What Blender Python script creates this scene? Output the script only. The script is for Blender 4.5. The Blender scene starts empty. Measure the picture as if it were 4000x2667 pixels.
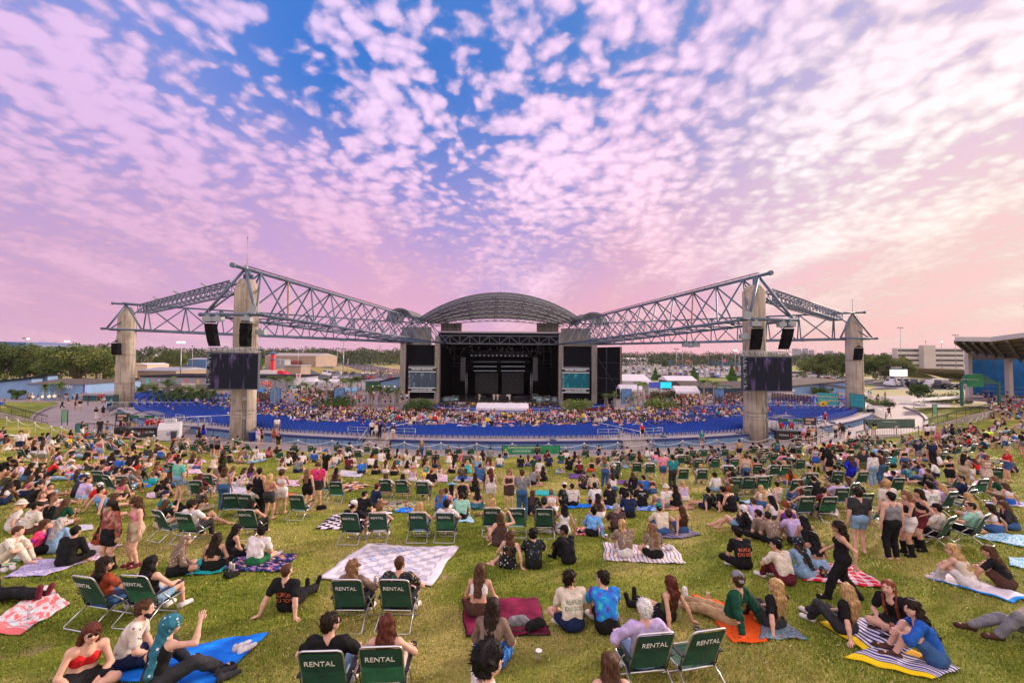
import bpy,math,random
import numpy as np
from mathutils import Vector,Matrix
mth=math
def V_(*a):return Vector(*a)
def SI(n,k,v):n.inputs[k].default_value=v
def LK(t,a,b):t.links.new(a,b)
def NN(t,k):return t.nodes.new(k)
random.seed(7)
RNG=np.random.default_rng(11)
R_=mth.radians
SC=bpy.context.scene
COL=SC.collection
#camera
EYE=V_((0,0,9.2))
FPX=1667.0
CM=Matrix.Rotation(R_(92.0),3,'X')@Matrix.Rotation(R_(0.45),3,'Z')
cam=bpy.data.cameras.new('camera')
cam.sensor_width=36.0
cam.lens=FPX/4000*36
cam.clip_start=0.1
cam.clip_end=12000
camo=bpy.data.objects.new('camera',cam)
COL.objects.link(camo)
camo.matrix_world=Matrix.Translation(EYE)@CM.to_4x4()
SC.camera=camo
SC.view_settings.view_transform='Standard'
SC.view_settings.look='None'
SC.view_settings.gamma=1
SC.view_settings.exposure=0.0
SC.cycles.use_denoising=True
SC.cycles.adaptive_threshold=.02
SC.cycles.volume_bounces=0
SC.cycles.max_bounces=5
SC.cycles.diffuse_bounces=2
SC.cycles.glossy_bounces=2
SC.cycles.transparent_max_bounces=8
def ray(px,py):
 return CM@V_(((px-2000)/FPX,(1333.5-py)/FPX,-1))
def P(px,py,D):
 """the point at distance D ahead that lies in direction (px, py)"""
 d=ray(px,py)
 return EYE+d*(D/d.y)
def PZ(px,py,z):
 d=ray(px,py)
 return EYE+d*((z-EYE.z)/d.z)
#world
def SN(nt,val,a,b):
 m=NN(nt,'ShaderNodeMapRange');m.interpolation_type='SMOOTHSTEP'
 LK(nt,val,m.inputs[0]);SI(m,1,a);SI(m,2,b)
 return m.outputs[0]
def srgb(r,g,b):
 def f(c):
  c/=255.0
  return c/12.92 if c<=.04045 else((c+.055)/1.055)**2.4
 return(f(r),f(g),f(b))
SUN_AZ,SUN_EL=52.0,15.0
sd=V_((mth.sin(R_(SUN_AZ))*mth.cos(R_(SUN_EL)),mth.cos(R_(SUN_AZ))*mth.cos(R_(SUN_EL)),mth.sin(R_(SUN_EL))))
def build_world():
 w=bpy.data.worlds.new('World');SC.world=w;w.use_nodes=True
 nt=w.node_tree;N=nt.nodes;L=nt.links
 N.clear()
 out=N.new('ShaderNodeOutputWorld');bg=N.new('ShaderNodeBackground')
 L.new(bg.outputs[0],out.inputs[0])
 tc=N.new('ShaderNodeTexCoord')
 nrm=N.new('ShaderNodeVectorMath');nrm.operation='NORMALIZE'
 L.new(tc.outputs['Generated'],nrm.inputs[0])
 D=nrm.outputs[0]
 sep=N.new('ShaderNodeSeparateXYZ');L.new(D,sep.inputs[0])
 def math_(op,a,b=None,c=None,clamp=False):
  m=N.new('ShaderNodeMath');m.operation=op;m.use_clamp=clamp
  for i,v in enumerate((a,b,c)):
   if v is None:continue
   if isinstance(v,(int,float)):m.inputs[i].default_value=v
   else:L.new(v,m.inputs[i])
  return m.outputs[0]
 def vm(op,a,b=None,s=None):
  m=N.new('ShaderNodeVectorMath');m.operation=op
  for i,v in enumerate((a,b)):
   if v is None:continue
   if isinstance(v,(tuple,list,Vector)):m.inputs[i].default_value=tuple(v)
   else:L.new(v,m.inputs[i])
  if s is not None:
   if isinstance(s,(int,float)):SI(m,'Scale',s)
   else:L.new(s,m.inputs['Scale'])
  return m.outputs[1]if op in('DISTANCE','LENGTH','DOT_PRODUCT')else m.outputs[0]
 SK=globals()['SKY']
 zc=math_('MAXIMUM',sep.outputs[2],0.0)
 zz=math_('ADD',zc,0.26)
 inv=math_('DIVIDE',1.0,zz)
 uv=vm('SCALE',D,s=inv)
 flat=vm('MULTIPLY',uv,(1,1,0))
 wn=N.new('ShaderNodeTexNoise');wn.noise_dimensions='2D';SI(wn,'Scale',0.8);SI(wn,'Detail',4)
 L.new(flat,wn.inputs['Vector'])
 wv=vm('SUBTRACT',wn.outputs['Color'],(.5,.5,.5))
 Dw=vm('ADD',D,vm('SCALE',wv,s=0.22))
 sa=sb=None;sw=None;sc=None
 for(dv,c0,c1,cov,k)in SK:
  dist=vm('DISTANCE',Dw,dv)
  d2=math_('MULTIPLY',dist,dist)
  wt=math_('EXPONENT',math_('MULTIPLY',d2,-k))
  a=vm('SCALE',c0,s=wt);b=vm('SCALE',c1,s=wt);cc=math_('MULTIPLY',wt,cov)
  sa=a if sa is None else vm('ADD',sa,a)
  sb=b if sb is None else vm('ADD',sb,b)
  sw=wt if sw is None else math_('ADD',sw,wt)
  sc=cc if sc is None else math_('ADD',sc,cc)
 sw=math_('ADD',sw,1e-4)
 iw=math_('DIVIDE',1.0,sw)
 clear=vm('SCALE',sa,s=iw);cloud=vm('SCALE',sb,s=iw);cover=math_('MULTIPLY',sc,iw)
 dn=N.new('ShaderNodeTexNoise');dn.noise_dimensions='2D';SI(dn,'Scale',4);SI(dn,'Detail',5)
 L.new(flat,dn.inputs['Vector'])
 warped=vm('ADD',flat,vm('SCALE',vm('SUBTRACT',dn.outputs['Color'],(.5,.5,.5)),s=0.10))
 big=N.new('ShaderNodeTexNoise');big.noise_dimensions='2D';SI(big,'Scale',1.5);SI(big,'Detail',3)
 rot=N.new('ShaderNodeMapping');SI(rot,'Rotation',(0,0,R_(-28)));SI(rot,'Scale',(2.4,1.1,1))
 L.new(warped,rot.inputs['Vector']);L.new(rot.outputs[0],big.inputs['Vector'])
 puff=N.new('ShaderNodeTexVoronoi');puff.voronoi_dimensions='2D';puff.feature='SMOOTH_F1';SI(puff,'Scale',17.0)
 SI(puff,'Smoothness',0.8)
 L.new(warped,puff.inputs['Vector'])
 puff2=N.new('ShaderNodeTexVoronoi');puff2.voronoi_dimensions='2D';puff2.feature='SMOOTH_F1';SI(puff2,'Scale',34.0)
 SI(puff2,'Smoothness',0.7)
 L.new(warped,puff2.inputs['Vector'])
 fine=N.new('ShaderNodeTexNoise');fine.noise_dimensions='2D';SI(fine,'Scale',30);SI(fine,'Detail',8);SI(fine,'Roughness',.62)
 L.new(flat,fine.inputs['Vector'])
 wisp=N.new('ShaderNodeTexNoise');wisp.noise_dimensions='2D';SI(wisp,'Scale',5);SI(wisp,'Detail',6);SI(wisp,'Roughness',.6)
 mp=N.new('ShaderNodeMapping');SI(mp,'Rotation',(0,0,R_(-35)));SI(mp,'Scale',(1.4,.42,1))
 L.new(warped,mp.inputs['Vector']);L.new(mp.outputs[0],wisp.inputs['Vector'])
 p1=math_('SUBTRACT',1.0,math_('MULTIPLY',puff.outputs['Distance'],1.55))
 p2=math_('SUBTRACT',1.0,math_('MULTIPLY',puff2.outputs['Distance'],1.55))
 lowf=SN(nt,sep.outputs[2],.08,.42)
 dens=math_('ADD',math_('ADD',math_('MULTIPLY',p1,0.62),math_('MULTIPLY',p2,0.26)),-.36)
 dens=math_('ADD',math_('MULTIPLY',dens,math_('ADD',math_('MULTIPLY',lowf,.9),.1)),.36)
 dens=math_('ADD',dens,math_('MULTIPLY',big.outputs[0],1.25))
 dens=math_('ADD',dens,math_('MULTIPLY',wisp.outputs[0],0.25))
 dens=math_('ADD',dens,math_('MULTIPLY',fine.outputs[0],0.50))
 x=math_('ADD',math_('SUBTRACT',dens,.15),math_('MULTIPLY',math_('SUBTRACT',cover,0.5),1.35))
 veil=SN(nt,x,0.90,1.28)
 core=SN(nt,x,1.04,1.50);hi_=SN(nt,x,1.36,1.72)
 veilc=vm('SCALE',vm('ADD',vm('SCALE',clear,s=.38),vm('SCALE',cloud,s=.62)),s=.86)
 m1=N.new('ShaderNodeMix');m1.data_type='RGBA'
 L.new(math_('MULTIPLY',veil,0.82),m1.inputs[0]);L.new(clear,m1.inputs[6]);L.new(veilc,m1.inputs[7])
 m2=N.new('ShaderNodeMix');m2.data_type='RGBA'
 L.new(math_('MULTIPLY',core,.95),m2.inputs[0]);L.new(m1.outputs[2],m2.inputs[6]);L.new(vm('ADD',cloud,vm('SCALE',(.17,.15,.13),s=math_('MULTIPLY',hi_,math_('ADD',sep.outputs[0],.75,clamp=True)))),m2.inputs[7])
 low=SN(nt,sep.outputs[2],-0.03,0.0)
 m3=N.new('ShaderNodeMix');m3.data_type='RGBA'
 L.new(low,m3.inputs[0]);SI(m3,6,(.16,.14,.12,1));L.new(m2.outputs[2],m3.inputs[7])
 sky=N.new('ShaderNodeTexSky');sky.sky_type='NISHITA';sky.sun_disc=False
 sky.sun_elevation=R_(SUN_EL);sky.sun_rotation=R_(SUN_AZ)
 add=vm('ADD',m3.outputs[2],vm('SCALE',sky.outputs[0],s=0.001))
 L.new(add,bg.inputs[0]);SI(bg,1,1.0)
 w.cycles.sampling_method='MANUAL';w.cycles.sample_map_resolution=512
def sk(px,py,c0,c1,cov,k=26):
 d=ray(px,py).normalized()
 return(tuple(d),srgb(*c0),srgb(*c1),cov,k)
SKY=[sk(60,60,(140,152,224),(228,194,240),.60),sk(500,150,(112,146,224),(234,198,246),.58),sk(1050,40,(14,116,212),(205,190,246),.28,60),sk(1450,120,(34,120,210),(236,206,250),.56,40),sk(1950,100,(34,116,206),(240,208,250),.60,36),sk(2450,120,(70,132,210),(244,208,248),.60),sk(2950,300,(94,140,212),(206,182,232),.52,34),sk(3500,120,(160,168,226),(250,216,238),.66),sk(3950,80,(196,178,224),(254,222,234),.66),sk(100,600,(146,152,222),(216,180,232),.60),sk(700,550,(140,150,224),(228,190,240),.62),sk(1200,300,(24,118,210),(244,210,250),.38,70),sk(1330,520,(50,124,212),(244,210,250),.42,80),sk(1750,450,(66,126,212),(248,214,252),.56,36),sk(1640,720,(84,134,216),(240,202,246),.42,80),sk(860,260,(90,140,222),(248,218,250),.6,90),sk(2150,500,(84,136,214),(250,216,250),.62,34),sk(2600,600,(134,150,214),(238,198,236),.56),sk(3050,700,(244,208,230),(255,248,248),.76),sk(3500,500,(246,216,234),(255,252,252),.80),sk(3950,500,(232,200,226),(255,240,242),.62),sk(100,950,(196,166,212),(228,184,220),.52),sk(800,900,(196,164,218),(230,188,228),.56),sk(1350,900,(190,162,222),(236,192,230),.56),sk(2000,850,(184,164,224),(246,206,240),.58),sk(2600,950,(232,184,216),(250,208,230),.54),sk(3300,900,(253,208,220),(255,238,236),.60),sk(3950,850,(255,232,222),(255,248,240),.6),sk(100,1250,(232,170,198),(236,178,200),.4),sk(700,1180,(234,174,204),(246,190,206),.42),sk(1500,1130,(234,178,214),(242,192,218),.42),sk(2500,1200,(246,184,202),(250,204,212),.4),sk(3300,1200,(253,198,192),(255,222,208),.4),sk(3950,1180,(254,198,180),(255,226,204),.4),sk(300,1380,(234,168,190),(234,168,190),.2),sk(1500,1370,(244,172,186),(244,174,188),.2),sk(2500,1370,(250,172,178),(250,178,182),.2),sk(3500,1370,(250,178,168),(250,184,174),.2),((0,.2,.98),(.35,.42,.8),(1.15,.95,1.15),.55,5),((0,-.6,.8),(.7,.68,.9),(2.9,2.35,2.15),.6,3.5),((-.9,-.2,.4),(.7,.6,.9),(1.6,1.3,1.5),.55,3.5),((.9,-.3,.4),(1.2,.9,.9),(2.4,1.9,1.6),.55,3.5),((0,-.97,.25),(.9,.75,.9),(1.9,1.5,1.5),.55,3.5),]  # last anchors: sky out of view, brightened to light the lawn
build_world()
sun=bpy.data.lights.new('sun','SUN');sun.energy=5.0;sun.angle=R_(5);sun.color=(1.0,.78,.62)
suno=bpy.data.objects.new('sun',sun);COL.objects.link(suno)
suno.rotation_euler=(-sd).to_track_quat('-Z','Y').to_euler()
suno.location=(60,40,60)
#helpers
def tag(o,label=None,cat=None,group=None,kind=None):
 if label:o['label']=label
 if cat:o['category']=cat
 if group:o['group']=group
 if kind:o['kind']=kind
 return o
def SR(o,label=None):
 o['kind']='structure'
 if label:o['label']=label;
 return o
def EM(name,loc=(0,0,0),rz=0.0,label=None,cat=None,group=None):
 o=bpy.data.objects.new(name,None);COL.objects.link(o)
 o.location=loc;o.rotation_euler=(0,0,rz)
 o.empty_display_size=.2
 return tag(o,label,cat,group)
def kids(o):
 return KIDS.get(o.name,[])
KIDS={}
def SP_(o,p):
 o.parent=p
 KIDS.setdefault(p.name,[]).append(o)
def CT(o,parent=None,mats=None):
 c=o.copy();COL.objects.link(c)
 c.parent=None
 if parent is not None:SP_(c,parent)
 for ch in list(kids(o)):
  CT(ch,c)
 return c
def LM(name,me,parent=None,loc=None):
 o=bpy.data.objects.new(name,me);COL.objects.link(o)
 if parent is not None:SP_(o,parent)
 if loc is not None:o.location=loc
 return o
MATS={}
def mat(name,col=(.5,.5,.5),rough=.7,metal=0.,var=0.0,vscale=6.,bump=0.,bscale=40.,col2=None,emit=None,estr=0.,spec=.5,coord='Object',detail=5,alpha=None,trans=0.):
 """procedural material: a base colour broken up by two scales of noise, with optional bump"""
 if name in MATS:return MATS[name]
 m=bpy.data.materials.new(name);m.use_nodes=True
 nt=m.node_tree;b=nt.nodes['Principled BSDF']
 SI(b,'Roughness',rough);SI(b,'Metallic',metal)
 SI(b,'Specular IOR Level',spec)
 SI(b,'Base Color',(*col,1))
 m.diffuse_color=(*col,1)
 if var>0 or col2 is not None or bump>0:
  tc=NN(nt,'ShaderNodeTexCoord')
 if var>0 or col2 is not None:
  n=NN(nt,'ShaderNodeTexNoise');SI(n,'Scale',vscale);SI(n,'Detail',detail)
  SI(n,'Roughness',.65)
  LK(nt,tc.outputs[coord],n.inputs['Vector'])
  c2=col2 or tuple(max(0,c*(1-var))for c in col)
  c1=col if col2 else tuple(min(1,c*(1+var*.6))for c in col)
  r=NN(nt,'ShaderNodeValToRGB');r.color_ramp.elements[0].position=.34;r.color_ramp.elements[1].position=.66
  r.color_ramp.elements[0].color=(*c2,1);r.color_ramp.elements[1].color=(*c1,1)
  LK(nt,n.outputs[0],r.inputs[0]);LK(nt,r.outputs[0],b.inputs['Base Color'])
 if bump>0:
  n2=NN(nt,'ShaderNodeTexNoise');SI(n2,'Scale',bscale);SI(n2,'Detail',4)
  LK(nt,tc.outputs[coord],n2.inputs['Vector'])
  bp=NN(nt,'ShaderNodeBump');SI(bp,'Strength',bump);SI(bp,'Distance',.02)
  LK(nt,n2.outputs[0],bp.inputs['Height']);LK(nt,bp.outputs[0],b.inputs['Normal'])
 if emit:
  SI(b,'Emission Color',(*emit,1));SI(b,'Emission Strength',estr)
 if trans>0:
  SI(b,'Transmission Weight',trans)
 MATS[name]=m
 return m
class MB:
 """collects shapes; build() links them as one mesh object"""
 def __init__(s):
  s.v=[];s.f=[];s.m=[];s.sm=[]
 def add(s,vs,fs,mi=0,smooth=False):
  o=len(s.v);s.v.extend([tuple(v)for v in vs])
  s.f.extend([tuple(i+o for i in f)for f in fs])
  s.m.extend([mi]*len(fs));s.sm.extend([smooth]*len(fs))
  return s
 def box(s,c,size,rz=0.,rx=0.,ry=0.,mi=0,M=None):
  sx,sy,sz=[q/2 for q in size]
  vs=[V_((x,y,z))for z in(-sz,sz)for y in(-sy,sy)for x in(-sx,sx)]
  RM=M if M is not None else(Matrix.Rotation(rz,3,'Z')@Matrix.Rotation(ry,3,'Y')@Matrix.Rotation(rx,3,'X'))
  c=V_(c);vs=[c+RM@v for v in vs]
  return s.add(vs,[(0,2,3,1),(4,5,7,6),(0,1,5,4),(2,6,7,3),(0,4,6,2),(1,3,7,5)],mi)
 def bb(s,x0,x1,y0,y1,z0,z1,mi=0):
  return s.box(((x0+x1)/2,(y0+y1)/2,(z0+z1)/2),(abs(x1-x0),abs(y1-y0),abs(z1-z0)),mi=mi)
 def BE(s,a,b,w,h,mi=0):
  """rectangular bar from a to b, w across, h tall"""
  a=V_(a);b=V_(b);d=(b-a);L=d.length;d.normalize()
  up=V_((0,0,1))if abs(d.z)<.98 else V_((0,1,0))
  x=d.cross(up).normalized();z=x.cross(d)
  M=Matrix((x,d,z)).transposed()
  return s.box((a+b)/2,(w,L,h),M=M,mi=mi)
 def T(s,a,b,r,r2=None,n=8,mi=0,caps=True,smooth=True):
  a=V_(a);b=V_(b);r2=r if r2 is None else r2
  d=(b-a)
  if d.length<1e-6:return s
  d.normalize()
  up=V_((0,0,1))if abs(d.z)<.95 else V_((1,0,0))
  x=d.cross(up).normalized();y=d.cross(x)
  vs=[]
  for(c,rr)in((a,r),(b,r2)):
   for i in range(n):
    t=2*mth.pi*i/n
    vs.append(c+x*mth.cos(t)*rr+y*mth.sin(t)*rr)
  fs=[(i,(i+1)%n,n+(i+1)%n,n+i)for i in range(n)]
  s.add(vs,fs,mi,smooth)
  if caps:
   o=len(s.v)-2*n
   s.f.append(tuple(o+i for i in reversed(range(n))));s.m.append(mi);s.sm.append(False)
   s.f.append(tuple(o+n+i for i in range(n)));s.m.append(mi);s.sm.append(False)
  return s
 def PA(s,pts,r,n=8,mi=0,r2=None):
  """a tube bent along points, one continuous skin"""
  pts=[V_(p)for p in pts];vs=[];k=len(pts)
  for i,p in enumerate(pts):
   d=(pts[min(i+1,k-1)]-pts[max(i-1,0)]).normalized()
   up=V_((0,0,1))if abs(d.z)<.9 else V_((1,0,0))
   x=d.cross(up).normalized();y=d.cross(x)
   if i>0 and x.dot(px_)<0:x=-x;y=-y
   px_=x
   rr=r if r2 is None else r+(r2-r)*i/(k-1)
   for j in range(n):
    t=2*mth.pi*j/n
    vs.append(p+x*mth.cos(t)*rr+y*mth.sin(t)*rr)
  fs=[(i*n+j,i*n+(j+1)%n,(i+1)*n+(j+1)%n,(i+1)*n+j)for i in range(k-1)for j in range(n)]
  fs+=[tuple(reversed(range(n))),tuple((k-1)*n+j for j in range(n))]
  return s.add(vs,fs,mi,True)
 def LA(s,c,prof,n=24,mi=0,smooth=True,axis=None):
  """prof: (radius, z) from bottom to top around the vertical through c"""
  c=V_(c);vs=[]
  for(r,z)in prof:
   for i in range(n):
    t=2*mth.pi*i/n
    vs.append(c+V_((r*mth.cos(t),r*mth.sin(t),z)))
  fs=[]
  for k in range(len(prof)-1):
   for i in range(n):
    fs.append((k*n+i,k*n+(i+1)%n,(k+1)*n+(i+1)%n,(k+1)*n+i))
  s.add(vs,fs,mi,smooth)
  o=len(s.v)-len(vs)
  s.f.append(tuple(o+i for i in reversed(range(n))));s.m.append(mi);s.sm.append(False)
  q=o+(len(prof)-1)*n
  s.f.append(tuple(q+i for i in range(n)));s.m.append(mi);s.sm.append(False)
  return s
 def BA(s,c,r,n=10,mi=0,sc=(1,1,1)):
  prof=[]
  vs=[];c=V_(c);m=n//2+1
  for k in range(m):
   a=mth.pi*k/(m-1)-mth.pi/2
   for i in range(n):
    t=2*mth.pi*i/n
    vs.append(c+V_((mth.cos(a)*mth.cos(t)*r*sc[0],mth.cos(a)*mth.sin(t)*r*sc[1],mth.sin(a)*r*sc[2])))
  fs=[(k*n+i,k*n+(i+1)%n,(k+1)*n+(i+1)%n,(k+1)*n+i)for k in range(m-1)for i in range(n)]
  return s.add(vs,fs,mi,True)
 def quad(s,a,b,c,d,mi=0):
  return s.add([a,b,c,d],[(0,1,2,3)],mi)
 def PR(s,poly,off,mi=0):
  """extrude a flat outline (list of points) by vector off"""
  off=V_(off);n=len(poly);poly=[V_(p)for p in poly]
  vs=poly+[p+off for p in poly]
  fs=[tuple(reversed(range(n))),tuple(range(n,2*n))]+[(i,(i+1)%n,n+(i+1)%n,n+i)for i in range(n)]
  return s.add(vs,fs,mi)
 def mesh(s,name,mats):
  me=bpy.data.meshes.new(name)
  me.from_pydata(s.v,[],s.f)
  for m in(mats if isinstance(mats,(list,tuple))else[mats]):me.materials.append(m)
  me.polygons.foreach_set('material_index',s.m)
  me.polygons.foreach_set('use_smooth',s.sm)
  me.validate();me.update()
  return me
 def B(s,name,mats,parent=None,loc=None):
  return LM(name,s.mesh(name,mats),parent,loc)
def np_mesh(name,V,F,mats,mi=None,smooth=False):
 """V (n,3), F (m,k) all the same k"""
 me=bpy.data.meshes.new(name)
 V=np.asarray(V,dtype=np.float32);F=np.asarray(F,dtype=np.int32)
 me.vertices.add(len(V));me.vertices.foreach_set('co',V.ravel())
 k=F.shape[1]
 me.loops.add(F.size);me.loops.foreach_set('vertex_index',F.ravel())
 me.polygons.add(len(F));me.polygons.foreach_set('loop_start',np.arange(len(F),dtype=np.int32)*k)
 me.polygons.foreach_set('loop_total',np.full(len(F),k,dtype=np.int32))
 for m in(mats if isinstance(mats,(list,tuple))else[mats]):me.materials.append(m)
 if mi is not None:me.polygons.foreach_set('material_index',np.asarray(mi,dtype=np.int32))
 me.polygons.foreach_set('use_smooth',np.full(len(F),smooth,dtype=bool))
 me.update(calc_edges=True)
 return me
def FC(me,cols,name='tint'):
 """one colour per face, stored on the mesh for materials that read it"""
 a=me.attributes.new(name,'FLOAT_COLOR','FACE')
 c=np.ones((len(cols),4),dtype=np.float32);c[:,:3]=cols
 a.data.foreach_set('color',c.ravel())
def attr_mat(name,rough=.8,attr='tint',var=.0,vscale=4.,spec=.3,bump=0):
 if name in MATS:return MATS[name]
 m=bpy.data.materials.new(name);m.use_nodes=True;nt=m.node_tree;b=nt.nodes['Principled BSDF']
 a=NN(nt,'ShaderNodeAttribute');a.attribute_name=attr
 SI(b,'Roughness',rough);SI(b,'Specular IOR Level',spec)
 LK(nt,a.outputs['Color'],b.inputs['Base Color'])
 MATS[name]=m
 return m
_TXT={}
def TXM(txt,size,mats,ext=0.002,align='CENTER',spacing=1.0):
 """lettering as a mesh in the XY plane, centred on the origin"""
 key=(txt,round(size,4),ext)
 if key in _TXT:return _TXT[key]
 cu=bpy.data.curves.new('lettering','FONT');cu.body=txt;cu.size=size;cu.align_x=align;cu.align_y='CENTER'
 cu.extrude=ext;cu.space_character=spacing;cu.resolution_u=3
 o=bpy.data.objects.new('lettering',cu);COL.objects.link(o)
 dg=bpy.context.evaluated_depsgraph_get()
 me=bpy.data.meshes.new_from_object(o.evaluated_get(dg))
 bpy.data.objects.remove(o);bpy.data.curves.remove(cu)
 me.materials.clear();me.materials.append(mats)
 me.name='lettering'
 _TXT[key]=me
 return me
def ST(txt,size,m,loc,rot,parent,name='lettering'):
 o=LM(name,TXM(txt,size,m),parent)
 o.location=loc;o.rotation_euler=rot
 return o
#the bowl: everything turns about the stage
CX,CY=-2.7,125.0
RW=82.9
PHI_END=R_(66)
AISLES=[R_(a)for a in(-61.4,-43.4,-25.4,-7.4,10.6,28.6,46.6,62.5)]
def pol(x,y):
 return mth.hypot(x-CX,y-CY),mth.atan2(x-CX,CY-y)
def xy(r,ph):
 return CX+r*mth.sin(ph),CY-r*mth.cos(ph)
def LE(ph):
 a=abs(mth.degrees(ph))
 if ph<0:return float(np.interp(a,[0,14,22,30,40,50,66],[85.6,86.2,87.6,89.6,92.0,95,99]))
 return float(np.interp(a,[0,14,22,30,40,50,66],[85.6,86.0,87.0,88.6,90.4,91.5,92]))
def lawn_h(r,ph=0.0):
 return 0.142*(r-85.5)
def bowl_z(r):
 return 0.85-0.074*(82.0-r)
def surf(x,y):
 r,ph=pol(x,y)
 if abs(ph)<R_(75):
  if r>LE(ph):return lawn_h(r,ph)
  if r>RW:return 0.0
  if abs(ph)<PHI_END and r>27:return bowl_z(r)
  if r<=27:return-3.35
 return-0.3
def G(px,py):
 """where the line of sight meets the lawn, the walk or the bowl"""
 d=ray(px,py);t0=1.0
 for i in range(1,3000):
  t=1.0+i*.12
  p=EYE+d*t
  if p.z<surf(p.x,p.y):
   a,b=t-.12,t
   for _ in range(24):
    m=(a+b)/2;q=EYE+d*m
    if q.z<surf(q.x,q.y):b=m
    else:a=m
   q=EYE+d*b
   return V_((q.x,q.y,surf(q.x,q.y)))
 return PZ(px,py,-0.3)
def NM(name):
 m=bpy.data.materials.new(name);m.use_nodes=True;MATS[name]=m
 return m,m.node_tree,m.node_tree.nodes['Principled BSDF']
def RP(nt,fac,stops,interp='LINEAR'):
 r=NN(nt,'ShaderNodeValToRGB');e=r.color_ramp.elements;r.color_ramp.interpolation=interp
 while len(e)<len(stops):e.new(.5)
 for i,(p,c)in enumerate(stops):e[i].position=p;e[i].color=(*c,1)
 LK(nt,fac,r.inputs[0])
 return r.outputs[0]
def NZ(nt,vec,scale,detail=5,rough=.6):
 n=NN(nt,'ShaderNodeTexNoise');SI(n,'Scale',scale);SI(n,'Detail',detail)
 SI(n,'Roughness',rough)
 if vec is not None:LK(nt,vec,n.inputs['Vector'])
 return n.outputs[0]
def MX(nt,f,a,b,mode='MIX'):
 m=NN(nt,'ShaderNodeMix');m.data_type='RGBA';m.blend_type=mode
 for i,v in((0,f),(6,a),(7,b)):
  if isinstance(v,(int,float)):m.inputs[i].default_value=v
  elif isinstance(v,tuple):m.inputs[i].default_value=(*v,1)
  else:LK(nt,v,m.inputs[i])
 return m.outputs[2]
def pos_(nt):
 g=NN(nt,'ShaderNodeNewGeometry');return g.outputs['Position']
def turf_material(name,a,b,c,dry,bare):
 m,nt,bs=NM(name)
 p=pos_(nt)
 base=RP(nt,NZ(nt,p,1.1,6,.7),[(.32,a),(.5,b),(.68,c)])
 f1=SN(nt,NZ(nt,p,.22,4),.48,.62)
 base=MX(nt,f1,base,dry)
 f2=SN(nt,NZ(nt,p,.55,5),.66,.74)
 base=MX(nt,f2,base,bare)
 fine=RP(nt,NZ(nt,p,28,4,.75),[(.3,(.42,.42,.42)),(.55,(1,1,1)),(.75,(1.5,1.5,1.45))])
 base=MX(nt,1.0,base,fine,'MULTIPLY')
 LK(nt,base,bs.inputs['Base Color'])
 SI(bs,'Roughness',.95);SI(bs,'Specular IOR Level',.1)
 bp=NN(nt,'ShaderNodeBump');SI(bp,'Strength',.9);SI(bp,'Distance',.05)
 LK(nt,NZ(nt,p,30,5,.8),bp.inputs['Height']);LK(nt,bp.outputs[0],bs.inputs['Normal'])
 return m
M_TURF=turf_material('turf',(.105,.15,.016),(.225,.255,.034),(.34,.335,.06),(.45,.37,.12),(.43,.30,.18))
M_TURF2=turf_material('watered turf',(.10,.15,.02),(.17,.22,.035),(.24,.27,.05),(.28,.27,.07),(.27,.25,.08))
M_DRYF=turf_material('dry field turf',(.19,.18,.045),(.27,.23,.06),(.34,.27,.08),(.38,.30,.10),(.33,.26,.12))
def CN(name,c,stain=.35,scale=.35,rough=.8,streak=False):
 m,nt,bs=NM(name)
 p=pos_(nt)
 n1=NZ(nt,p,scale,7,.68)
 c2=tuple(q*(1-stain)for q in c);c3=tuple(min(1,q*1.12)for q in c)
 base=RP(nt,n1,[(.3,c2),(.52,c),(.72,c3)])
 if streak:
  mp=NN(nt,'ShaderNodeMapping');SI(mp,'Scale',(3.5,3.5,.16));LK(nt,p,mp.inputs['Vector'])
  s=RP(nt,NZ(nt,mp.outputs[0],1.0,6,.7),[(.36,(.5,.46,.42)),(.54,(1,1,1))])
  base=MX(nt,.8,base,s,'MULTIPLY')
 g=RP(nt,NZ(nt,p,14,4,.7),[(.3,(.86,.86,.86)),(.7,(1.08,1.08,1.08))])
 base=MX(nt,1.0,base,g,'MULTIPLY')
 LK(nt,base,bs.inputs['Base Color']);SI(bs,'Roughness',rough)
 SI(bs,'Specular IOR Level',.12)
 bp=NN(nt,'ShaderNodeBump');SI(bp,'Strength',.3);SI(bp,'Distance',.02)
 LK(nt,NZ(nt,p,22,5),bp.inputs['Height']);LK(nt,bp.outputs[0],bs.inputs['Normal'])
 return m
MWK=CN('walk concrete',(.31,.265,.265),.22,.12,.7)
M_BOWL=CN('bowl concrete',(.40,.355,.35),.3,.3)
M_COLUMN=CN('cast concrete',(.40,.345,.29),.38,.55,.85,True)
M_PAVE=CN('grey paving',(.26,.235,.25),.25,.2)
M_ASPH=CN('asphalt',(.085,.085,.105),.2,.1)
M_WALLB=CN('painted light blue wall',(.15,.26,.44),.2,.8,.7,True)
M_NAVY=mat('navy painted band',(.018,.035,.15),.6,var=.3,vscale=1.2)
def polar(name,rs,phs,zf,m,lift=0.0):
 V=[];
 for r in rs:
  for ph in phs:
   x,y=xy(r,ph);V.append((x,y,zf(r,ph)+lift))
 n=len(phs);F=[]
 for i in range(len(rs)-1):
  for j in range(n-1):
   F.append((i*n+j,i*n+j+1,(i+1)*n+j+1,(i+1)*n+j))
 return LM(name,np_mesh(name,V,F,m,smooth=True))
def gz(r,ph):
 a=abs(ph)
 if r<27:return-3.6
 if r<84 and a<PHI_END+.02:return min(bowl_z(r)-.45,-.34)
 if a>=PHI_END+.02 and r<34:return-3.6+3.3*min(1,max(0,(a-PHI_END)/.25))
 return-.34
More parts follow.
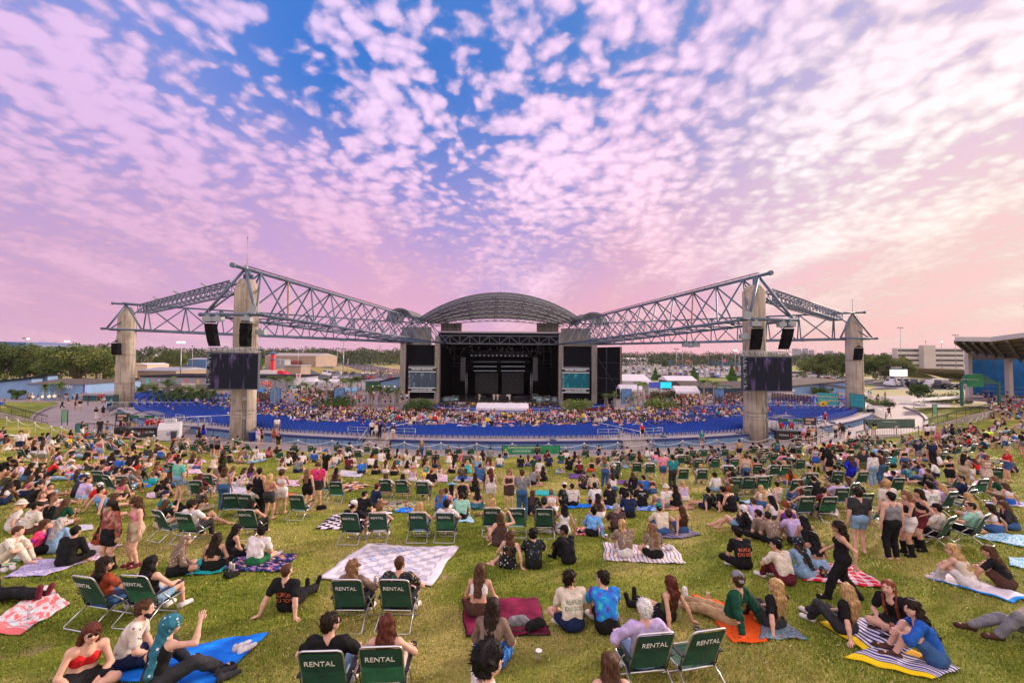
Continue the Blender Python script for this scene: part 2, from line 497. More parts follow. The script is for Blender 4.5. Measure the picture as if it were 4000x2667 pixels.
phs_full=list(np.linspace(-mth.pi,-PHI_END-.05,60))+[-PHI_END-.03,-PHI_END]+list(np.linspace(-PHI_END+.01,PHI_END-.01,90))+[PHI_END,PHI_END+.03]+list(np.linspace(PHI_END+.05,mth.pi,60))
rs_full=[.5,12,22,26.8,27.2,32,40,50,60,70,78,83.6,84.2,90,100,125,160,220,320,500,900,1800,3600,9000]
M_FIELD,nt,bs=NM('fairground field')
p=pos_(nt)
base=RP(nt,NZ(nt,p,.02,6,.6),[(.38,(.20,.19,.05)),(.5,(.30,.25,.08)),(.62,(.36,.29,.12))])
base=MX(nt,SN(nt,NZ(nt,p,.006,3),.52,.56),base,(.12,.16,.045))
base=MX(nt,1.0,base,RP(nt,NZ(nt,p,1.5,4,.7),[(.3,(.7,.7,.7)),(.7,(1.15,1.15,1.15))]),'MULTIPLY')
LK(nt,base,bs.inputs['Base Color']);SI(bs,'Roughness',.95)
SR(polar('ground',rs_full,phs_full,gz,M_FIELD))
#lawn, one curved sheet of turf falling to the walk
LP=np.linspace(-R_(50),R_(52),170)
V=[];F=[]
NR=46
for ph in LP:
 e=LE(ph)
 for k in range(NR):
  t=k/(NR-1);r=e+(150-e)*t**1.35
  x,y=xy(r,ph)
  h=lawn_h(r)+(.03*mth.sin(x*.9+1.3)*mth.sin(y*.7)if t>.02 else 0)
  V.append((x,y,h))
n=len(LP)
for i in range(n-1):
 for k in range(NR-1):
  a=i*NR+k;F.append((a,a+1,a+NR+1,a+NR))
lawn=SR(LM('lawn',np_mesh('lawn',V,F,M_TURF,smooth=True)))
#the walk (concourse) between lawn and seats, widening at both sides
V=[];F=[]
WP=np.linspace(-R_(74),R_(74),200)
for ph in WP:
 e=LE(ph)+.1;
 if ph<-R_(58):e+=12*min(1,(-ph-R_(58))/R_(8))
 for k in range(5):
  x,y=xy(RW-.15+(e-RW)*k/4,ph);V.append((x,y,0.0))
for i in range(len(WP)-1):
 for k in range(4):
  a=i*5+k;F.append((a,a+1,a+6,a+5))
SR(LM('walkway',np_mesh('walkway',V,F,MWK,smooth=True)))
mb=MB()
for(a,b,w)in(((190,1606),(400,1592),.12),((250,1655),(560,1640),.1),((3290,1649),(3610,1640),.1),((240,1632),(330,1626),.08)):
 p0=PZ(a[0],a[1],.006);p1=PZ(b[0],b[1],.006)
 mb.BE(p0,p1,w,.008)
SR(mb.B('pavement_joint_lines',mat('pale joint paint',(.6,.56,.52),.7)),None)
#berms: grass mounds between the walk and the ramps, left and right
def berm(name,ph0,ph1,r0,r1,zt,m,label,rin=None):
 V=[];F=[];A=np.linspace(ph0,ph1,30);B=np.linspace(0,1,14)
 for i,ph in enumerate(A):
  s=mth.sin(mth.pi*min(1,max(0,i/29)))**.5
  for t in B:
   r=r0+(r1-r0)*t
   if rin:r=max(r,rin(ph)+(r1-rin(ph))*t)
   x,y=xy(r,ph);V.append((x,y,zt*(t**.8)*(0.55+.45*s)+.02*mth.sin(x*3)))
 for i in range(29):
  for k in range(13):
   a=i*14+k;F.append((a,a+1,a+15,a+14))
 return SR(LM(name,np_mesh(name,V,F,m,smooth=True)),label)
berm('grass_berm',R_(42.5),R_(61),89.0,108.0,2.1,M_TURF2,'grassy slope right of the walk')
berm('grass_berm',-R_(60),-R_(42.5),91.5,110.0,1.7,M_TURF2,'grassy slope left of the walk')
mb=MB()
pts=[V_((*xy(88.9,R_(a)),.14))for a in np.linspace(42,61,24)]
for a,b in zip(pts[:-1],pts[1:]):mb.BE(a,b,.35,.3)
pts=[V_((*xy(91.4+(0 if a>-58 else(-58-a)*.9),R_(a)),.12))for a in np.linspace(-62,-42,24)]
for a,b in zip(pts[:-1],pts[1:]):mb.BE(a,b,.3,.3)
SR(mb.B('kerb',MWK))
V=[];F=[]
pp=[PZ(3560,1568,1.9),PZ(3760,1556,2.15),PZ(3900,1550,2.3),PZ(4150,1545,2.4)]
pq=[PZ(3560,1556,1.9),PZ(3760,1545,2.15),PZ(3900,1538,2.3),PZ(4150,1530,2.4)]
mb=MB()
for i in range(3):mb.quad(pp[i],pp[i+1],pq[i+1],pq[i])
SR(mb.B('path',MWK))
#blades of grass on the near lawn: too many to count, one object
def grass():
 rng=np.random.default_rng(5)
 Vs=[];Fs=[];Cs=[];off=0
 for(y0,y1,cnt,h,w)in((2.6,9,270000,.042,.0062),(9,17,240000,.048,.010),(17,41,300000,.055,.02)):
  yy=np.sqrt(rng.uniform(y0**2,y1**2,cnt));xx=rng.uniform(-1.3,1.3,cnt)*(yy+.6)
  r=np.hypot(xx-CX,yy-CY);ph=np.arctan2(xx-CX,CY-yy)
  edge=np.interp(np.degrees(ph),[-50,-40,-30,-22,-14,0,14,22,30,40,50],[95,92,89.6,87.6,86.2,85.6,86,87,88.6,90.4,91.5])
  patch=np.sin(xx*1.7+np.sin(yy*1.1)*2)*np.sin(yy*1.3+np.sin(xx*.8)*2)
  keep=(r>edge+.1)&(rng.random(cnt)<.72+.28*patch)
  xx,yy,r,patch=xx[keep],yy[keep],r[keep],patch[keep];n=len(xx)
  zz=.142*(r-85.5)+.03*np.sin(xx*.9+1.3)*np.sin(yy*.7)-.004
  a=rng.uniform(0,2*np.pi,n);hh=h*rng.uniform(.45,1.25,n);ww=w*rng.uniform(.6,1.3,n)
  lx=rng.normal(0,.55,n)*hh;ly=rng.normal(0,.55,n)*hh
  V=np.empty((n,3,3),np.float32)
  V[:,0]=np.stack([xx-np.cos(a)*ww,yy-np.sin(a)*ww,zz],1)
  V[:,1]=np.stack([xx+np.cos(a)*ww,yy+np.sin(a)*ww,zz],1)
  V[:,2]=np.stack([xx+lx,yy+ly,zz+hh],1)
  Vs.append(V.reshape(-1,3));Fs.append(np.arange(n*3).reshape(-1,3)+off);off+=n*3
  g=np.array([[.07,.125,.012],[.20,.265,.03],[.35,.37,.06],[.55,.47,.15],[.73,.61,.33]])
  big=np.sin(xx*.31+1)*np.sin(yy*.37+xx*.12)+.6*np.sin(xx*.9+yy*.5)
  pick=np.clip(rng.normal(1.7+.75*big,1.05,n),0,4).astype(int)
  Cs.append(g[pick]*rng.uniform(.75,1.2,(n,1)))
 me=np_mesh('grass',np.concatenate(Vs),np.concatenate(Fs),attr_mat('grass blades',.85,spec=.15))
 FC(me,np.concatenate(Cs))
 tag(LM('grass',me),'short yellow green lawn grass around the people','grass',kind='stuff')
grass()
#low blue wall behind the last seats
def arc_wall(mb,r0,r1,z0,z1,p0,p1,n,mi=0,z1f=None):
 A=np.linspace(p0,p1,n)
 for a,b in zip(A[:-1],A[1:]):
  q=[V_((*xy(r0,a),0)),V_((*xy(r0,b),0)),V_((*xy(r1,b),0)),V_((*xy(r1,a),0))]
  lo=[v+V_((0,0,z0))for v in q];hi=[v+V_((0,0,z1))for v in q]
  mb.add(lo+hi,[(3,2,1,0),(4,5,6,7),(0,1,5,4),(1,2,6,5),(2,3,7,6),(3,0,4,7)],mi)
STAIRW=1.5/RW
gaps=[-PHI_END]+[g for g in AISLES if abs(g)<R_(50)]+[PHI_END]
wt=EM('blue_bowl_wall',(*xy(RW,0),0),0,'low light blue wall with navy band curving behind the last row of seats','wall')
mw=MB();mn=MB()
for a,b in zip(gaps[:-1],gaps[1:]):
 a2=a+(STAIRW if a>-PHI_END+.01 else 0);b2=b-(STAIRW if b<PHI_END-.01 else 0)
 arc_wall(mw,RW-.28,RW,-.2,.62,a2,b2,24);arc_wall(mn,RW-.30,RW+.02,.62,.86,a2,b2,24)
wt_inv=wt.matrix_world
o=mw.B('wall_face',M_WALLB,wt);o.location=-wt.location
o=mn.B('navy_band',M_NAVY,wt);o.location=-wt.location
mb=MB();ROWS=[]
r=81.0;i=0
while r>29:
 if not(51.5<r<54.6):ROWS.append(r)
 r-=.96
V=[];F=[]
A=np.linspace(-PHI_END,PHI_END,150)
rr=[82.75]+[x-.48 for x in ROWS for _ in(0,1)]
for a in A:
 prevz=.62
 V.append((*xy(82.75,a),.84))
 V.append((*xy(81.48,a),.84))
z=.84
rings=[(82.75,.84)]
for k,r in enumerate(ROWS):
 zt=bowl_z(r)
 rings.append((r+.47,rings[-1][1]));rings.append((r+.46,zt))
rings.append((27.0,rings[-1][1]));rings.append((26.9,-3.38));rings.append((18.0,-3.38))
V=[(*xy(r,a),z)for(r,z)in rings for a in A];n=len(A)
F=[(i*n+j,i*n+j+1,(i+1)*n+j+1,(i+1)*n+j)for i in range(len(rings)-1)for j in range(n-1)]
SR(LM('bowl_floor',np_mesh('bowl_floor',V,F,M_BOWL)))
mb=MB()
for s in(-1,1):
 for r0 in np.arange(28,82,3.0):
  a0=V_((*xy(r0,s*(PHI_END+.004)),0));a1=V_((*xy(r0+3,s*(PHI_END+.004)),0))
  z1=max(bowl_z(r0+3)+.9,-.1)
  mb.BE(a0+V_((0,0,z1-1.6)),a1+V_((0,0,z1-1.6)),.25,3.2)
tag(mb.B('concrete_end_wall',M_BOWL),'grey concrete walls closing both ends of the seating bowl','wall')
#seats
M_SEAT=mat('blue seat plastic',(.010,.075,.48),.5,var=.25,vscale=2.0)
M_SEATR=mat('dark red seat fabric',(.22,.012,.02),.7)
M_STEELB=mat('blue seat post',(.05,.12,.3),.5)
def seat_template():
 mb=MB()
 xs=[-.245,-.12,.12,.245];ys=[0.03,0,0,.03]
 zs=[.40,.62,.86];yl=[0.0,-.03,-.09]
 V=[]
 for t in(0,.035):
  for z,q in zip(zs,yl):
   for x,y in zip(xs,ys):V.append((x,y+q-t,z))
 F=[]
 for k in range(2):
  for i in range(3):
   a=k*4+i;F.append((a,a+1,a+5,a+4));b=12+a;F.append((b,b+4,b+5,b+1))
 F+=[(8,9,21,20),(9,10,22,21),(10,11,23,22),(0,12,13,1),(1,13,14,2),(2,14,15,3),(0,4,16,12),(4,8,20,16),(3,15,19,7),(7,19,23,11)]
 mb.add(V,F,0,False)
 mb.box((0,.10,.46),(.46,.09,.34),rx=-.35)
 mb.box((.27,.04,.22),(.05,.1,.46),mi=0)
 mb.box((.27,.12,.62),(.05,.30,.04))
 return mb
st=seat_template()
me_seat=st.mesh('stadium_seat',M_SEAT)
Vt=np.array(st.v,np.float32);Ft=[f for f in st.f]
allpos=[]
for k,r in enumerate(ROWS):
 z=bowl_z(r)+.005
 dphi=.56/r
 edges=[-PHI_END+.01]+AISLES+[PHI_END-.01]
 for a,b in zip(edges[:-1],edges[1:]):
  a2=a+.75/r;b2=b-.75/r
  n=int((b2-a2)/dphi)
  if n<2:continue
  mid=(a2+b2)/2
  for j in range(n):
   ph=mid+(j-(n-1)/2)*dphi
   x,y=xy(r,ph)
   if 38<r<51 and abs(ph-R_(1.5))<3.9/r*2.2:continue
   if r<33 and abs(ph)>R_(52):continue
   allpos.append((x,y,z,ph,r,k))
allpos.sort(key=lambda q:mth.hypot(q[0],q[1]-0))
near=[q for q in allpos if q[5]<4 and abs(q[0])<34][:300]
nset=set((q[0],q[1])for q in near)
so=None
for q in near:
 if so is None:so=LM('stadium_seat',me_seat)
 else:
  so=so.copy();COL.objects.link(so)
 so.location=q[:3];so.rotation_euler=(0,0,q[3])
 tag(so,'empty blue plastic flip seat in the rearmost rows above the wall','seat','empty blue seats at the back of the bowl')
Fq=[]
for f in Ft:Fq.append(f)
Fq=np.array(Fq)
rest=[q for q in allpos if(q[0],q[1])not in nset]
Q=np.array([[q[0],q[1],q[2],q[3]]for q in rest])
isred=np.array([1 if(41<q[4]<50 and(R_(-58)<q[3]<R_(-11)or R_(14)<q[3]<R_(44))and(q[4]<47 or abs(q[3])<R_(30)))else 0 for q in rest])
c,s=np.cos(Q[:,3]),np.sin(Q[:,3])
X=Q[:,0,None]+c[:,None]*Vt[None,:,0]-s[:,None]*Vt[None,:,1]
Y=Q[:,1,None]+s[:,None]*Vt[None,:,0]+c[:,None]*Vt[None,:,1]
Z=Q[:,2,None]+Vt[None,:,2]
VV=np.stack([X,Y,Z],-1).reshape(-1,3)
FF=(np.arange(len(rest))[:,None,None]*len(Vt)+Fq[None]).reshape(-1,4)
o=LM('stadium_seats',np_mesh('stadium_seats',VV,FF,[M_SEAT,M_SEATR],mi=np.repeat(isred,len(Fq))))
tag(o,'thousands of blue seats with a few red box seats curving round the stage','seats',kind='stuff')
MRW=mat('pale galvanised rail',(.62,.64,.68),.45,metal=.2)
MR=mat('grey galvanised rail',(.30,.32,.34),.45,metal=.6)
MK=mat('black iron',(.012,.013,.016),.5)
def arc_rail(r,a0,a1,z,h,m,label,posts=2.4,rad=.035,cat='railing',mid=True):
 mb=MB();n=max(4,int(abs(a1-a0)*r/posts))
 A=np.linspace(a0,a1,n+1)
 top=[V_((*xy(r,a),z+h))for a in A]
 for p,q in zip(top[:-1],top[1:]):
  mb.T(p,q,rad,n=6)
  if mid:mb.T(p-V_((0,0,h*.5)),q-V_((0,0,h*.5)),rad*.8,n=6)
 for p in top:mb.T(p,p-V_((0,0,h)),rad,n=6)
 o=mb.B('railing',m);return tag(o,label,cat)
arc_rail(54.3,-R_(60),R_(60),bowl_z(54.3),.95,MRW,'long pale rail curving along the cross aisle through the seats')
arc_rail(38.5,-R_(56),R_(56),bowl_z(38.5),.95,MRW,'pale rail around the front seat block near the pit')
arc_rail(27.3,-R_(50),R_(50),-3.35,1.1,MR,'crowd barrier rail behind the standing pit')
for k,a in enumerate(AISLES[1:-1]):
 mb=MB()
 for r in np.arange(56,81,4.0):
  p=V_((*xy(r,a),bowl_z(r)));q=V_((*xy(r+4,a),bowl_z(r+4)))
  mb.T(p+V_((0,0,.9)),q+V_((0,0,.9)),.03,n=6);mb.T(p,p+V_((0,0,.9)),.03,n=6);mb.T(q,q+V_((0,0,.9)),.03,n=6)
 tag(mb.B('handrail',MRW),'pale handrails down the %s stepped aisle between blue seats'%['far left','second','third','fourth','fifth','far right'][k],'handrail')
names={-43.4:'far left beyond the plaza',-25.4:'beside the left drinks cart',-7.4:'left of centre',10.6:'where a woman in red climbs',28.6:'beside the right drinks cart',46.6:'far right of the bowl'}
for a in(-43.4,-25.4,-7.4,10.6,28.6,46.6):
 ph=R_(a);c=V_((*xy(RW+.5,ph),0))
 t=EM('concrete_steps',c,ph,'concrete steps with grey rails climbing into the seats, '+names[a],'steps','steps into the bowl')
 mb=MB()
 for i in range(5):mb.box((0,.45-.95+i*.33+.2,.085+i*.17),(2.6,.34+.02*i,.17+i*.001),mi=0)
 for i in range(5):mb.box((0,-.5+i*.33+.2,(i*.17)/2-.02),(2.58,.32,i*.17+.04))
 mb.B('treads',M_BOWL,t)
 for s in(-1,0,1):
  mb=MB();x=s*1.35
  mb.PA([(x,-.9,0),(x,-.9,.95),(x,-.5,.95),(x,1.3,1.85),(x,1.3,.8)],.03)
  mb.PA([(x,-.9,.5),(x,-.5,.5),(x,1.3,1.4)],.022)
  mb.B('handrail',MR,t)
 for s in(-1,1):
  mb=MB()
  for zz in(.35,.7,1.0):mb.T((s*1.45,1.3,.85+zz),(s*3.6,1.5,.85+zz),.028)
  for xx in(1.45,2.5,3.6):mb.T((s*xx,1.3+(xx-1.45)*.09,.85),(s*xx,1.3+(xx-1.45)*.09,1.85),.03)
  mb.B('side_railing',MR,t)
#concrete columns
MCD=mat('grey conduit',(.3,.3,.31),.5,metal=.5)
MT_=mat('galvanised truss steel',(.085,.125,.19),.55,metal=.1,var=.3,vscale=.5,detail=6,coord='Object')
M_TRUSSR=mat('rusty truss steel',(.22,.13,.08),.8,var=.4,vscale=1.2)
M_DARKST=mat('dark steel',(.035,.04,.05),.55,metal=.3)
def column(px,py,dia,ztop,zsh,label):
 b=PZ(px,py,0.0);r=dia/2
 t=EM('concrete_column',(b.x,b.y,-.5),0,label,'column','concrete columns carrying the roof trusses')
 mb=MB()
 mb.LA((0,0,0),[(r*1.035,0),(r*1.02,3.6),(r*1.0,3.63),(r*.99,9),(r*.985,9.02),(r*.98,zsh+.5),(r*.60,ztop+.5)],40)
 mb.B('shaft',M_COLUMN,t)
 mb=MB()
 for z in(3.2,7.2,11.2):mb.LA((0,0,z+.5),[(r*1.03,0),(r*1.03,.035)],40)
 mb.B('joint_band',mat('dark concrete joint',(.22,.18,.15),.9),t)
 mb=MB()
 for a in(-60,-52,-46):
  q=V_((mth.cos(R_(a))*(r+.05),mth.sin(R_(a))*(r+.05),0))
  mb.T(q+V_((0,0,.5)),q+V_((0,0,11.5)),.035,n=6)
 mb.LA((0,0,3.3),[(r+.05,0),(r+.06,.09)],32)
 mb.LA((0,0,3.0),[(r+.05,0),(r+.05,.05)],32)
 mb.B('conduit',MCD,t)
 mb=MB()
 for a,z,s in((-75,4.1,.32),(-55,5.0,.26),(-58,3.0,.22)):
  mb.box((mth.cos(R_(a))*(r+.1),mth.sin(R_(a))*(r+.1),z),(.4,.22,s*1.6),rz=R_(a+90))
 mb.B('junction_box',MCD,t)
 return b,t
zt=P(985,1090,46).z
cL,tL=column(948,1716,2.40,zt,P(985,1130,46).z,'tall round concrete column left of the bowl, video screen hung on its front')
cR,tR=column(2951,1722,2.36,zt,P(2950,1138,47.5).z,'tall round concrete column right of the bowl, video screen hung on its front')
oL=P(485,1560,67.6);oR=P(3340,1560,69.5)
def column_xy(v,dia,ztop,zsh,label):
 t=EM('concrete_column',(v.x,v.y,-.5),0,label,'column','concrete columns carrying the roof trusses')
 r=dia/2;mb=MB()
 mb.LA((0,0,0),[(r*1.02,0),(r,6),(r*.985,6.02),(r*.97,zsh+.5),(r*.42,ztop+.5)],36)
 mb.B('shaft',M_COLUMN,t)
 mb=MB()
 for z in(5,9.5):mb.LA((0,0,z),[(r*1.03,0),(r*1.03,.05)],36)
 mb.B('joint_band',MATS['dark concrete joint'],t)
 mb=MB();q=V_((.35,-r-.04,0))
 mb.T(q+V_((0,0,5)),q+V_((0,0,12.6)),.035,n=6)
 mb.PA([q+V_((0,0,5)),q+V_((.3,0,4.6)),q+V_((.7,.2,4.9))],.03)
 mb.B('conduit',MCD,t)
 mb=MB();mb.bb(-.55,.25,-r-.05,-r+.5,1.2,3.3);mb.B('door',mat('dark green door',(.02,.06,.06),.5),t)
 return t
column_xy(oL,2.4,P(493,1198,67).z,P(490,1240,67).z,'pointed concrete column at the far left end of the seats, beside the oak trees')
column_xy(oR,2.4,P(3336,1232,69).z,P(3336,1270,69).z,'pointed concrete column at the far right end of the seats, above the blue banner')
#trusses
def LP_(a,b,t):return a+(b-a)*t
def tri_truss(name,label,T0,T1,A0,A1,B0,B1,n,rc=.18,rd=.10,group='steel roof trusses',rust=(),cat='truss',ext=0.03,portal=True,walk=True):
 t=EM(name,T0,0,label,cat,group)
 O=V_(T0)
 mb=MB();mb.T(T0-(T1-T0)*ext,T1,rc,n=12);mb.T(T0-(T1-T0)*(ext+.001),T0-(T1-T0)*(ext-.004),rc*1.5,n=12)
 o=mb.B('top_chord',MT_,t);o.location=-O
 if walk:
  mb=MB();k=46;up=V_((0,0,.55))
  off=V_((0,0,rc+.02))
  for i in range(k):
   p=LP_(T0,T1,i/k)+off;q=LP_(T0,T1,(i+1)/k)+off
   mb.BE(p+V_((0,0,.16)),q+V_((0,0,.16)),.34,.03);mb.T(p,p+V_((0,0,.17)),.03,n=5)
  o=mb.B('gutter_rail',mat('weathered brown gutter',(.13,.10,.08),.8),t);o.location=-O
 for(a,b)in((A0,A1),(B0,B1)):
  mb=MB();mb.T(a,b,rc*.92,n=12)
  for i in range(1,6):
   p=LP_(a,b,i/6);mb.T(p-(b-a).normalized()*.18,p+(b-a).normalized()*.18,rc*1.25,n=12)
  o=mb.B('bottom_chord',MT_,t);o.location=-O
 s=0
 web=MB();web2=MB()
 for i in range(n):
  t0,tm,t1=i/n,(i+.5)/n,(i+1)/n
  top=LP_(T0,T1,tm)
  for(a0,a1)in((A0,A1),(B0,B1)):
   w=web2 if i in rust and a0 is A0 else web
   w.T(LP_(a0,a1,t0),top,rd,n=7,caps=False);web.T(top,LP_(a0,a1,t1),rd,n=7,caps=False)
   if i==0:pass
  web.T(LP_(A0,A1,t0),LP_(B0,B1,t0),rd*.8,n=6,caps=False)
  web.T(LP_(A0,A1,t0),LP_(B0,B1,t1),rd*.7,n=6,caps=False)
 o=web.B('web_members',MT_,t);o.location=-O
 if rust:
  o=web2.B('rusty_web_member',M_TRUSSR,t);o.location=-O
 if portal:
  mb=MB();mb.T(T0,A0,rd*1.5,n=10);mb.T(T0,B0,rd*1.5,n=10)
  d=(A0-B0).normalized()*.8
  mb.T(A0+d,B0-d*.6,rc*1.0,n=10);mb.BA(A0+d,rc*1.25);mb.BA(B0-d*.6,rc*1.25)
  o=mb.B('end_frame',MT_,t);o.location=-O
 return t
T0=P(958,1050,cL.y);T1=P(1690,1262,106)
tri_truss('radial_truss','long triangular tube truss from the left near column to the stage, one rusty tube',T0,T1,P(1000,1228,43.6),P(1752,1343,104),P(800,1228,44.2),P(1600,1338,104),13,rust=(1,))
T0=P(2962,1078,cR.y);T1=P(2222,1264,106)
tri_truss('radial_truss','long triangular tube truss running from the right near column to the stage tower',T0,T1,P(2925,1246,45.0),P(2165,1347,104),P(3100,1250,45.6),P(2318,1343,104),13,rust=(2,))
T0=P(493,1188,66.8);T1=P(1640,1262,108)
tri_truss('radial_truss','lower tube truss from the far left column, passing behind the near column',T0,T1,P(425,1287,65.5),P(1612,1340,107),P(560,1288,69.5),P(1650,1336,109),11,rc=.15,rd=.10,portal=False,walk=False)
T0=P(3330,1222,68.6);T1=P(2275,1266,108)
tri_truss('radial_truss','lower tube truss from the far right column, passing behind the near column',T0,T1,P(3400,1324,67.5),P(2305,1347,107),P(3260,1322,71),P(2275,1344,109),11,rc=.15,rd=.10,portal=False,walk=False)
for(p,a,b,lab)in((P(493,1190,66.8),P(415,1284,65.3),P(556,1290,65.6),'left'),(P(3330,1224,68.6),P(3408,1322,67.4),P(3283,1320,68),'right')):
 mb=MB();mb.T(p,a,.13,n=8);mb.T(p,b,.13,n=8);d=(a-b).normalized()*.5
 mb.T(b,a+d,.15,n=8);mb.box(a+d,(.5,.5,.35),rz=.6)
 if lab=='right':mb.T(p,p+V_((0,0,2.4)),.03,n=5)
 tag(mb.B('cap_frame',MT_),'triangular steel frame sitting over the tip of the far %s column'%lab,'steel frame')
def lattice(label,a,b,w,h,n):
 a=V_(a);b=V_(b);t=EM('lattice_beam',a,0,label,'truss')
 d=(b-a).normalized();side=d.cross(V_((0,0,1))).normalized()*w/2;up=V_((0,0,h/2))
 mb=MB()
 C=[(-1,-1),(1,-1),(1,1),(-1,1)]
 for sx,sz in C:mb.T(a+side*sx+up*sz,b+side*sx+up*sz,.085,n=7)
 o=mb.B('chord',MT_,t);o.location=-a
 mb=MB()
 for i in range(n):
  for j in range(4):
   c0,c1=C[j],C[(j+1)%4]
   p=LP_(a,b,i/n)+side*c0[0]+up*c0[1];q=LP_(a,b,(i+1)/n)+side*c1[0]+up*c1[1]
   r0=LP_(a,b,i/n)+side*c1[0]+up*c1[1]
   mb.T(p,q,.045,n=5,caps=False);mb.T(p,r0,.045,n=5,caps=False)
 o=mb.B('lacing',MT_,t);o.location=-a
 mb=MB()
 for f in(.25,.5,.78):
  p=LP_(a,b,f);mb.box(p+up*1.5+side,(.7,.3,.18),ry=.5)
 o=mb.B('floodlight',MCD,t);o.location=-a
lattice('square lattice beam rising from the far left column tip to the near left column top',P(562,1208,65),P(925,1120,47.5),1.5,1.15,20)
lattice('square lattice beam rising from the far right column tip to the near right column top',P(3268,1238,66.5),P(2990,1152,49.5),1.5,1.15,20)
for(a,b,lab)in((P(480,1184,66.8),P(562,1192,65),'left'),(P(3345,1222,68.5),P(3268,1222,66.5),'right')):
 mb=MB();mb.T(a,b,.16,n=8);mb.T(b,b-V_((0,0,1.1)),.08,n=6)
 tag(mb.B('tie_beam',MT_),'short steel tie between the %s far column and the lattice beam'%lab,'steel beam')
for(px,D,lab,z0,pytop)in((958,cL.y,'left',1092,927),(2950,cR.y,'right',1140,1085)):
 a=P(px+(12 if lab=='left' else 0),z0,D);b=P(px,pytop,D)
 t=EM('steel_neck',a,0,'steel neck and bracket joining the truss to the top of the near %s column'%lab,'bracket')
 mb=MB();hh=P(px,1062 if lab=='left' else 1088,D).z-a.z
 mb.LA((0,0,-.1),[(.55,0),(.5,.12),(.26,.2),(.26,hh+.2)],12)
 for i in range(8):
  q=R_(i*45);mb.box((mth.cos(q)*.38,mth.sin(q)*.38,.3),(.24,.04,.5),rz=q)
 mb.B('neck',MT_,t)
 if lab=='left':
  mb=MB();zt_=b.z-a.z;mb.T((-.2,0,hh+.3),(-.2,0,zt_),.028,n=6);mb.BA((-.2,0,zt_),.09,8);mb.box((-.2,0,zt_-.12),(.3,.05,.04));mb.LA((-.2,0,hh+.2),[(.2,0),(.03,.6)],8)
  mb.B('lightning_rod',MCD,t)
def pend(px,py,D,kind,label):
 p=P(px,py,D);mb=MB()
 if kind=='flood':
  mb.LA((0,0,-.18),[(.34,0),(.34,.1),(.22,.36),(.1,.4)],14);mb.T((0,0,.2),(0,0,.75),.03)
 elif kind=='box':
  mb.box((0,0,0),(.95,.55,.5));mb.box((0,-.1,.32),(.3,.3,.2));mb.T((0,0,.3),(0,0,.9),.04)
 elif kind=='dish':
  mb.box((0,0,0),(.75,.14,.85),ry=.2);mb.T((0,0,.4),(.1,.2,1.1),.05)
 o=mb.B('floodlight' if kind!='dish' else 'flat_antenna',mat('pale lamp housing',(.25,.28,.32),.5,metal=.2));o.location=p
 tag(o,label,'light' if kind!='dish' else 'antenna',None)
for args in((815,1246,43.8,'box','box floodlight on the outrigger bar furthest left above the tilted speaker'),(853,1246,43.8,'box','box floodlight on the outrigger bar right above the tilted speaker'),(965,1246,43.4,'box','box floodlight above the speaker stack on the left near column'),(1020,1298,44,'box','pale box floodlight low on the right flank of the left column'),(987,1208,43,'dish','flat square antenna hanging beside the left column head'),(2920,1232,44.6,'dish','flat square antenna hanging beside the right column head'),(2950,1265,44.6,'box','box floodlight above the speaker stack on the right near column'),(2908,1315,45,'box','pale box floodlight low on the left flank of the right column'),(3056,1268,45.4,'box','box floodlight left above the tilted right speaker'),(3086,1268,45.4,'box','box floodlight right above the tilted right speaker'),(2680,1348,60,'box','left one of three camera boxes under the right truss'),(2698,1352,60,'flood','middle one of three camera boxes under the right truss'),(2718,1348,60,'box','right one of three camera boxes under the right truss')):
 pend(*args)
#hanging speaker stacks wrapped in black cloth
M_CLOTHK=mat('black cloth wrap',(.006,.006,.008),.9,spec=.08,var=.5,vscale=3,bump=.6,bscale=6)
def speaker(pt,pb,w,d,label,lean=0.0):
 pt=V_(pt);pb=V_(pb)
 t=EM('line_speaker',pt,0,label,'speaker','line speakers hanging from the trusses')
 h=(pt-pb);L=h.length
 mb=MB();n=12;V=[];
 for k in range(n+1):
  f=k/n;c=(pb-pt)*f+V_((0,-.22*mth.sin(f*1.9)*.8,0))
  ww=w/2*(1-.08*f+.03*mth.sin(k*2.1));dd=d/2*(1-.05*mth.sin(k*1.3))
  for(sx,sy)in((-1,-1),(-.3,-1.08),(.4,-1.02),(1,-1),(1.03,0),(1,1),(0,1),(-1,1),(-1.03,0)):
   V.append(c+V_((sx*ww+.02*mth.sin(k*3+sx),sy*dd,0)))
 m=9;F=[(k*m+i,k*m+(i+1)%m,(k+1)*m+(i+1)%m,(k+1)*m+i)for k in range(n)for i in range(m)]
 F+=[tuple(range(m)),tuple(reversed([n*m+i for i in range(m)]))]
 mb.add(V,F,0,False);mb.B('cabinet_stack',M_CLOTHK,t)
 mb=MB();mb.box((0,0,.18),(w*.9,d*.7,.14));mb.box((0,0,.35),(w*.4,.15,.25));mb.T((-w*.3,0,.2),(0,0,.9),.02);mb.T((w*.3,0,.2),(0,0,.9),.02)
 mb.B('rigging_frame',MK,t)
speaker(P(822,1264,43.8),P(843,1352,43.8),.86,.7,'black wrapped speaker hanging tilted left of the near left column')
speaker(P(962,1262,43.3),P(963,1354,43.3),.9,.7,'straight black speaker hanging in front of the near left column')
speaker(P(2958,1284,44.7),P(2945,1366,44.7),.9,.7,'straight black speaker hanging in front of the near right column')
speaker(P(3080,1284,45.2),P(3056,1364,45.2),.86,.7,'black wrapped speaker hanging tilted right of the near right column')
speaker(P(455,1340,65.5),P(460,1386,65.5),.9,.8,'single black speaker on the far left column')
speaker(P(3355,1360,67.2),P(3345,1406,67.2),.9,.8,'single black speaker on the far right column')
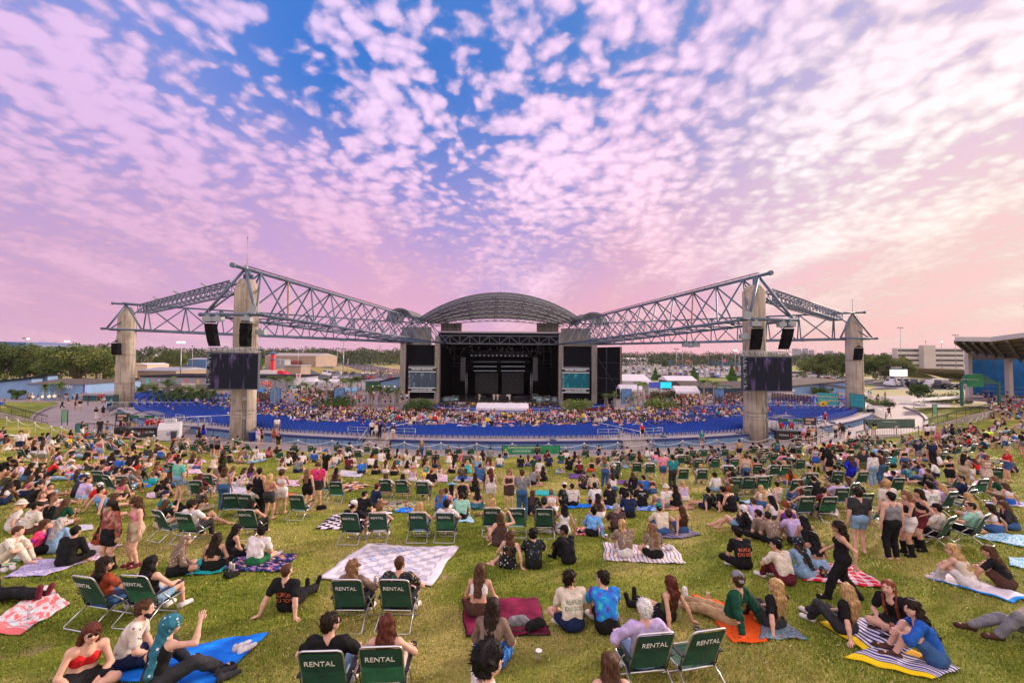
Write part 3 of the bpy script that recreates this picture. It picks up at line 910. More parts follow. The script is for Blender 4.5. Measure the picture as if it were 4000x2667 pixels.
#video screens
def screen_mat(name,tintc,tintb,dark=(.022,.021,.03)):
 m,nt,bs=NM(name)
 tc=NN(nt,'ShaderNodeTexCoord');g=tc.outputs['Generated']
 mp=NN(nt,'ShaderNodeMapping');SI(mp,'Scale',(9,1,1.4));SI(mp,'Rotation',(0,.35,0));LK(nt,g,mp.inputs['Vector'])
 a=SN(nt,NZ(nt,mp.outputs[0],1.2,7,.7),.52,.70)
 mp2=NN(nt,'ShaderNodeMapping');SI(mp2,'Scale',(2.5,1,26));SI(mp2,'Rotation',(0,-.3,0));LK(nt,g,mp2.inputs['Vector'])
 b=SN(nt,NZ(nt,mp2.outputs[0],1.6,6,.75),.64,.74)
 sp=NN(nt,'ShaderNodeSeparateXYZ');LK(nt,g,sp.inputs[0])
 top=SN(nt,sp.outputs[2],.35,.75);low=SN(nt,sp.outputs[2],.45,.2)
 c=MX(nt,a,dark,tintc);c2=MX(nt,top,dark,c)
 mul=NN(nt,'ShaderNodeMath');mul.operation='MULTIPLY';LK(nt,b,mul.inputs[0]);LK(nt,top,mul.inputs[1])
 c2=MX(nt,mul.outputs[0],c2,tintb)
 mp3=NN(nt,'ShaderNodeMapping');SI(mp3,'Scale',(6,1,.4));LK(nt,g,mp3.inputs['Vector'])
 bars=SN(nt,NZ(nt,mp3.outputs[0],1.3,1),.52,.64)
 m3=NN(nt,'ShaderNodeMath');m3.operation='MULTIPLY';LK(nt,bars,m3.inputs[0]);LK(nt,low,m3.inputs[1])
 c3=MX(nt,m3.outputs[0],c2,tuple(.55*q for q in tintc))
 left=SN(nt,sp.outputs[0],.10,.02);s4=SN(nt,NZ(nt,mp2.outputs[0],3.1,6),.55,.62)
 m4=NN(nt,'ShaderNodeMath');m4.operation='MULTIPLY';LK(nt,left,m4.inputs[0]);LK(nt,s4,m4.inputs[1])
 c4=MX(nt,m4.outputs[0],c3,(.95,.9,.95))
 LK(nt,c4,bs.inputs['Emission Color']);SI(bs,'Emission Strength',1.0)
 SI(bs,'Base Color',(.003,.003,.004,1));SI(bs,'Roughness',.9);SI(bs,'Specular IOR Level',.02)
 return m
M_SCR=screen_mat('lit screen violet',(.13,.08,.18),(.7,.6,.8),(.014,.013,.02))
M_SCRC=screen_mat('lit screen grey blue',(.20,.24,.34),(.75,.8,.9),(.05,.055,.075))
M_SCRT=screen_mat('lit screen teal',(.03,.32,.38),(.35,.8,.85),(.01,.075,.10))
M_FRAME=mat('screen bezel',(.03,.04,.075),.5)
def big_screen(x0,x1,y0,y1,D,label,lab2,ytr):
 a=P(x0,y1,D);b=P(x1,y0,D)
 c=V_(((a.x+b.x)/2,D,a.z))
 t=EM('video_screen',c,0,label,'screen','hanging video screens')
 w=b.x-a.x;h=b.z-a.z
 mb=MB();mb.bb(-w/2,w/2,0,.35,0,h);mb.B('cabinet',M_FRAME,t)
 mb=MB();mb.bb(-w/2+.06,w/2-.06,-.03,.0,.1,h-.12);mb.B('display',M_SCR,t)
 t2=EM('rigging_truss',c+V_((0,0,h+.05)),0,lab2,'truss','alloy rigging trusses over the video screens')
 ht=P(x0,ytr,D).z-b.z-.05;mb=MB();n=9
 for yy in(.0,.4):
  for zz in(0.04,ht):mb.T((-w/2,yy,zz),(w/2,yy,zz),.035,n=6)
  for i in range(n):
   xa=-w/2+w*i/n;xb=xa+w/n
   mb.T((xa,yy,.04),(xb,yy,ht),.022,n=5);mb.T((xa,yy,ht),(xb,yy,.04),.022,n=5);mb.T((xa,yy,0),(xa,yy,ht),.028,n=5)
 mb.B('frame',mat('alloy truss tube',(.5,.52,.55),.35,metal=.8),t2)
 mb=MB()
 for i in range(n):xa=-w/2+w*(i+.5)/n;mb.T((xa-.12,.2,ht),(xa+.1,.18,-.02),.05,n=5)
 for s in(-1,1):mb.T((s*w*.42,.2,ht),(s*w*.40,.2,ht+1.3),.02,n=5);mb.T((s*w*.48,.2,ht),(s*w*.44,.2,ht+.5),.02,n=5)
 mb.B('cable_loom',MK,t2)
big_screen(804,1010,1378,1520,43.6,'large video screen showing dark violet streaks, on the left near column','alloy truss loaded with black cables above the left video screen',1358)
big_screen(2902,3093,1393,1527,45.2,'large video screen showing dark violet streaks, on the right near column','alloy truss loaded with black cables above the right video screen',1372)
#stage house
DS=106.0
MTW=CN('tower concrete',(.33,.30,.27),.3,.4,.85,True)
M_BLK=mat('black stage drape',(.005,.005,.007),.95,spec=.05,var=.4,vscale=.6)
MBL=mat('black corrugated panel',(.008,.009,.013),.85,spec=.1,var=.3,vscale=.4)
MGK=mat('black gear',(.02,.022,.028),.4)
def pv(px,py,D=DS):return P(px,py,D)
XL=pv(1716,1500).x;XR=pv(2183,1500).x;ZTOP=pv(1957,1301).z;ZDECK=pv(1957,1572).z;ZPIT=-3.38
sh=EM('stage_house',((XL+XR)/2,DS,ZPIT),0,'huge black stage opening with lattice header beam, concrete towers on both sides','stage')
So=-sh.location
def sp(mb,name,m,par=None,sm=None):
 o=mb.B(name,m,par or sh);o.location=So if(par is None or par is sh)else(0,0,0);return o
mb=MB()
mb.bb(XL-.2,XR+.2,DS+22,DS+22.4,ZPIT,ZTOP);mb.bb(XL-.5,XL-.1,DS+.5,DS+22,ZPIT,ZTOP);mb.bb(XR+.1,XR+.5,DS+.5,DS+22,ZPIT,ZTOP)
sp(mb,'black_walls',M_BLK)
mb=MB();mb.bb(XL-.5,XR+.5,DS-.5,DS+22.4,ZTOP,ZTOP+.35)
sp(mb,'flat_roof',mat('pale roof edge',(.34,.33,.36),.7))
mb=MB();mb.bb(XL,XR,DS-1.5,DS+22,ZDECK-.25,ZDECK)
sp(mb,'stage_deck',mat('dark stage deck',(.035,.033,.035),.6))
mb=MB();mb.bb(XL,XR,DS-1.4,DS-1.2,ZPIT,ZDECK-.26)
for i in range(18):
 x=XL+(XR-XL)*(i+.5)/18;mb.bb(x-.03,x+.03,DS-1.46,DS-1.4,ZPIT,ZDECK-.3)
sp(mb,'deck_skirt',MBL)
zt0=pv(1957,1312).z;zt1=pv(1957,1343).z;mb=MB()
for yy in(DS-.3,DS+.9):
 mb.BE((XL,yy,zt0),(XR,yy,zt0),.2,.22);mb.BE((XL,yy,zt1),(XR,yy,zt1),.25,.3)
 n=12
 for i in range(n):
  a=XL+(XR-XL)*i/n;b=XL+(XR-XL)*(i+1)/n
  z0,z1=(zt1,zt0)if i%2==0 else(zt0,zt1)
  mb.BE((a,yy,z0),(b,yy,z1),.12,.14)
  mb.BE((a,yy,zt1),(a,yy,zt0),.1,.1)
sp(mb,'header_truss',mat('grey blue header steel',(.075,.09,.12),.5,metal=.3))
mb=MB();mb.bb(XL,XR,DS+1.2,DS+1.5,zt1,zt0+.4)
sp(mb,'header_backing',MBL)
mb=MB()
rr=random.Random(3)
for(yy,z)in((DS+3,pv(1,1366,DS+3).z),(DS+5,pv(1,1378,DS+5).z),(DS+6,pv(1,1400,DS+6).z)):
 for dz in(0,.5):mb.T((XL+7,yy,z+dz),(XR-7,yy,z+dz),.06,n=5)
 for i in range(26):
  x=XL+7+(XR-XL-14)*i/25;mb.T((x,yy,z),(x+.5,yy,z+.5),.03,n=4)
for i in range(40):
 x=rr.uniform(XL+1,XR-1);z=rr.uniform(ZDECK+12,zt1-.5);mb.box((x,DS+rr.uniform(2,8),z),(.35,.35,.5))
 if i%2:mb.T((x,DS+4,z),(x,DS+4,zt1),.02,n=4)
for s,cx in((1,pv(1808,1,DS+2).x),(-1,pv(2092,1,DS+2).x)):
 for dx in(-2.2,2.2):mb.T((cx,DS+2,pv(1,1385,DS+2).z),(cx+dx,DS+2,zt1),.07,n=5)
sp(mb,'lighting_rig',MGK)
mb=MB()
for cx in(1808,2090):
 a=P(cx-8,1396,DS+2);b=P(cx+10,1488,DS+2)
 for k in range(14):
  z0=a.z+(b.z-a.z)*k/14;z1=a.z+(b.z-a.z)*(k+.9)/14;mb.bb(a.x,b.x,DS+1.6-.01*k,DS+2.4,z1,z0)
sp(mb,'line_array',mat('dark speaker grille',(.028,.03,.037),.6))
D2=DS+14
M_VW=mat('unlit video wall',(.008,.009,.012),.6)
M_VWL=mat('video wall line',(.05,.055,.075),.5)
for(xa,xb)in((1856,1946),(1960,2045)):
 a=P(xa,1536,D2);b=P(xb,1456,D2)
 mb=MB();mb.bb(a.x,b.x,D2,D2+.3,a.z,b.z);w=sp(mb,'video_wall',M_VW)
 mb=MB();W=b.x-a.x;H=b.z-a.z
 nx,nz=4,3
 for i in range(nx):
  for j in range(nz):
   x=a.x+W*(i+.5)/nx;z=a.z+H*(j+.5)/nz;p=[(x+mth.cos(R_(60*k))*W/nx*.46,D2-.04,z+mth.sin(R_(60*k))*H/nz*.42)for k in range(6)]
   for k in range(6):mb.BE(p[k],p[(k+1)%6],.05,.05)
   mb.BE((x-W/nx/2,D2-.04,z),(x+W/nx/2,D2-.04,z),.03,.03)
 for j in range(nz+1):mb.BE((a.x,D2-.04,a.z+H*j/nz),(b.x,D2-.04,a.z+H*j/nz),.05,.05)
 sp(mb,'wall_lattice',M_VWL)
M_LED=mat('white led strip',(.5,.5,.5),.5,emit=(.85,.88,1.0),estr=.5)
mb=MB()
for y_ in(1413,1431,1448):
 for(xa,xb)in((1850,1940),(1958,2050)):
  a=P(xa,y_,D2-.5);b=P(xb,y_,D2-.5);mb.BE(a,b,.06,.07 if y_!=1413 else.03)
for i in range(14):
 a=P(1842+i*16.5,1388+(i>7),DS+7);mb.box(a,(.32,.1,.16))
sp(mb,'led_strip',M_LED)
M_ALL=MATS['alloy truss tube']
mb=MB()
for cx in(1821,2075):
 a=P(cx-3,1560,DS+4);b=P(cx+4,1458,DS+4)
 for x in(a.x,b.x):mb.T((x,DS+4,a.z),(x,DS+4,b.z),.05,n=5)
 for k in range(9):z=a.z+(b.z-a.z)*k/8;mb.T((a.x,DS+4,z),(b.x,DS+4,z+.3),.035,n=4)
sp(mb,'ladder_truss',M_ALL)
mb=MB()
for(xa,xb,dd,h)in((1855,1900,12,.6),(1920,1990,12,.9),(2005,2050,12,.6)):
 a=P(xa,1560,DS+dd);b=P(xb,1560,DS+dd);mb.bb(a.x,b.x,DS+dd-1,DS+dd+1,ZDECK,ZDECK+h)
sp(mb,'riser',MGK)
M_CASE=mat('flight case blue grey',(.16,.24,.28),.5,metal=.3)
k=0
for(x0,x1)in((1722,1800),(2090,2180)):
 for i in range(9):
  x=rr.uniform(x0,x1);y=DS+rr.uniform(1.5,6);c=P(x,1500,y);w=rr.uniform(.8,1.5);h=rr.uniform(.7,1.7);k+=1
  o=MB().box((0,0,h/2),(w,.8,h));
  for e in(-1,1):o.box((e*w/2,-.4,h/2),(.06,.06,h*1.002),mi=1);
  o.box((0,-.41,h-.05),(w,.04,.07),mi=1);o.box((0,-.41,h*.45),(w*.7,.03,h*.35),mi=2)
  o=o.B('flight_case',[MGK if i%3 else M_CASE,M_ALL,mat('pale green panel',(.3,.5,.48),.4)])
  o.location=(c.x,y,ZDECK)
  tag(o,'%s equipment case with metal edges in the dark %s wing of the stage'%('black' if i%3 else 'blue grey','left' if x0<1900 else 'right'),'equipment case','equipment cases in the %s wing'%('left' if x0<1900 else 'right'))
def tower(xa,xb,xc,xd,ytop,ybase,label,teal):
 D=DS-.6
 p=P(xa,ybase,D);t=EM('stage_tower',(p.x,D,ZPIT),0,label,'tower','concrete towers beside the stage')
 O=-t.location
 def q(mb,name,m):
  o=mb.B(name,m,t);o.location=O;return o
 zt=P(xa,ytop,D).z;zb=ZPIT
 for(u,v)in((xa,xb),(xc,xd)):
  a=P(u,1450,D).x;b=P(v,1450,D).x;mb=MB();mb.bb(a,b,D-.2,D+1.8,zb,zt+(2.2 if u==xc else 3.0));q(mb,'pillar',MTW)
 a=P(xb,1450,D).x;b=P(xc,1450,D).x
 mb=MB();mb.bb(a,b,D+.5,D+1.5,zb,P(1,ybase-28,D).z);q(mb,'sill_wall',MTW)
 mb=MB();mb.bb(a,b,D+.6,D+1.4,P(1,ybase-28,D).z,zt);mb.bb(a,b,D+.3,D+.6,zt-.3,zt+.1)
 for i in range(30):
  z=P(1,ybase-28,D).z+(zt-P(1,ybase-28,D).z)*i/30;mb.bb(a,b,D+.56,D+.6,z,z+.12)
 q(mb,'black_infill',MBL)
 mb=MB();mb.bb(P(xb,1,D).x,P(xc,1,D).x,D+1.6,D+2.2,zt-.5,zt+4.6);q(mb,'upper_wall',MTW)
 sx0,sx1,sy0,sy1=(1596,1700,1436,1530)if not teal else(2197,2300,1440,1533)
 s=EM('relay_screen',(0,0,0),0,('teal' if teal else 'grey blue')+' picture on the video screen of the '+('right' if teal else 'left')+' stage tower','screen','relay screens on the stage towers')
 c=P((sx0+sx1)/2,sy1,D-.6);s.location=(c.x,D-.6,c.z)
 w=P(sx1,1,D-.6).x-P(sx0,1,D-.6).x;h=P(1,sy0,D-.6).z-P(1,sy1,D-.6).z
 mb=MB();mb.bb(-w/2-.1,w/2+.1,.02,.5,-.1,h+.1);mb.B('cabinet',MGK,s)
 zz0=0.1+h*.14;zz1=h*.80
 mb=MB();mb.bb(-w/2+.1,w/2-.1,-.04,.02,zz0+.2,zz1-.1);mb.B('display',M_SCRT if teal else M_SCRC,s)
 mb=MB();
 for z in(-.02,zz0,zz1+.15,h-.02):mb.bb(-w/2,w/2,-.05,.02,z,z+.1)
 mb.B('white_strip',mat('white lit strip',(.8,.8,.8),.5,emit=(.8,.8,.85),estr=.45),s)
 Mw=mat('white lettering lit',(.8,.8,.8),.5,emit=(.9,.9,.9),estr=.6)
 ST('MIDFLORIDA  AMPHITHEATRE',.38,Mw,(0,-.06,(zz1+.15+h)/2+.12),(R_(90),0,0),s)
 ST('CleanEarth CONCERT SERIES',.40,Mw,(0,-.06,zz0/2+.02),(R_(90),0,0),s)
 mb=MB();
 for k in range(2):mb.T((-w/2,-.1,h+.2+k*.3),(w/2,-.1,h+.2+k*.3),.04,n=5)
 for k in range(12):mb.T((-w/2+w*k/11,-.1,h+.2),(-w/2+w*(k+.6)/11.6,-.1,h+.5),.03,n=4)
 mb.B('hanging_truss',M_ALL,s)
 return t
tower(1563,1584,1698,1716,1347,1572,'concrete tower left of the stage with black infill and relay screen',False)
tower(2183,2200,2311,2332,1353,1576,'concrete tower right of the stage with black infill and relay screen',True)
a=P(2333,1585,DS-3);b=P(2427,1354,DS-8)
mb=MB();mb.BE((a.x,DS+1,(ZPIT+b.z)/2),(b.x,DS-8,(ZPIT+b.z)/2),.3,b.z-ZPIT)
v=V_((b.x-a.x,-9,0))
for f in(.25,.5,.75):mb.BE(V_((a.x,DS+.8,ZPIT+(b.z-ZPIT)*f))-V_((.12,.2,0)),V_((b.x,DS-8.2,ZPIT+(b.z-ZPIT)*f))-V_((.12,.2,0)),.12,.2,1)
for f in(.5,1.0):mb.BE(V_((a.x,DS+1,ZPIT))+v*f-V_((.2,.2,0)),V_((a.x,DS+1,b.z))+v*f-V_((.2,.2,0)),.25,.25,2 if f==1 else 1)
mb.BE(V_((a.x,DS+.7,b.z-1))-V_((.2,.2,0)),V_((b.x,DS-8.3,ZPIT+4))-V_((.2,.2,0)),.15,.2,1)
tag(mb.B('side_screen_panel',[MBL,MGK,mat('rusted edge',(.22,.15,.11),.8)]),'tall black sound panel right of the right stage tower','panel')
#arched membrane roof
M_MEMB,nt,bs=NM('grey membrane')
tr=NN(nt,'ShaderNodeBsdfTranslucent');SI(tr,0,(.17,.165,.175,1));mx=NN(nt,'ShaderNodeMixShader');SI(mx,0,.6)
SI(bs,'Base Color',(.36,.36,.39,1));SI(bs,'Roughness',.8)
LK(nt,bs.outputs[0],mx.inputs[1]);LK(nt,tr.outputs[0],mx.inputs[2]);LK(nt,mx.outputs[0],nt.nodes['Material Output'].inputs[0])
M_ARCH=mat('arch steel tube',(.10,.13,.18),.45,metal=.3)
def arch_pts(x0,x1,y,zs,za,n,pw=2.0):
 c=(x0+x1)/2;hw=(x1-x0)/2;out=[]
 h=za-zs;Rr=(hw*hw+h*h)/(2*h)
 for i in range(n+1):
  x=-hw+2*hw*i/n
  out.append(V_((c+x,y,za-Rr+mth.sqrt(max(0,Rr*Rr-x*x)))))
 return out
def vault(name,label,f,b,n,ribs,dr,thick=.9,cat='roof',group=None,rch=.11):
 """f, b: (x0, x1, y, zspring, zapex) of the front and rear arches"""
 t=EM(name,(0,0,0),0,label,cat,group);t.location=((f[0]+f[1])/2,f[2],f[3]);O=-t.location
 def q(mb,nm,m):o=mb.B(nm,m,t);o.location=O;return o
 A=[arch_pts(*[f[i]+(b[i]-f[i])*k/ribs for i in range(5)],n)for k in range(ribs+1)]
 V=[];F=[]
 for k in range(ribs+1):
  for p in A[k]:V.append(p+V_((0,0,thick+.08)))
 F=[(k*(n+1)+i,k*(n+1)+i+1,(k+1)*(n+1)+i+1,(k+1)*(n+1)+i)for k in range(ribs)for i in range(n)]
 m0=len(V)
 mb=MB();mb.add(V,F,0,True);q(mb,'membrane',M_MEMB)
 for k in range(ribs+1):
  mb=MB();up=V_((0,0,thick))
  lo=A[k];hi=[p+up for p in A[k]]
  mb.PA(lo,rch,6);mb.PA(hi,rch,6)
  for i in range(n):
   if i%2==0:mb.T(lo[i],hi[i+1],rch*.55,n=4,caps=False)
   else:mb.T(hi[i],lo[i+1],rch*.55,n=4,caps=False)
  q(mb,'arch_truss',M_ARCH)
 mb=MB()
 for i in range(2,n-1,max(1,n//14)):
  for k in range(ribs):mb.T(A[k][i],A[k+1][i],rch*.6,n=5,caps=False)
 for k in range(0,ribs):
  for i in range(3,n-3,n//5):mb.T(A[k][i],A[k+1][min(n,i+2)],rch*.8,n=5,caps=False)
 q(mb,'purlins',M_ARCH)
 return t
fx0,fx1=P(1632,1262,101).x,P(2276,1262,101).x
rx0,rx1=P(1700,1277,132).x,P(2190,1277,132).x
vault('arched_roof','wide grey membrane arch roof on curved lattice ribs over the stage',(fx0,fx1,101,P(1957,1264,101).z,P(1957,1158,101).z),(rx0,rx1,132,P(1957,1277,132).z,P(1957,1252,132).z-.2),34,5,1)
t=MB();a=P(1957,1147,101);t.T((a.x,101,a.z-.4),(a.x,101,P(1955,1088,101).z),.05,n=6);t.BA((a.x,101,P(1955,1088,101).z),.12,8)
tag(t.B('lightning_mast',MR),'thin mast on top of the arched roof','mast')
for(x0,x1,ya,ys,lab,bx)in((1530,1632,1193,1250,'left',1),(2262,2378,1203,1255,'right',-1)):
 vault('side_vault','small barrel canopy of grey membrane beside the arch roof on the %s'%lab,(P(x0,1,102).x,P(x1,1,102).x,102,P(1,ys,102).z,P(1,ya+4,102).z),(P(x0,1,102).x+bx*1.0,P(x1,1,102).x+bx*1.0,112,P(1,ys,102).z,P(1,ya+4,102).z),14,3,1,thick=.35,group='small barrel canopies',rch=.08)
 x0b,x1b=(1606,1652)if lab=='left' else(2250,2300)
 vault('rear_vault','pale rounded canopy peeping out behind the %s barrel canopy'%lab,(P(x0b,1,118).x,P(x1b+6,1,118).x,118,P(1,1262,118).z,P(1,1214,118).z),(P(x0b,1,118).x,P(x1b+6,1,118).x,126,P(1,1262,118).z,P(1,1214,118).z),12,2,1,thick=.2,rch=.05)
for(x0,x1,lab)in((1722,1803,'left'),(2097,2182,'right')):
 mb=MB();a=P(x0,1302,128);b=P(x1,1262,128);mb.bb(a.x,b.x,128,129,a.z-10,b.z)
 for f in(.33,.66):x=a.x+(b.x-a.x)*f;mb.bb(x-.08,x+.08,127.8,128,a.z-10,b.z+.2,1)
 mb.bb(a.x,b.x,127.8,128,(a.z+b.z)/2+.4,(a.z+b.z)/2+.6,1)
 tag(mb.B('fly_wall',[MTW,M_ARCH]),'stained concrete wall under the rear %s end of the arch roof'%lab,'wall')
#performers are added with the people; mixing tent
def TN(name,label,c,w,d,he,hr,m,open_front=True,group=None,cat='tent',rz=0,legs=3):
 t=EM(name,c,rz,label,cat,group)
 mb=MB();n=8
 pts=[]
 for i in range(n+1):
  x=-w/2+w*i/n
  sag=.1*mth.sin(i*mth.pi)
  pts.append([(x,-d/2-.05,he),(x,0,hr+.05*(i%2)),(x,d/2+.05,he)])
 V=[p for r in pts for p in r];V+=[(p[0],p[1],p[2]-.05)for p in V]
 F=[(i*3+j,(i+1)*3+j,(i+1)*3+j+1,i*3+j+1)for i in range(n)for j in range(2)]
 m0=len(V)//2;F+=[tuple(reversed([q+m0 for q in f]))for f in F]
 mb.add(V,F)
 for i in range(n):
  mb.quad((pts[i][0][0],-d/2-.06,he),(pts[i+1][0][0],-d/2-.06,he),(pts[i+1][0][0],-d/2-.06,he-.4),(pts[i][0][0],-d/2-.06,he-.4-.0))
 for s in(-1,1):mb.add([(s*w/2,-d/2,he),(s*w/2,d/2,he),(s*w/2,0,hr)],[(0,1,2)])
 mb.B('canopy',m,t)
 for i in range(legs+1):
  for s in(-1,1):
   mb=MB();x=-w/2+w*i/legs;mb.T((x,s*d/2,0),(x,s*d/2,he),.04,n=6);mb.B('leg',MRW,t)
 return t
MWT=mat('white tent cloth',(.66,.62,.68),.6,var=.08,vscale=.8)
pc=P(1961,1655,76);tz=bowl_z(47.8)
TN('mixing_tent','long white tent over the sound desk among the seats',(pc.x,80.5,-2.3),9.6,4.6,2.1,2.75,MWT,legs=4)
mb=MB()
for i in range(40):
 x=pc.x-5.5+11*i/39;mb.T((x,77.2,tz-.2),(x,77.2,tz+.95),.02,n=4)
for z in(.2,.95):mb.T((pc.x-5.5,77.2,tz+z),(pc.x+5.5,77.2,tz+z),.03,n=5)
tag(mb.B('crowd_barrier',MRW),'silver barrier around the white mixing tent','barrier')
for s in(-1,1):
 mb=MB();x=pc.x+s*7.2;mb.bb(x-1.3,x+1.3,77,77.1,tz-.3,tz+1.0);mb.bb(x-1.35,x+1.35,76.96,77.14,tz+1.0,tz+1.08)
 tag(mb.B('privacy_panel',mat('grey panel',(.22,.23,.26),.6)),'grey panel fence at the %s end of the mixing tent'%('left' if s<0 else 'right'),'fence')
#figures: one skin grown round a posed skeleton
def surface_nets(F,org,h):
 nx,ny,nz=F.shape
 S=F<0
 c=[(i,j,k)for k in(0,1)for j in(0,1)for i in(0,1)]
 sl=lambda A,o:A[o[0]:nx-1+o[0],o[1]:ny-1+o[1],o[2]:nz-1+o[2]]
 cnt=np.zeros((nx-1,ny-1,nz-1),np.int8)
 for o in c:cnt+=sl(S,o)
 mask=(cnt>0)&(cnt<8)
 I=np.argwhere(mask)
 if len(I)==0:return np.zeros((0,3)),np.zeros((0,4),int)
 vals=[F[I[:,0]+o[0],I[:,1]+o[1],I[:,2]+o[2]]for o in c]
 acc=np.zeros((len(I),3));n=np.zeros(len(I))
 for a in range(8):
  for b in range(a+1,8):
   d=[abs(c[a][q]-c[b][q])for q in range(3)]
   if sum(d)!=1:continue
   va,vb=vals[a],vals[b];cr=(va<0)!=(vb<0)
   t=np.where(cr,va/np.where(cr,va-vb,1),0)
   p=np.array(c[a])[None]+t[:,None]*(np.array(c[b])-np.array(c[a]))[None]
   acc+=p*cr[:,None];n+=cr
 V=(I+acc/n[:,None])*h+np.array(org)[None]
 idx=-np.ones(mask.shape,np.int64);idx[mask]=np.arange(len(I))
 Q=[]
 X=np.argwhere(S[:-1,1:-1,1:-1]!=S[1:,1:-1,1:-1]);X[:,1:]+=1
 i,j,k=X.T;q=np.stack([idx[i,j-1,k-1],idx[i,j,k-1],idx[i,j,k],idx[i,j-1,k]],1);f=S[i,j,k];q[~f]=q[~f][:,::-1];Q.append(q)
 X=np.argwhere(S[1:-1,:-1,1:-1]!=S[1:-1,1:,1:-1]);X[:,0]+=1;X[:,2]+=1
 i,j,k=X.T;q=np.stack([idx[i-1,j,k-1],idx[i-1,j,k],idx[i,j,k],idx[i,j,k-1]],1);f=S[i,j,k];q[~f]=q[~f][:,::-1];Q.append(q)
 X=np.argwhere(S[1:-1,1:-1,:-1]!=S[1:-1,1:-1,1:]);X[:,0]+=1;X[:,1]+=1
 i,j,k=X.T;q=np.stack([idx[i-1,j-1,k],idx[i,j-1,k],idx[i,j,k],idx[i-1,j,k]],1);f=S[i,j,k];q[~f]=q[~f][:,::-1];Q.append(q)
 Q=np.concatenate(Q)
 return V,Q[(Q>=0).all(1)]
def grow(segs,h,k=.03,infl=0.,wr=0.,wf=18.):
 """segs: (a, b, ra, rb[, k]); union with soft joins; returns vertices and quads"""
 pts=np.array([s[0]for s in segs]+[s[1]for s in segs],float);rm=max(max(s[2],s[3])for s in segs)+infl+.03
 lo=pts.min(0)-rm;hi=pts.max(0)+rm
 N=np.ceil((hi-lo)/h).astype(int)+1
 ax=[lo[i]+h*np.arange(N[i])for i in range(3)]
 F=np.full(tuple(N),.5,np.float32)
 for s in segs:
  a=np.array(s[0],float);b=np.array(s[1],float);ra,rb=s[2]+infl,s[3]+infl;kk=s[4]if len(s)>4 else k
  r=max(ra,rb)+kk+h*2
  l=np.minimum(a,b)-r;u=np.maximum(a,b)+r
  i0=np.maximum(((l-lo)/h).astype(int),0);i1=np.minimum(((u-lo)/h).astype(int)+2,N)
  X,Y,Z=np.meshgrid(ax[0][i0[0]:i1[0]],ax[1][i0[1]:i1[1]],ax[2][i0[2]:i1[2]],indexing='ij')
  ab=b-a;L2=(ab**2).sum()
  px_,py_,pz_=X-a[0],Y-a[1],Z-a[2]
  t=np.clip((px_*ab[0]+py_*ab[1]+pz_*ab[2])/max(L2,1e-9),0,1)
  d=np.sqrt((px_-t*ab[0])**2+(py_-t*ab[1])**2+(pz_-t*ab[2])**2)-(ra+t*(rb-ra))
  sub=F[i0[0]:i1[0],i0[1]:i1[1],i0[2]:i1[2]]
  hh=np.maximum(kk-np.abs(sub-d),0)/kk
  sub[...]=np.minimum(sub,d)-hh*hh*kk*.25
 if wr:
  X,Y,Z=np.meshgrid(*ax,indexing='ij')
  F+=wr*(.5*np.sin(X*wf*2.7+Z*wf*1.9+3*np.sin(Y*wf))+np.sin(X*wf+2*np.sin(Z*wf*.6))*np.sin(Z*wf*1.1+Y*wf*.9+1.5*np.sin(X*wf*.7)))
 F[0],F[-1],F[:,0],F[:,-1],F[:,:,0],F[:,:,-1]=.1,.1,.1,.1,.1,.1
 return surface_nets(F,lo,h)
def V3(*a):return np.array(a,float)
def ik(A,C,la,lb,pole):
 A=np.array(A,float);C=np.array(C,float);d=C-A;L=np.linalg.norm(d)
 if L>(la+lb)*.995:C=A+d/L*(la+lb)*.995;d=C-A;L=np.linalg.norm(d)
 x=(la*la-lb*lb+L*L)/(2*L);hh=mth.sqrt(max(la*la-x*x,0))
 dn=d/L;p=np.array(pole,float);p=p-dn*(p@dn);p/=max(np.linalg.norm(p),1e-6)
 return A+dn*x+p*hh,C
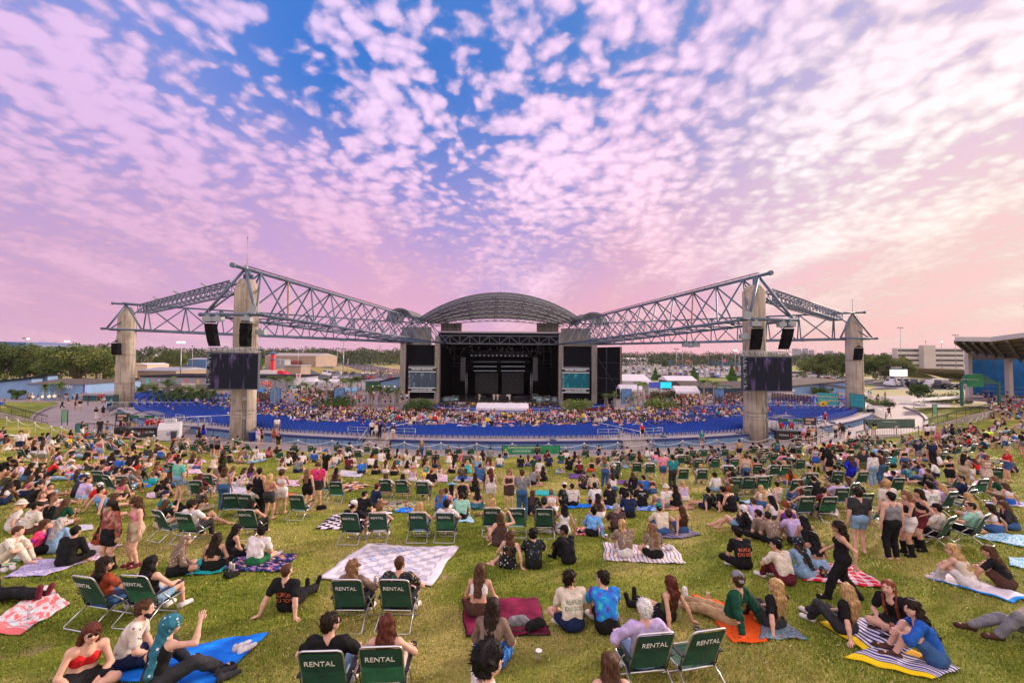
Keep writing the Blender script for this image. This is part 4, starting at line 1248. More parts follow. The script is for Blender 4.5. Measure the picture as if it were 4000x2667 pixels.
POSES={'cross':dict(P=(0,0,.12),a=10,an=((.12,.30,.07),(-.12,.22,.08)),kp=((-1,.4,.25),(1,.4,.25)),ha=((-.10,.30,.17),(.12,.32,.17)),ep=((-1,-.4,-.3),(1,-.4,-.3))),'knees':dict(P=(0,0,.12),a=14,an=((-.12,.50,.08),(.12,.54,.08)),kp=((-.12,.1,1),(.12,.1,1)),ha=((-.04,.40,.38),(.06,.42,.36)),ep=((-1,0,-.4),(1,0,-.4))),'lean':dict(P=(0,0,.12),a=-20,an=((-.10,.86,.07),(.08,.88,.13)),kp=((-.1,0,1),(.1,0,1)),ha=((-.34,-.34,.05),(.34,-.34,.05)),ep=((-.4,-1,0),(.4,-1,0))),'leank':dict(P=(0,0,.12),a=-16,an=((-.14,.56,.08),(.10,.80,.08)),kp=((-.3,.1,1),(.1,0,1)),ha=((-.32,-.30,.05),(.05,.25,.30)),ep=((-.4,-1,0),(1,-.2,-.4))),'side':dict(P=(0,0,.12),a=4,s=8,an=((-.42,.12,.07),(-.34,.26,.08)),kp=((-.3,1,.1),(.2,1,.2)),ha=((-.14,.28,.20),(.36,-.06,.05)),ep=((-1,-.2,-.4),(.6,-1,.2))),'chair':dict(P=(0,.14,.37),a=-18,an=((-.14,.68,.08),(.15,.72,.08)),kp=((-.15,.2,1),(.15,.2,1)),ha=((-.27,.36,.60),(.27,.36,.60)),ep=((-1,-.4,-.5),(1,-.4,-.5))),'stand':dict(P=(0,0,.93),a=1,an=((-.11,0,.08),(.11,.03,.08)),kp=((0,1,0),(0,1,0)),ha=((-.27,.04,.82),(.27,.06,.82)),ep=((-.5,-1,0),(.5,-1,0))),'phone':dict(P=(0,0,.93),a=2,an=((-.12,0,.08),(.12,.05,.08)),kp=((0,1,0),(0,1,0)),ha=((-.08,.32,1.16),(.10,.32,1.14)),ep=((-.7,-.5,-.7),(.7,-.5,-.7))),'hip':dict(P=(.03,0,.92),a=0,s=-3,an=((-.14,.02,.08),(.10,0,.08)),kp=((-.1,1,0),(0,1,0)),ha=((-.19,.05,1.02),(.27,.05,.82)),ep=((-1,-.5,0),(.5,-1,0))),'walk':dict(P=(0,0,.90),a=4,an=((-.09,.30,.08),(.09,-.30,.13)),kp=((0,1,.2),(0,1,.2)),ha=((-.27,-.16,.90),(.25,.24,.95)),ep=((-.3,-1,0),(.3,-1,0))),'lie':dict(P=(0,0,.12),a=-76,an=((-.12,.44,.08),(.14,.50,.08)),kp=((-.1,0,1),(.2,0,1)),ha=((-.10,-.14,.27),(.12,-.10,.27)),ep=((-1,0,.1),(1,0,.1))),'bend':dict(P=(0,-.10,.88),a=72,an=((-.16,0,.08),(.16,.06,.08)),kp=((0,1,0),(0,1,0)),ha=((-.12,.50,.42),(.16,.52,.40)),ep=((-.6,0,1),(.6,0,1))),'drink':dict(P=(0,0,.12),a=4,an=((-.30,.55,.07),(.38,.62,.08)),kp=((-.3,.1,1),(.6,.3,.6)),ha=((-.24,.10,.10),(.32,.30,.80)),ep=((-1,-.4,0),(.9,.1,-.6))),'arm':dict(P=(0,0,.93),a=1,an=((-.11,0,.08),(.11,.03,.08)),kp=((0,1,0),(0,1,0)),ha=((-.26,.05,.82),(.34,.16,1.34)),ep=((-.5,-1,0),(1,-.2,-.6))),}
def SKL(pose,fem,hy,hp=0.0):
 D=POSES[pose];J={}
 sc=.94 if fem else 1.0
 q=lambda v:np.array(v,float)*sc
 P_=q(D['P']);a=R_(D['a']);s=R_(D.get('s',0))
 u=V3(mth.sin(s),mth.sin(a),mth.cos(a));u/=np.linalg.norm(u)
 fwd=V3(0,mth.cos(a),-mth.sin(a));rt=np.cross(fwd,u);rt/=np.linalg.norm(rt)
 J['P'],J['u'],J['f'],J['r']=P_,u,fwd,rt
 slump=.035 if pose in('cross','knees','side','drink')else(.02 if pose=='chair' else 0)
 J['waist']=P_+u*.19*sc-fwd*slump*.8;J['chest']=P_+u*.35*sc-fwd*slump*.3;J['nb']=P_+u*.49*sc+fwd*slump
 sw=.165 if fem else.195
 hw=.095 if fem else.085
 up=V3(0,0,1);w=.75 if abs(D['a'])<60 else.15
 hu=u*(1-w)+up*w;hu/=np.linalg.norm(hu)
 J['head']=J['nb']+hu*.165*sc+fwd*.025
 fd=V3(mth.sin(-hy),mth.cos(hy),0)if abs(D['a'])<60 else(V3(0,.25,.97)if D['a']<0 else V3(0,.5,-.86))
 fd=fd+V3(0,0,mth.sin(hp));hr=np.cross(fd,hu);hr/=np.linalg.norm(hr);fd=np.cross(hu,hr)
 J['hu'],J['hf'],J['hr']=hu,fd,hr
 for i,sg in enumerate((-1,1)):
  sh=P_+u*.455*sc+rt*sw*sg+fwd*slump*.6
  hip=P_+rt*hw*sg
  la,lb=.29*sc,.255*sc
  el,wr=ik(sh,q(D['ha'][i]),la,lb,D['ep'][i])
  kn,an=ik(hip,q(D['an'][i]),.44*sc,.43*sc,D['kp'][i])
  J['sh',i],J['el',i],J['wr',i],J['hip',i],J['kn',i],J['an',i]=sh,el,wr,hip,kn,an
  shin=an-kn;shin/=np.linalg.norm(shin)
  td=V3(.15*sg,1,0)if pose not in('cross','side')else V3(-.7*sg if pose=='cross' else-.8,.4,0)
  if pose=='lean':td=V3(.25*sg,.25,1)
  td=td/np.linalg.norm(td);J['toe',i]=an+td*.165*sc+V3(0,0,-.035 if pose!='lean' else.0)
  J['heel',i]=an-td*.035+V3(0,0,-.03)
  hd=wr-el;hd/=np.linalg.norm(hd)
  if J['wr',i][2]<.12 and pose not in('cross',):hd=V3(hd[0]*.5+.5*sg,hd[1]*.5-.2+(0 if pose!='drink' else 0),-.12);hd/=np.linalg.norm(hd)
  J['hd',i]=hd
 return J
def BS(J,fem):
 u,f,r=J['u'],J['f'],J['r'];S=[]
 hr_,wr_,cr_=(.128,.098,.108)if fem else(.122,.118,.125)
 hx,wx,cx=(.075,.045,.06)if fem else(.07,.06,.085)
 for sg in(-1,1):
  p,w,c=J['P']+r*hx*sg,J['waist']+r*wx*sg,J['chest']+r*cx*sg
  S+=[(p,w,hr_*.92,wr_*.9),(w,c,wr_*.9,cr_*.86)]
  i=0 if sg<0 else 1
  S+=[(c,J['sh',i]-r*sg*.035,cr_*.75,.058 if fem else.07)]
  if fem:S+=[(c+f*.065,c+f*.075,.055,.05)]
 S+=[(J['sh',0],J['sh',1],.05 if fem else.058,.05 if fem else.058),(J['nb']-u*.06,J['nb']+u*.0,.075,.055)]
 S+=[(J['nb']-u*.01,J['head']-J['hf']*.02-J['hu']*.04,.050 if fem else.06,.048 if fem else.057)]
 n_torso=len(S)
 ka=(.088,.060,.046,.054,.034)if fem else(.088,.064,.048,.057,.037)
 aa=(.044,.035,.035,.024)if fem else(.054,.043,.042,.029)
 for i in(0,1):
  hip,kn,an=J['hip',i],J['kn',i],J['an',i]
  S+=[(hip,kn,ka[0],ka[1]),(kn,kn+(an-kn)*.32,ka[2]+.006,ka[3]),(kn+(an-kn)*.32,an,ka[3],ka[4])]
  S+=[(J['heel',i],J['toe',i]-(J['toe',i]-an)*.25,.036,.034),(J['toe',i]-(J['toe',i]-an)*.25,J['toe',i],.034,.024),(an,J['heel',i],.034,.034)]
  S+=[(J['sh',i],J['el',i],aa[0],aa[1]),(J['el',i],J['el',i]+(J['wr',i]-J['el',i])*.3,aa[2],aa[2]+.002),(J['el',i]+(J['wr',i]-J['el',i])*.3,J['wr',i],aa[2]+.002,aa[3])]
  wr,hd=J['wr',i],J['hd',i]
  sdv=np.cross(hd,V3(0,0,1));sdv/=max(np.linalg.norm(sdv),1e-6)
  for e in(-.018,.018):S+=[(wr+hd*.01,wr+hd*.075+sdv*e,.020,.018,.015)]
 H,hu,hf,hr=J['head'],J['hu'],J['hf'],J['hr'];g=.94 if fem else 1.0
 S+=[(H+hu*.035-hf*.025,H+hu*.03+hf*.02,.088*g,.082*g),(H+hf*.035-hu*.01,H-hu*.075+hf*.055,.066*g,.036*g)]
 S+=[(H+hf*.05-hu*.035-hr*.025,H+hf*.05-hu*.035+hr*.025,.045*g,.045*g)]
 S+=[(H+hf*.088+hu*.012,H+hf*.112-hu*.022,.008,.014,.015)]
 for sg in(-1,1):S+=[(H+hr*.088*g*sg-hf*.0+hu*.015,H+hr*.090*g*sg-hf*.004-hu*.02,.014,.010,.008)]
 return S
def fingers(mb,J,near):
 for i in(0,1):
  wr,hd=J['wr',i],J['hd',i];sdv=np.cross(hd,V3(0,0,1));sdv/=max(np.linalg.norm(sdv),1e-6)
  dn=np.cross(sdv,hd)
  if dn[2]>0:dn=-dn
  n=6 if near else 4
  for e,L in((-.030,.058),(-.010,.074),(.010,.078),(.029,.070)):
   a=wr+hd*.075+sdv*e;b=a+hd*L*.5+dn*.006+sdv*e*.12;c=b+hd*L*.45+dn*.02+sdv*e*.08
   mb.PA([a-hd*.012,b,c],.0098,n,r2=.0072)
  sgn=-1 if i==1 else 1
  a=wr+hd*.02+sdv*.02*-sgn;b=a+hd*.03-sdv*.026*sgn;c=b+hd*.034-sdv*.008*sgn
  mb.PA([a,b,c],.0115,n,r2=.0085)
def face(mb,J,fem):
 H,hu,hf,hr=J['head'],J['hu'],J['hf'],J['hr']
 M=Matrix((hr,hf,hu)).transposed()
 for sg in(-1,1):
  e=H+hf*.088+hr*.031*sg+hu*.012
  mb.BA(e,.0125,8,1,(1,.8,.75));mb.BA(e+hf*.0085,.0068,6,2)
  mb.box(e+hf*.008+hu*.021,(.034,.008,.007),M=M,mi=2)
 mb.box(H+hf*.0955-hu*.048,(.042,.012,.012),M=M,mi=3)
_BODY={}
SKINS=[(.62,.36,.27),(.52,.29,.20),(.36,.19,.12),(.15,.075,.045)]
M_SKIN=[]
for i,c in enumerate(SKINS):
 m=mat(['fair skin','tanned skin','brown skin','dark skin'][i],c,.6,var=.16,vscale=7,spec=.3)
 M_SKIN.append(m)
M_EYE=mat('eye white',(.7,.68,.66),.3);M_DARK=mat('dark brown iris and brow',(.03,.018,.012),.5);M_LIP=mat('lip',(.42,.10,.10),.45)
def QM(mb,V,F,mi=0):
 mb.add([tuple(v)for v in V],[tuple(int(x)for x in f)for f in F],mi,True)
def body_mesh(pose,fem,hy,near):
 key=('b',pose,fem,hy,near)
 if key in _BODY:return _BODY[key]
 J=SKL(pose,fem,hy);h=.0125 if near else.024
 V,F=grow(BS(J,fem),h,.028)
 mb=MB();QM(mb,V,F);fingers(mb,J,near);face(mb,J,fem)
 me=mb.mesh('person_body',[M_SKIN[0],M_EYE,M_DARK,M_LIP])
 _BODY[key]=me
 return me
def sub(a,b,t):return a+(b-a)*t
def CSG(J,fem,kind):
 u,f,r=J['u'],J['f'],J['r'];B=BS(J,fem)
 tor=B[:(10 if fem else 8)][:];core=B[:(8 if fem else 6)]
 T=[]
 if kind in('tee','long','loose'):
  T=[s for s in B[:(9 if fem else 7)]]
  for i in(0,1):
   sh,el,wr=J['sh',i],J['el',i],J['wr',i];R0=.045 if fem else.054
   T+=[(sh,sub(sh,el,.62 if kind=='tee' else 1),R0+.004,R0+.004)]
   if kind in('long','loose'):T+=[(el,sub(el,wr,.92 if kind=='long' else.3),.046,.036)]
  return T,.012,.007
 if kind in('tank','dress'):
  T=[]
  for sg,i in((-1,0),(1,1)):
   hx,wx,cx=(.075,.045,.06)if fem else(.07,.06,.085)
   p,w,c=J['P']+r*hx*sg,J['waist']+r*wx*sg,J['chest']+r*cx*sg
   hr_,wr_,cr_=(.118,.095,.098)if fem else(.115,.115,.115)
   T+=[(p,w,hr_*.92,wr_*.9),(w,c,wr_*.9,cr_*.86)]
   top=J['nb']-u*.045+r*sg*(.075 if fem else.095)
   T+=[(c,J['nb']-u*(.12 if fem else.07)+r*sg*(.05 if fem else.08),.095 if fem else.115,.05 if fem else.075)]
   for q in(-1,1):T+=[(c+f*q*.07+r*sg*.01,top+f*q*.015,.030 if fem else.05,.016 if fem else.03,.012)]
   if fem:T+=[(c+f*.065,c+f*.072,.053,.047)]
  if kind=='dress':T+=skirt(J)
  return T,.014,.003
 if kind=='crop':
  T=[]
  for sg in(-1,1):
   c=J['chest']+r*(.06 if fem else.08)*sg
   T+=[(c-u*.045,c+u*.01,.093 if fem else.11,.093 if fem else.11)]
   if fem:T+=[(c+f*.065,c+f*.072,.053,.047)]
   T+=[(c+f*.05,J['nb']-u*.04+r*sg*.07,.012,.009,.008),(c-f*.07,J['nb']-u*.04+r*sg*.07,.010,.009,.008)]
  return T,.010,.002
 if kind in('shorts','trousers','brief'):
  T+=[(J['P']-r*.05,J['P']+r*.05,.12,.12),(J['P']+u*.06-r*.06,J['P']+u*.06+r*.06,.108,.108)]
  for sg,i in((-1,0),(1,1)):
   hip,kn,an=J['hip',i],J['kn',i],J['an',i]
   p=J['P']+r*.075*sg
   T+=[(p,sub(p,J['waist'],.42),.118 if fem else.112,.105 if fem else.108)]
   e={'shorts':.52,'trousers':1,'brief':.2}[kind]
   T+=[(hip,sub(hip,kn,e),.092,.092-.024*e)]
   if kind=='trousers':T+=[(kn,sub(kn,an,.4),.064,.064),(sub(kn,an,.4),sub(kn,an,.95),.062,.05)]
  return T,(.016 if kind!='brief' else.008),.006
 if kind=='skirt':
  for sg in(-1,1):
   p=J['P']+r*.075*sg;T+=[(p,sub(p,J['waist'],.42),.118,.10)]
  return T+skirt(J),.012,.006
 return[],0,0
def skirt(J):
 T=[]
 for i in(0,1):T+=[(J['hip',i],sub(J['hip',i],J['kn',i],.55),.10,.095,.09)]
 T+=[(sub(J['hip',0],J['kn',0],.4),sub(J['hip',1],J['kn',1],.4),.075,.075,.08)]
 return T
def CLM(pose,fem,kind,near):
 key=('c',pose,fem,kind,near)
 if key in _BODY:return _BODY[key]
 J=SKL(pose,fem,0.0);S,infl,wr=CSG(J,fem,kind)
 h=.015 if near else.026
 V,F=grow(S,h,.03,infl,wr if near else wr*.5)
 mb=MB();QM(mb,V,F)
 me=mb.mesh(kind,[M_SKIN[0]]);_BODY[key]=me
 return me
def shoe_mesh(pose,fem,i,kind,near):
 key=('s',pose,fem,i,kind,near)
 if key in _BODY:return _BODY[key]
 J=SKL(pose,fem,0.0);an,toe,heel,kn=J['an',i],J['toe',i],J['heel',i],J['kn',i]
 S=[(heel,toe,.046,.040),(toe,toe+(toe-an)*.08,.036,.03),(an,heel,.044,.046)]
 if kind=='boot':S+=[(an,sub(an,kn,.55),.05,.068)]
 if kind=='sock':S=[(an+(kn-an)*.05,sub(an,kn,.3),.042,.046)]
 V,F=grow(S,.012 if near else.022,.02,.004)
 mb=MB();QM(mb,V,F);me=mb.mesh(kind,[M_SKIN[0]]);_BODY[key]=me
 return me
def hair_mesh(pose,fem,hy,kind,near):
 key=('h',pose,fem,hy,kind,near)
 if key in _BODY:return _BODY[key]
 J=SKL(pose,fem,hy);H,hu,hf,hr,u,f,r=(J[k]for k in('head','hu','hf','hr','u','f','r'))
 g=.95 if fem else 1.0;S=[];wr=.004;infl=0
 cap=[(H+hu*.040-hf*.034,H+hu*.044+hf*.004,.096*g,.090*g),(H-hu*.01-hf*.045,H-hu*.035-hf*.045,.078*g,.066*g)]
 if kind=='short':S=cap[:];wr=.006
 elif kind=='buzz':S=[(a,b,ra-.007,rb-.007)for a,b,ra,rb in cap];wr=.001
 elif kind=='curly':S=[(a,b,ra+.016,rb+.012)for a,b,ra,rb in cap]+[(H+hu*.07,H+hu*.075+hf*.05,.07,.05)];wr=.018
 elif kind in('long','medium','wavy','scarf'):
  S=[(a,b,ra+.006,rb+.006)for a,b,ra,rb in cap]
  e=.22 if kind in('long','wavy')else(.40 if kind=='medium' else.36)
  back=J['P']+u*e-f*(.115 if e<.3 else.10)
  top=H-hf*.06-hu*.02
  mid=J['nb']-f*.085+(H-J['nb'])*.1
  for x in(-.045,0,.045):S+=[(top+hr*x,mid+r*x*1.3,.055,.045),(mid+r*x*1.3,back+r*x*1.1,.045,.022 if kind!='scarf' else.035)]
  for sg in(-1,1):S+=[(H+hr*.075*sg-hf*.02,J['nb']+r*.085*sg-f*.03,.032,.030)]
  wr=.006 if kind!='wavy' else.011
  if kind=='scarf':S+=[(mid,back-u*.05,.08,.06)]
 elif kind=='pony':
  S=cap[:];a=H-hf*.115+hu*.03;S+=[(H-hf*.09+hu*.03,a,.035,.03),(a,a-hu*.12-hf*.03,.030,.034),(a-hu*.12-hf*.03,J['P']+u*.30-f*.13,.034,.014)]
 elif kind=='bun':
  S=cap[:]+[(H-hf*.08+hu*.10,H-hf*.095+hu*.11,.042,.042)]
 elif kind=='braids':
  S=cap[:]
  for sg in(-1,1):
   p=[H+hr*.07*sg-hf*.05-hu*.03,J['nb']+r*.10*sg+f*.03,J['chest']+r*.085*sg+f*.13,J['waist']+r*.08*sg+f*.12]
   for a,b in zip(p[:-1],p[1:]):S+=[(a,b,.019,.016)]
  wr=.004
 elif kind=='beard':S=[(H+hf*.045-hu*.055+hr*.05*s,H-hu*.095+hf*.075,.034,.032)for s in(-1,1)];wr=.003
 elif kind=='wrap':
  S=[(a,b,ra+.022,rb+.02)for a,b,ra,rb in cap]+[(H-hf*.07-hu*.03,J['nb']-f*.10-u*.12,.07,.075),(J['nb']-f*.11-u*.1+r*.05,J['P']+u*.12-f*.15+r*.08,.065,.05)];wr=.008
 elif kind in('cap','capback','bucket','brim','beret'):
  S=[(H+hu*.062-hf*.02,H+hu*.062+hf*.01,.098*g,.092*g)]
  if kind=='cap':S+=[(H+hu*.075+hf*.08+hr*x,H+hu*.055+hf*.15+hr*x*.7,.012,.010)for x in(-.05,-.025,0,.025,.05)]
  if kind=='capback':S+=[(H+hu*.05-hf*.10+hr*x,H+hu*.02-hf*.15+hr*x*.7,.012,.010)for x in(-.04,-.02,0,.02,.04)]
  if kind in('bucket','brim'):
   R1=.135 if kind=='bucket' else.21;dz=-.02 if kind=='bucket' else.03
   n=16;ring=[H+hu*(.045+dz)+(hr*mth.cos(2*mth.pi*q/n)+hf*mth.sin(2*mth.pi*q/n))*R1-hf*.01 for q in range(n)]
   c0=H+hu*.062
   for q in range(n):S+=[(c0+(ring[q]-c0)*.5,ring[q],.016,.010),(ring[q],ring[(q+1)%n],.010,.010),((c0+(ring[q]-c0)*.75),(c0+(ring[(q+1)%n]-c0)*.75),.012,.012)]
  wr=.001
 V,F=grow(S,.0125 if near else.022,.022,infl,wr,30 if kind not in('long','wavy')else 26)
 mb=MB();QM(mb,V,F)
 if near and kind in('short','curly','long','medium','wavy','pony','bun','braids'):
  rg=np.random.default_rng(len(V));L={'short':.022,'curly':.03}.get(kind,.07)
  for q in V[rg.integers(0,len(V),420)]:
   o_=q-H;o_[2]*=.3;o_/=np.linalg.norm(o_)+1e-6;tn=rg.normal(0,.35,3)+(V3(0,0,-1)if L>.05 else V3(0,0,.2)+o_*.6)
   w_=rg.normal(0,.0035,3);e_=q+o_*.010+tn*L*rg.uniform(.5,1.2);mb.add([tuple(q-w_),tuple(q+w_),tuple(e_)],[(0,1,2)])
 me=mb.mesh(kind,[M_SKIN[0]]);_BODY[key]=me
 return me
def hair_material(name,c):
 if name in MATS:return MATS[name]
 m,nt,bs=NM(name)
 tc=NN(nt,'ShaderNodeTexCoord');mp=NN(nt,'ShaderNodeMapping');SI(mp,'Scale',(60,60,7));LK(nt,tc.outputs['Object'],mp.inputs['Vector'])
 n=NZ(nt,mp.outputs[0],1.0,5,.7)
 LK(nt,RP(nt,n,[(.34,tuple(q*.45 for q in c)),(.5,c),(.68,tuple(min(1,q*1.7+.01)for q in c))]),bs.inputs['Base Color'])
 SI(bs,'Roughness',.65);SI(bs,'Specular IOR Level',.15)
 bp=NN(nt,'ShaderNodeBump');SI(bp,'Strength',.6);SI(bp,'Distance',.01)
 LK(nt,n,bp.inputs['Height']);LK(nt,bp.outputs[0],bs.inputs['Normal'])
 return m
HAIRC={'black':(.006,.005,.005),'dark':(.016,.009,.006),'brown':(.065,.030,.016),'light':(.17,.09,.045),'blond':(.40,.25,.11),'grey':(.34,.32,.31),'white':(.62,.60,.58),'red':(.17,.045,.018),'auburn':(.085,.022,.014)}
CLC={'black':(.012,.012,.014),'charcoal':(.035,.036,.042),'white':(.66,.62,.63),'cream':(.62,.55,.45),'grey':(.20,.20,.22),'navy':(.012,.022,.065),'blue':(.02,.10,.42),'royal':(.012,.018,.42),'sky':(.20,.40,.62),'teal':(.02,.22,.25),'turquoise':(.04,.42,.44),'green':(.02,.14,.06),'forest':(.008,.06,.035),'olive':(.055,.065,.025),'mint':(.28,.55,.45),'red':(.55,.02,.025),'orange':(.60,.10,.03),'rust':(.30,.06,.03),'yellow':(.75,.50,.03),'neon':(.62,.85,.03),'pink':(.70,.25,.35),'rose':(.45,.12,.17),'brown':(.07,.035,.025),'taupe':(.20,.14,.11),'beige':(.48,.38,.28),'khaki':(.38,.26,.14),'maroon':(.12,.018,.03),'purple':(.14,.04,.25),'lavender':(.50,.40,.66),'denim':(.045,.11,.26),'lightdenim':(.22,.36,.54),'silver':(.5,.5,.52)}
PAT={'tiedye':((.02,.20,.65),(.03,.5,.4),(.10,.03,.30)),'sunset':((.65,.03,.16),(.15,.02,.3),(.6,.1,.05)),'floral':((.02,.02,.03),(.5,.25,.04),(.04,.2,.14)),'redfloral':((.6,.5,.45),(.6,.05,.06),(.05,.2,.3)),'tropical':((.05,.42,.40),(.50,.55,.12),(.45,.12,.06)),'bluefloral':((.02,.12,.5),(.1,.45,.7),(.01,.03,.15)),'galaxy':((.20,.14,.16),(.10,.25,.5),(.02,.04,.10)),'rustdye':((.28,.08,.06),(.10,.05,.07),(.42,.22,.20)),'print':((.58,.53,.48),(.58,.53,.48),(.12,.12,.13)),'blackprint':((.014,.014,.016),(.014,.014,.016),(.16,.28,.34)),'taupeprint':((.20,.14,.11),(.19,.135,.105),(.5,.42,.33)),'leaf':((.02,.12,.18),(.02,.12,.18),(.5,.58,.6)),'camo':((.10,.10,.05),(.22,.18,.10),(.04,.05,.03)),'stripe':((.6,.5,.5),(.12,.5,.55),(.7,.45,.1)),'bluedye':((.10,.36,.72),(.42,.55,.75),(.30,.16,.5)),'brownprint':((.06,.035,.035),(.12,.07,.06),(.03,.02,.02)),'snow':((.012,.012,.014),(.012,.012,.014),(.6,.6,.62))}
def CMT(c):
 n='cloth '+c
 if n in MATS:return MATS[n]
 if c in CLC:
  if c=='silver':return mat(n,CLC[c],.25,metal=.9,var=.4,vscale=30,bump=1,bscale=60)
  return mat(n,CLC[c],.9,var=.3,vscale=9,bump=.8,bscale=14,spec=.15)
 m,nt,bs=NM(n);SI(bs,'Roughness',.85);SI(bs,'Specular IOR Level',.2)
 a,b,d=PAT[c];tc=NN(nt,'ShaderNodeTexCoord')
 if c=='stripe':
  w=NN(nt,'ShaderNodeTexWave');w.bands_direction='Z';SI(w,'Scale',9);SI(w,'Distortion',.6);LK(nt,tc.outputs['Object'],w.inputs['Vector'])
  LK(nt,RP(nt,w.outputs[0],[(0,a),(.4,b),(.6,a),(.85,d)],'CONSTANT'),bs.inputs['Base Color'])
 elif c in('tiedye','sunset','rustdye','galaxy','bluedye','camo'):
  LK(nt,RP(nt,NZ(nt,tc.outputs['Object'],7,5,.6),[(.38,d),(.46,a),(.54,a),(.62,b)]),bs.inputs['Base Color'])
 else:
  v=NN(nt,'ShaderNodeTexVoronoi');SI(v,'Scale',15);LK(nt,tc.outputs['Object'],v.inputs['Vector'])
  n1=NZ(nt,tc.outputs['Object'],22,4)
  base=MX(nt,SN(nt,v.outputs['Distance'],.27,.22),a,d)
  base=MX(nt,SN(nt,n1,.58,.61),base,b)
  LK(nt,base,bs.inputs['Base Color'])
 return m
M_GLASSK=mat('sunglass plastic',(.01,.01,.012),.15)
POSEWORD={'cross':'sitting cross-legged','knees':'sitting with knees drawn up','lean':'leaning back on both hands','leank':'sitting back on one hand','side':'sitting with legs folded sideways','chair':'in a rental chair','stand':'standing','phone':'standing with both hands raised','hip':'standing hand on hip','walk':'walking','lie':'lying on their back','bend':'bending over','drink':'sitting with one arm raised','arm':'standing with one arm out'}
COLW={'lightdenim':'pale denim','royal':'royal blue','sky':'sky blue','neon':'neon yellow','tiedye':'blue tie-dyed','sunset':'magenta tie-dyed','floral':'dark floral','redfloral':'red floral','tropical':'tropical print','bluefloral':'blue floral','galaxy':'galaxy print','rustdye':'rusty tie-dyed','print':'white printed','blackprint':'black printed','taupeprint':'taupe printed','leaf':'leaf print','camo':'camouflage','stripe':'striped','bluedye':'pale blue tie-dyed','brownprint':'brown patterned','snow':'black starry','forest':'dark green'}
TOPW={'tee':'tee','long':'long-sleeved top','loose':'loose shirt','tank':'tank top','crop':'crop top','dress':'dress'}
BOTW={'shorts':'shorts','trousers':'trousers','skirt':'skirt','brief':'briefs'}
HATW={'cap':'cap','capback':'backwards cap','bucket':'bucket hat','brim':'wide-brimmed hat','wrap':'headscarf','scarf':'hood'}
HW={'short':'short {} hair','buzz':'cropped {} hair','curly':'curly {} hair','long':'long {} hair','wavy':'wavy {} hair','medium':'shoulder-length {} hair','pony':'{} ponytail','bun':'{} hair bun','braids':'{} braids'}
PP=[]
def slotmat(o,i,m):
 o.material_slots[i].link='OBJECT';o.material_slots[i].material=m
def slope_mat(x,y):
 """tilt of the lawn where a figure or chair rests on it"""
 r,ph=pol(x,y)
 if r<=LE(ph)or abs(ph)>R_(75):return Matrix.Identity(3)
 n=V_((-(x-CX)/r*.142,-(y-CY)/r*.142,1)).normalized()
 return V_((0,0,1)).rotation_difference(n).to_matrix()
def PE(loc,pose,yaw,who,hair,top,bot,feet='',hat='',head=0,extra='',tilt=True,scale=1.0,near=None,group=None,label=None):
 fem=who[0]=='f';sk_=int(who[1]);loc=V_(loc)
 D=(loc-EYE).length
 if near is None:near=D<15
 hy=R_((0,38,-38,75,-75)[head])
 o=LM('person',body_mesh(pose,fem,hy,near))
 slotmat(o,0,M_SKIN[sk_])
 R3=Matrix.Rotation(R_(yaw),3,'Z')
 if tilt and pose not in('stand','phone','hip','walk','bend','arm'):R3=slope_mat(loc.x,loc.y)@R3
 o.matrix_world=Matrix.Translation(loc)@R3.to_4x4()@Matrix.Scale(scale,4)
 hk,hc=(hair.split('.')+['brown'])[:2]
 if hk!='none':
  c=LM('hair',hair_mesh(pose,fem,hy,hk,near),o);slotmat(c,0,hair_material('hair '+hc,HAIRC[hc]))
 tk,tcol=(top.split('.')+[''])[:2];bk,bcol=(bot.split('.')+[''])[:2]
 if tk in TOPW:
  c=LM({'tee':'tee_shirt','long':'long_sleeved_top','loose':'loose_shirt','tank':'tank_top','crop':'crop_top','dress':'dress'}[tk],CLM(pose,fem,tk,near),o);slotmat(c,0,CMT(tcol))
  o['_top']=c.name
 if bk in BOTW:
  c=LM(BOTW[bk],CLM(pose,fem,bk,near),o);slotmat(c,0,CMT(bcol))
 if hat:
  ht,hcol=hat.split('.')
  if ht=='glasses':
   J=SKL(pose,fem,hy);mb=MB();H,hu,hf,hr=J['head'],J['hu'],J['hf'],J['hr'];M=Matrix((hr,hf,hu)).transposed()
   for sg in(-1,1):mb.box(H+hf*.103+hr*.032*sg+hu*.012,(.046,.006,.030),M=M);mb.box(H+hf*.05+hr*.092*sg+hu*.02,(.006,.10,.008),M=M)
   mb.box(H+hf*.105+hu*.018,(.04,.006,.008),M=M)
   mb.B('sunglasses',M_GLASSK,o)
  else:
   c=LM({'wrap':'headscarf','scarf':'headscarf','cap':'cap','capback':'cap','bucket':'bucket_hat','brim':'sun_hat','beard':'beard'}[ht],hair_mesh(pose,fem,hy,ht,near),o);slotmat(c,0,CMT(hcol)if ht!='beard' else hair_material('hair '+hcol,HAIRC[hcol]))
 if near or feet=='boot.black' or feet=='boot.white':
  fk,fc=((feet or 'shoe.white')+'.x').split('.')[:2]
  if fk!='bare':
   for i in(0,1):
    c=LM('shoe' if fk!='boot' else 'boot',shoe_mesh(pose,fem,i,'shoe' if fk!='boot' else 'boot',near),o);slotmat(c,0,CMT(fc))
 PP.append(dict(o=o,loc=loc,pose=pose,hair=(hk,hc),top=(tk,tcol),bot=(bk,bcol),hat=hat,extra=extra,group=group,yaw=yaw,label=label))
 o['category']='person'
 if group:o['group']=group
 return o
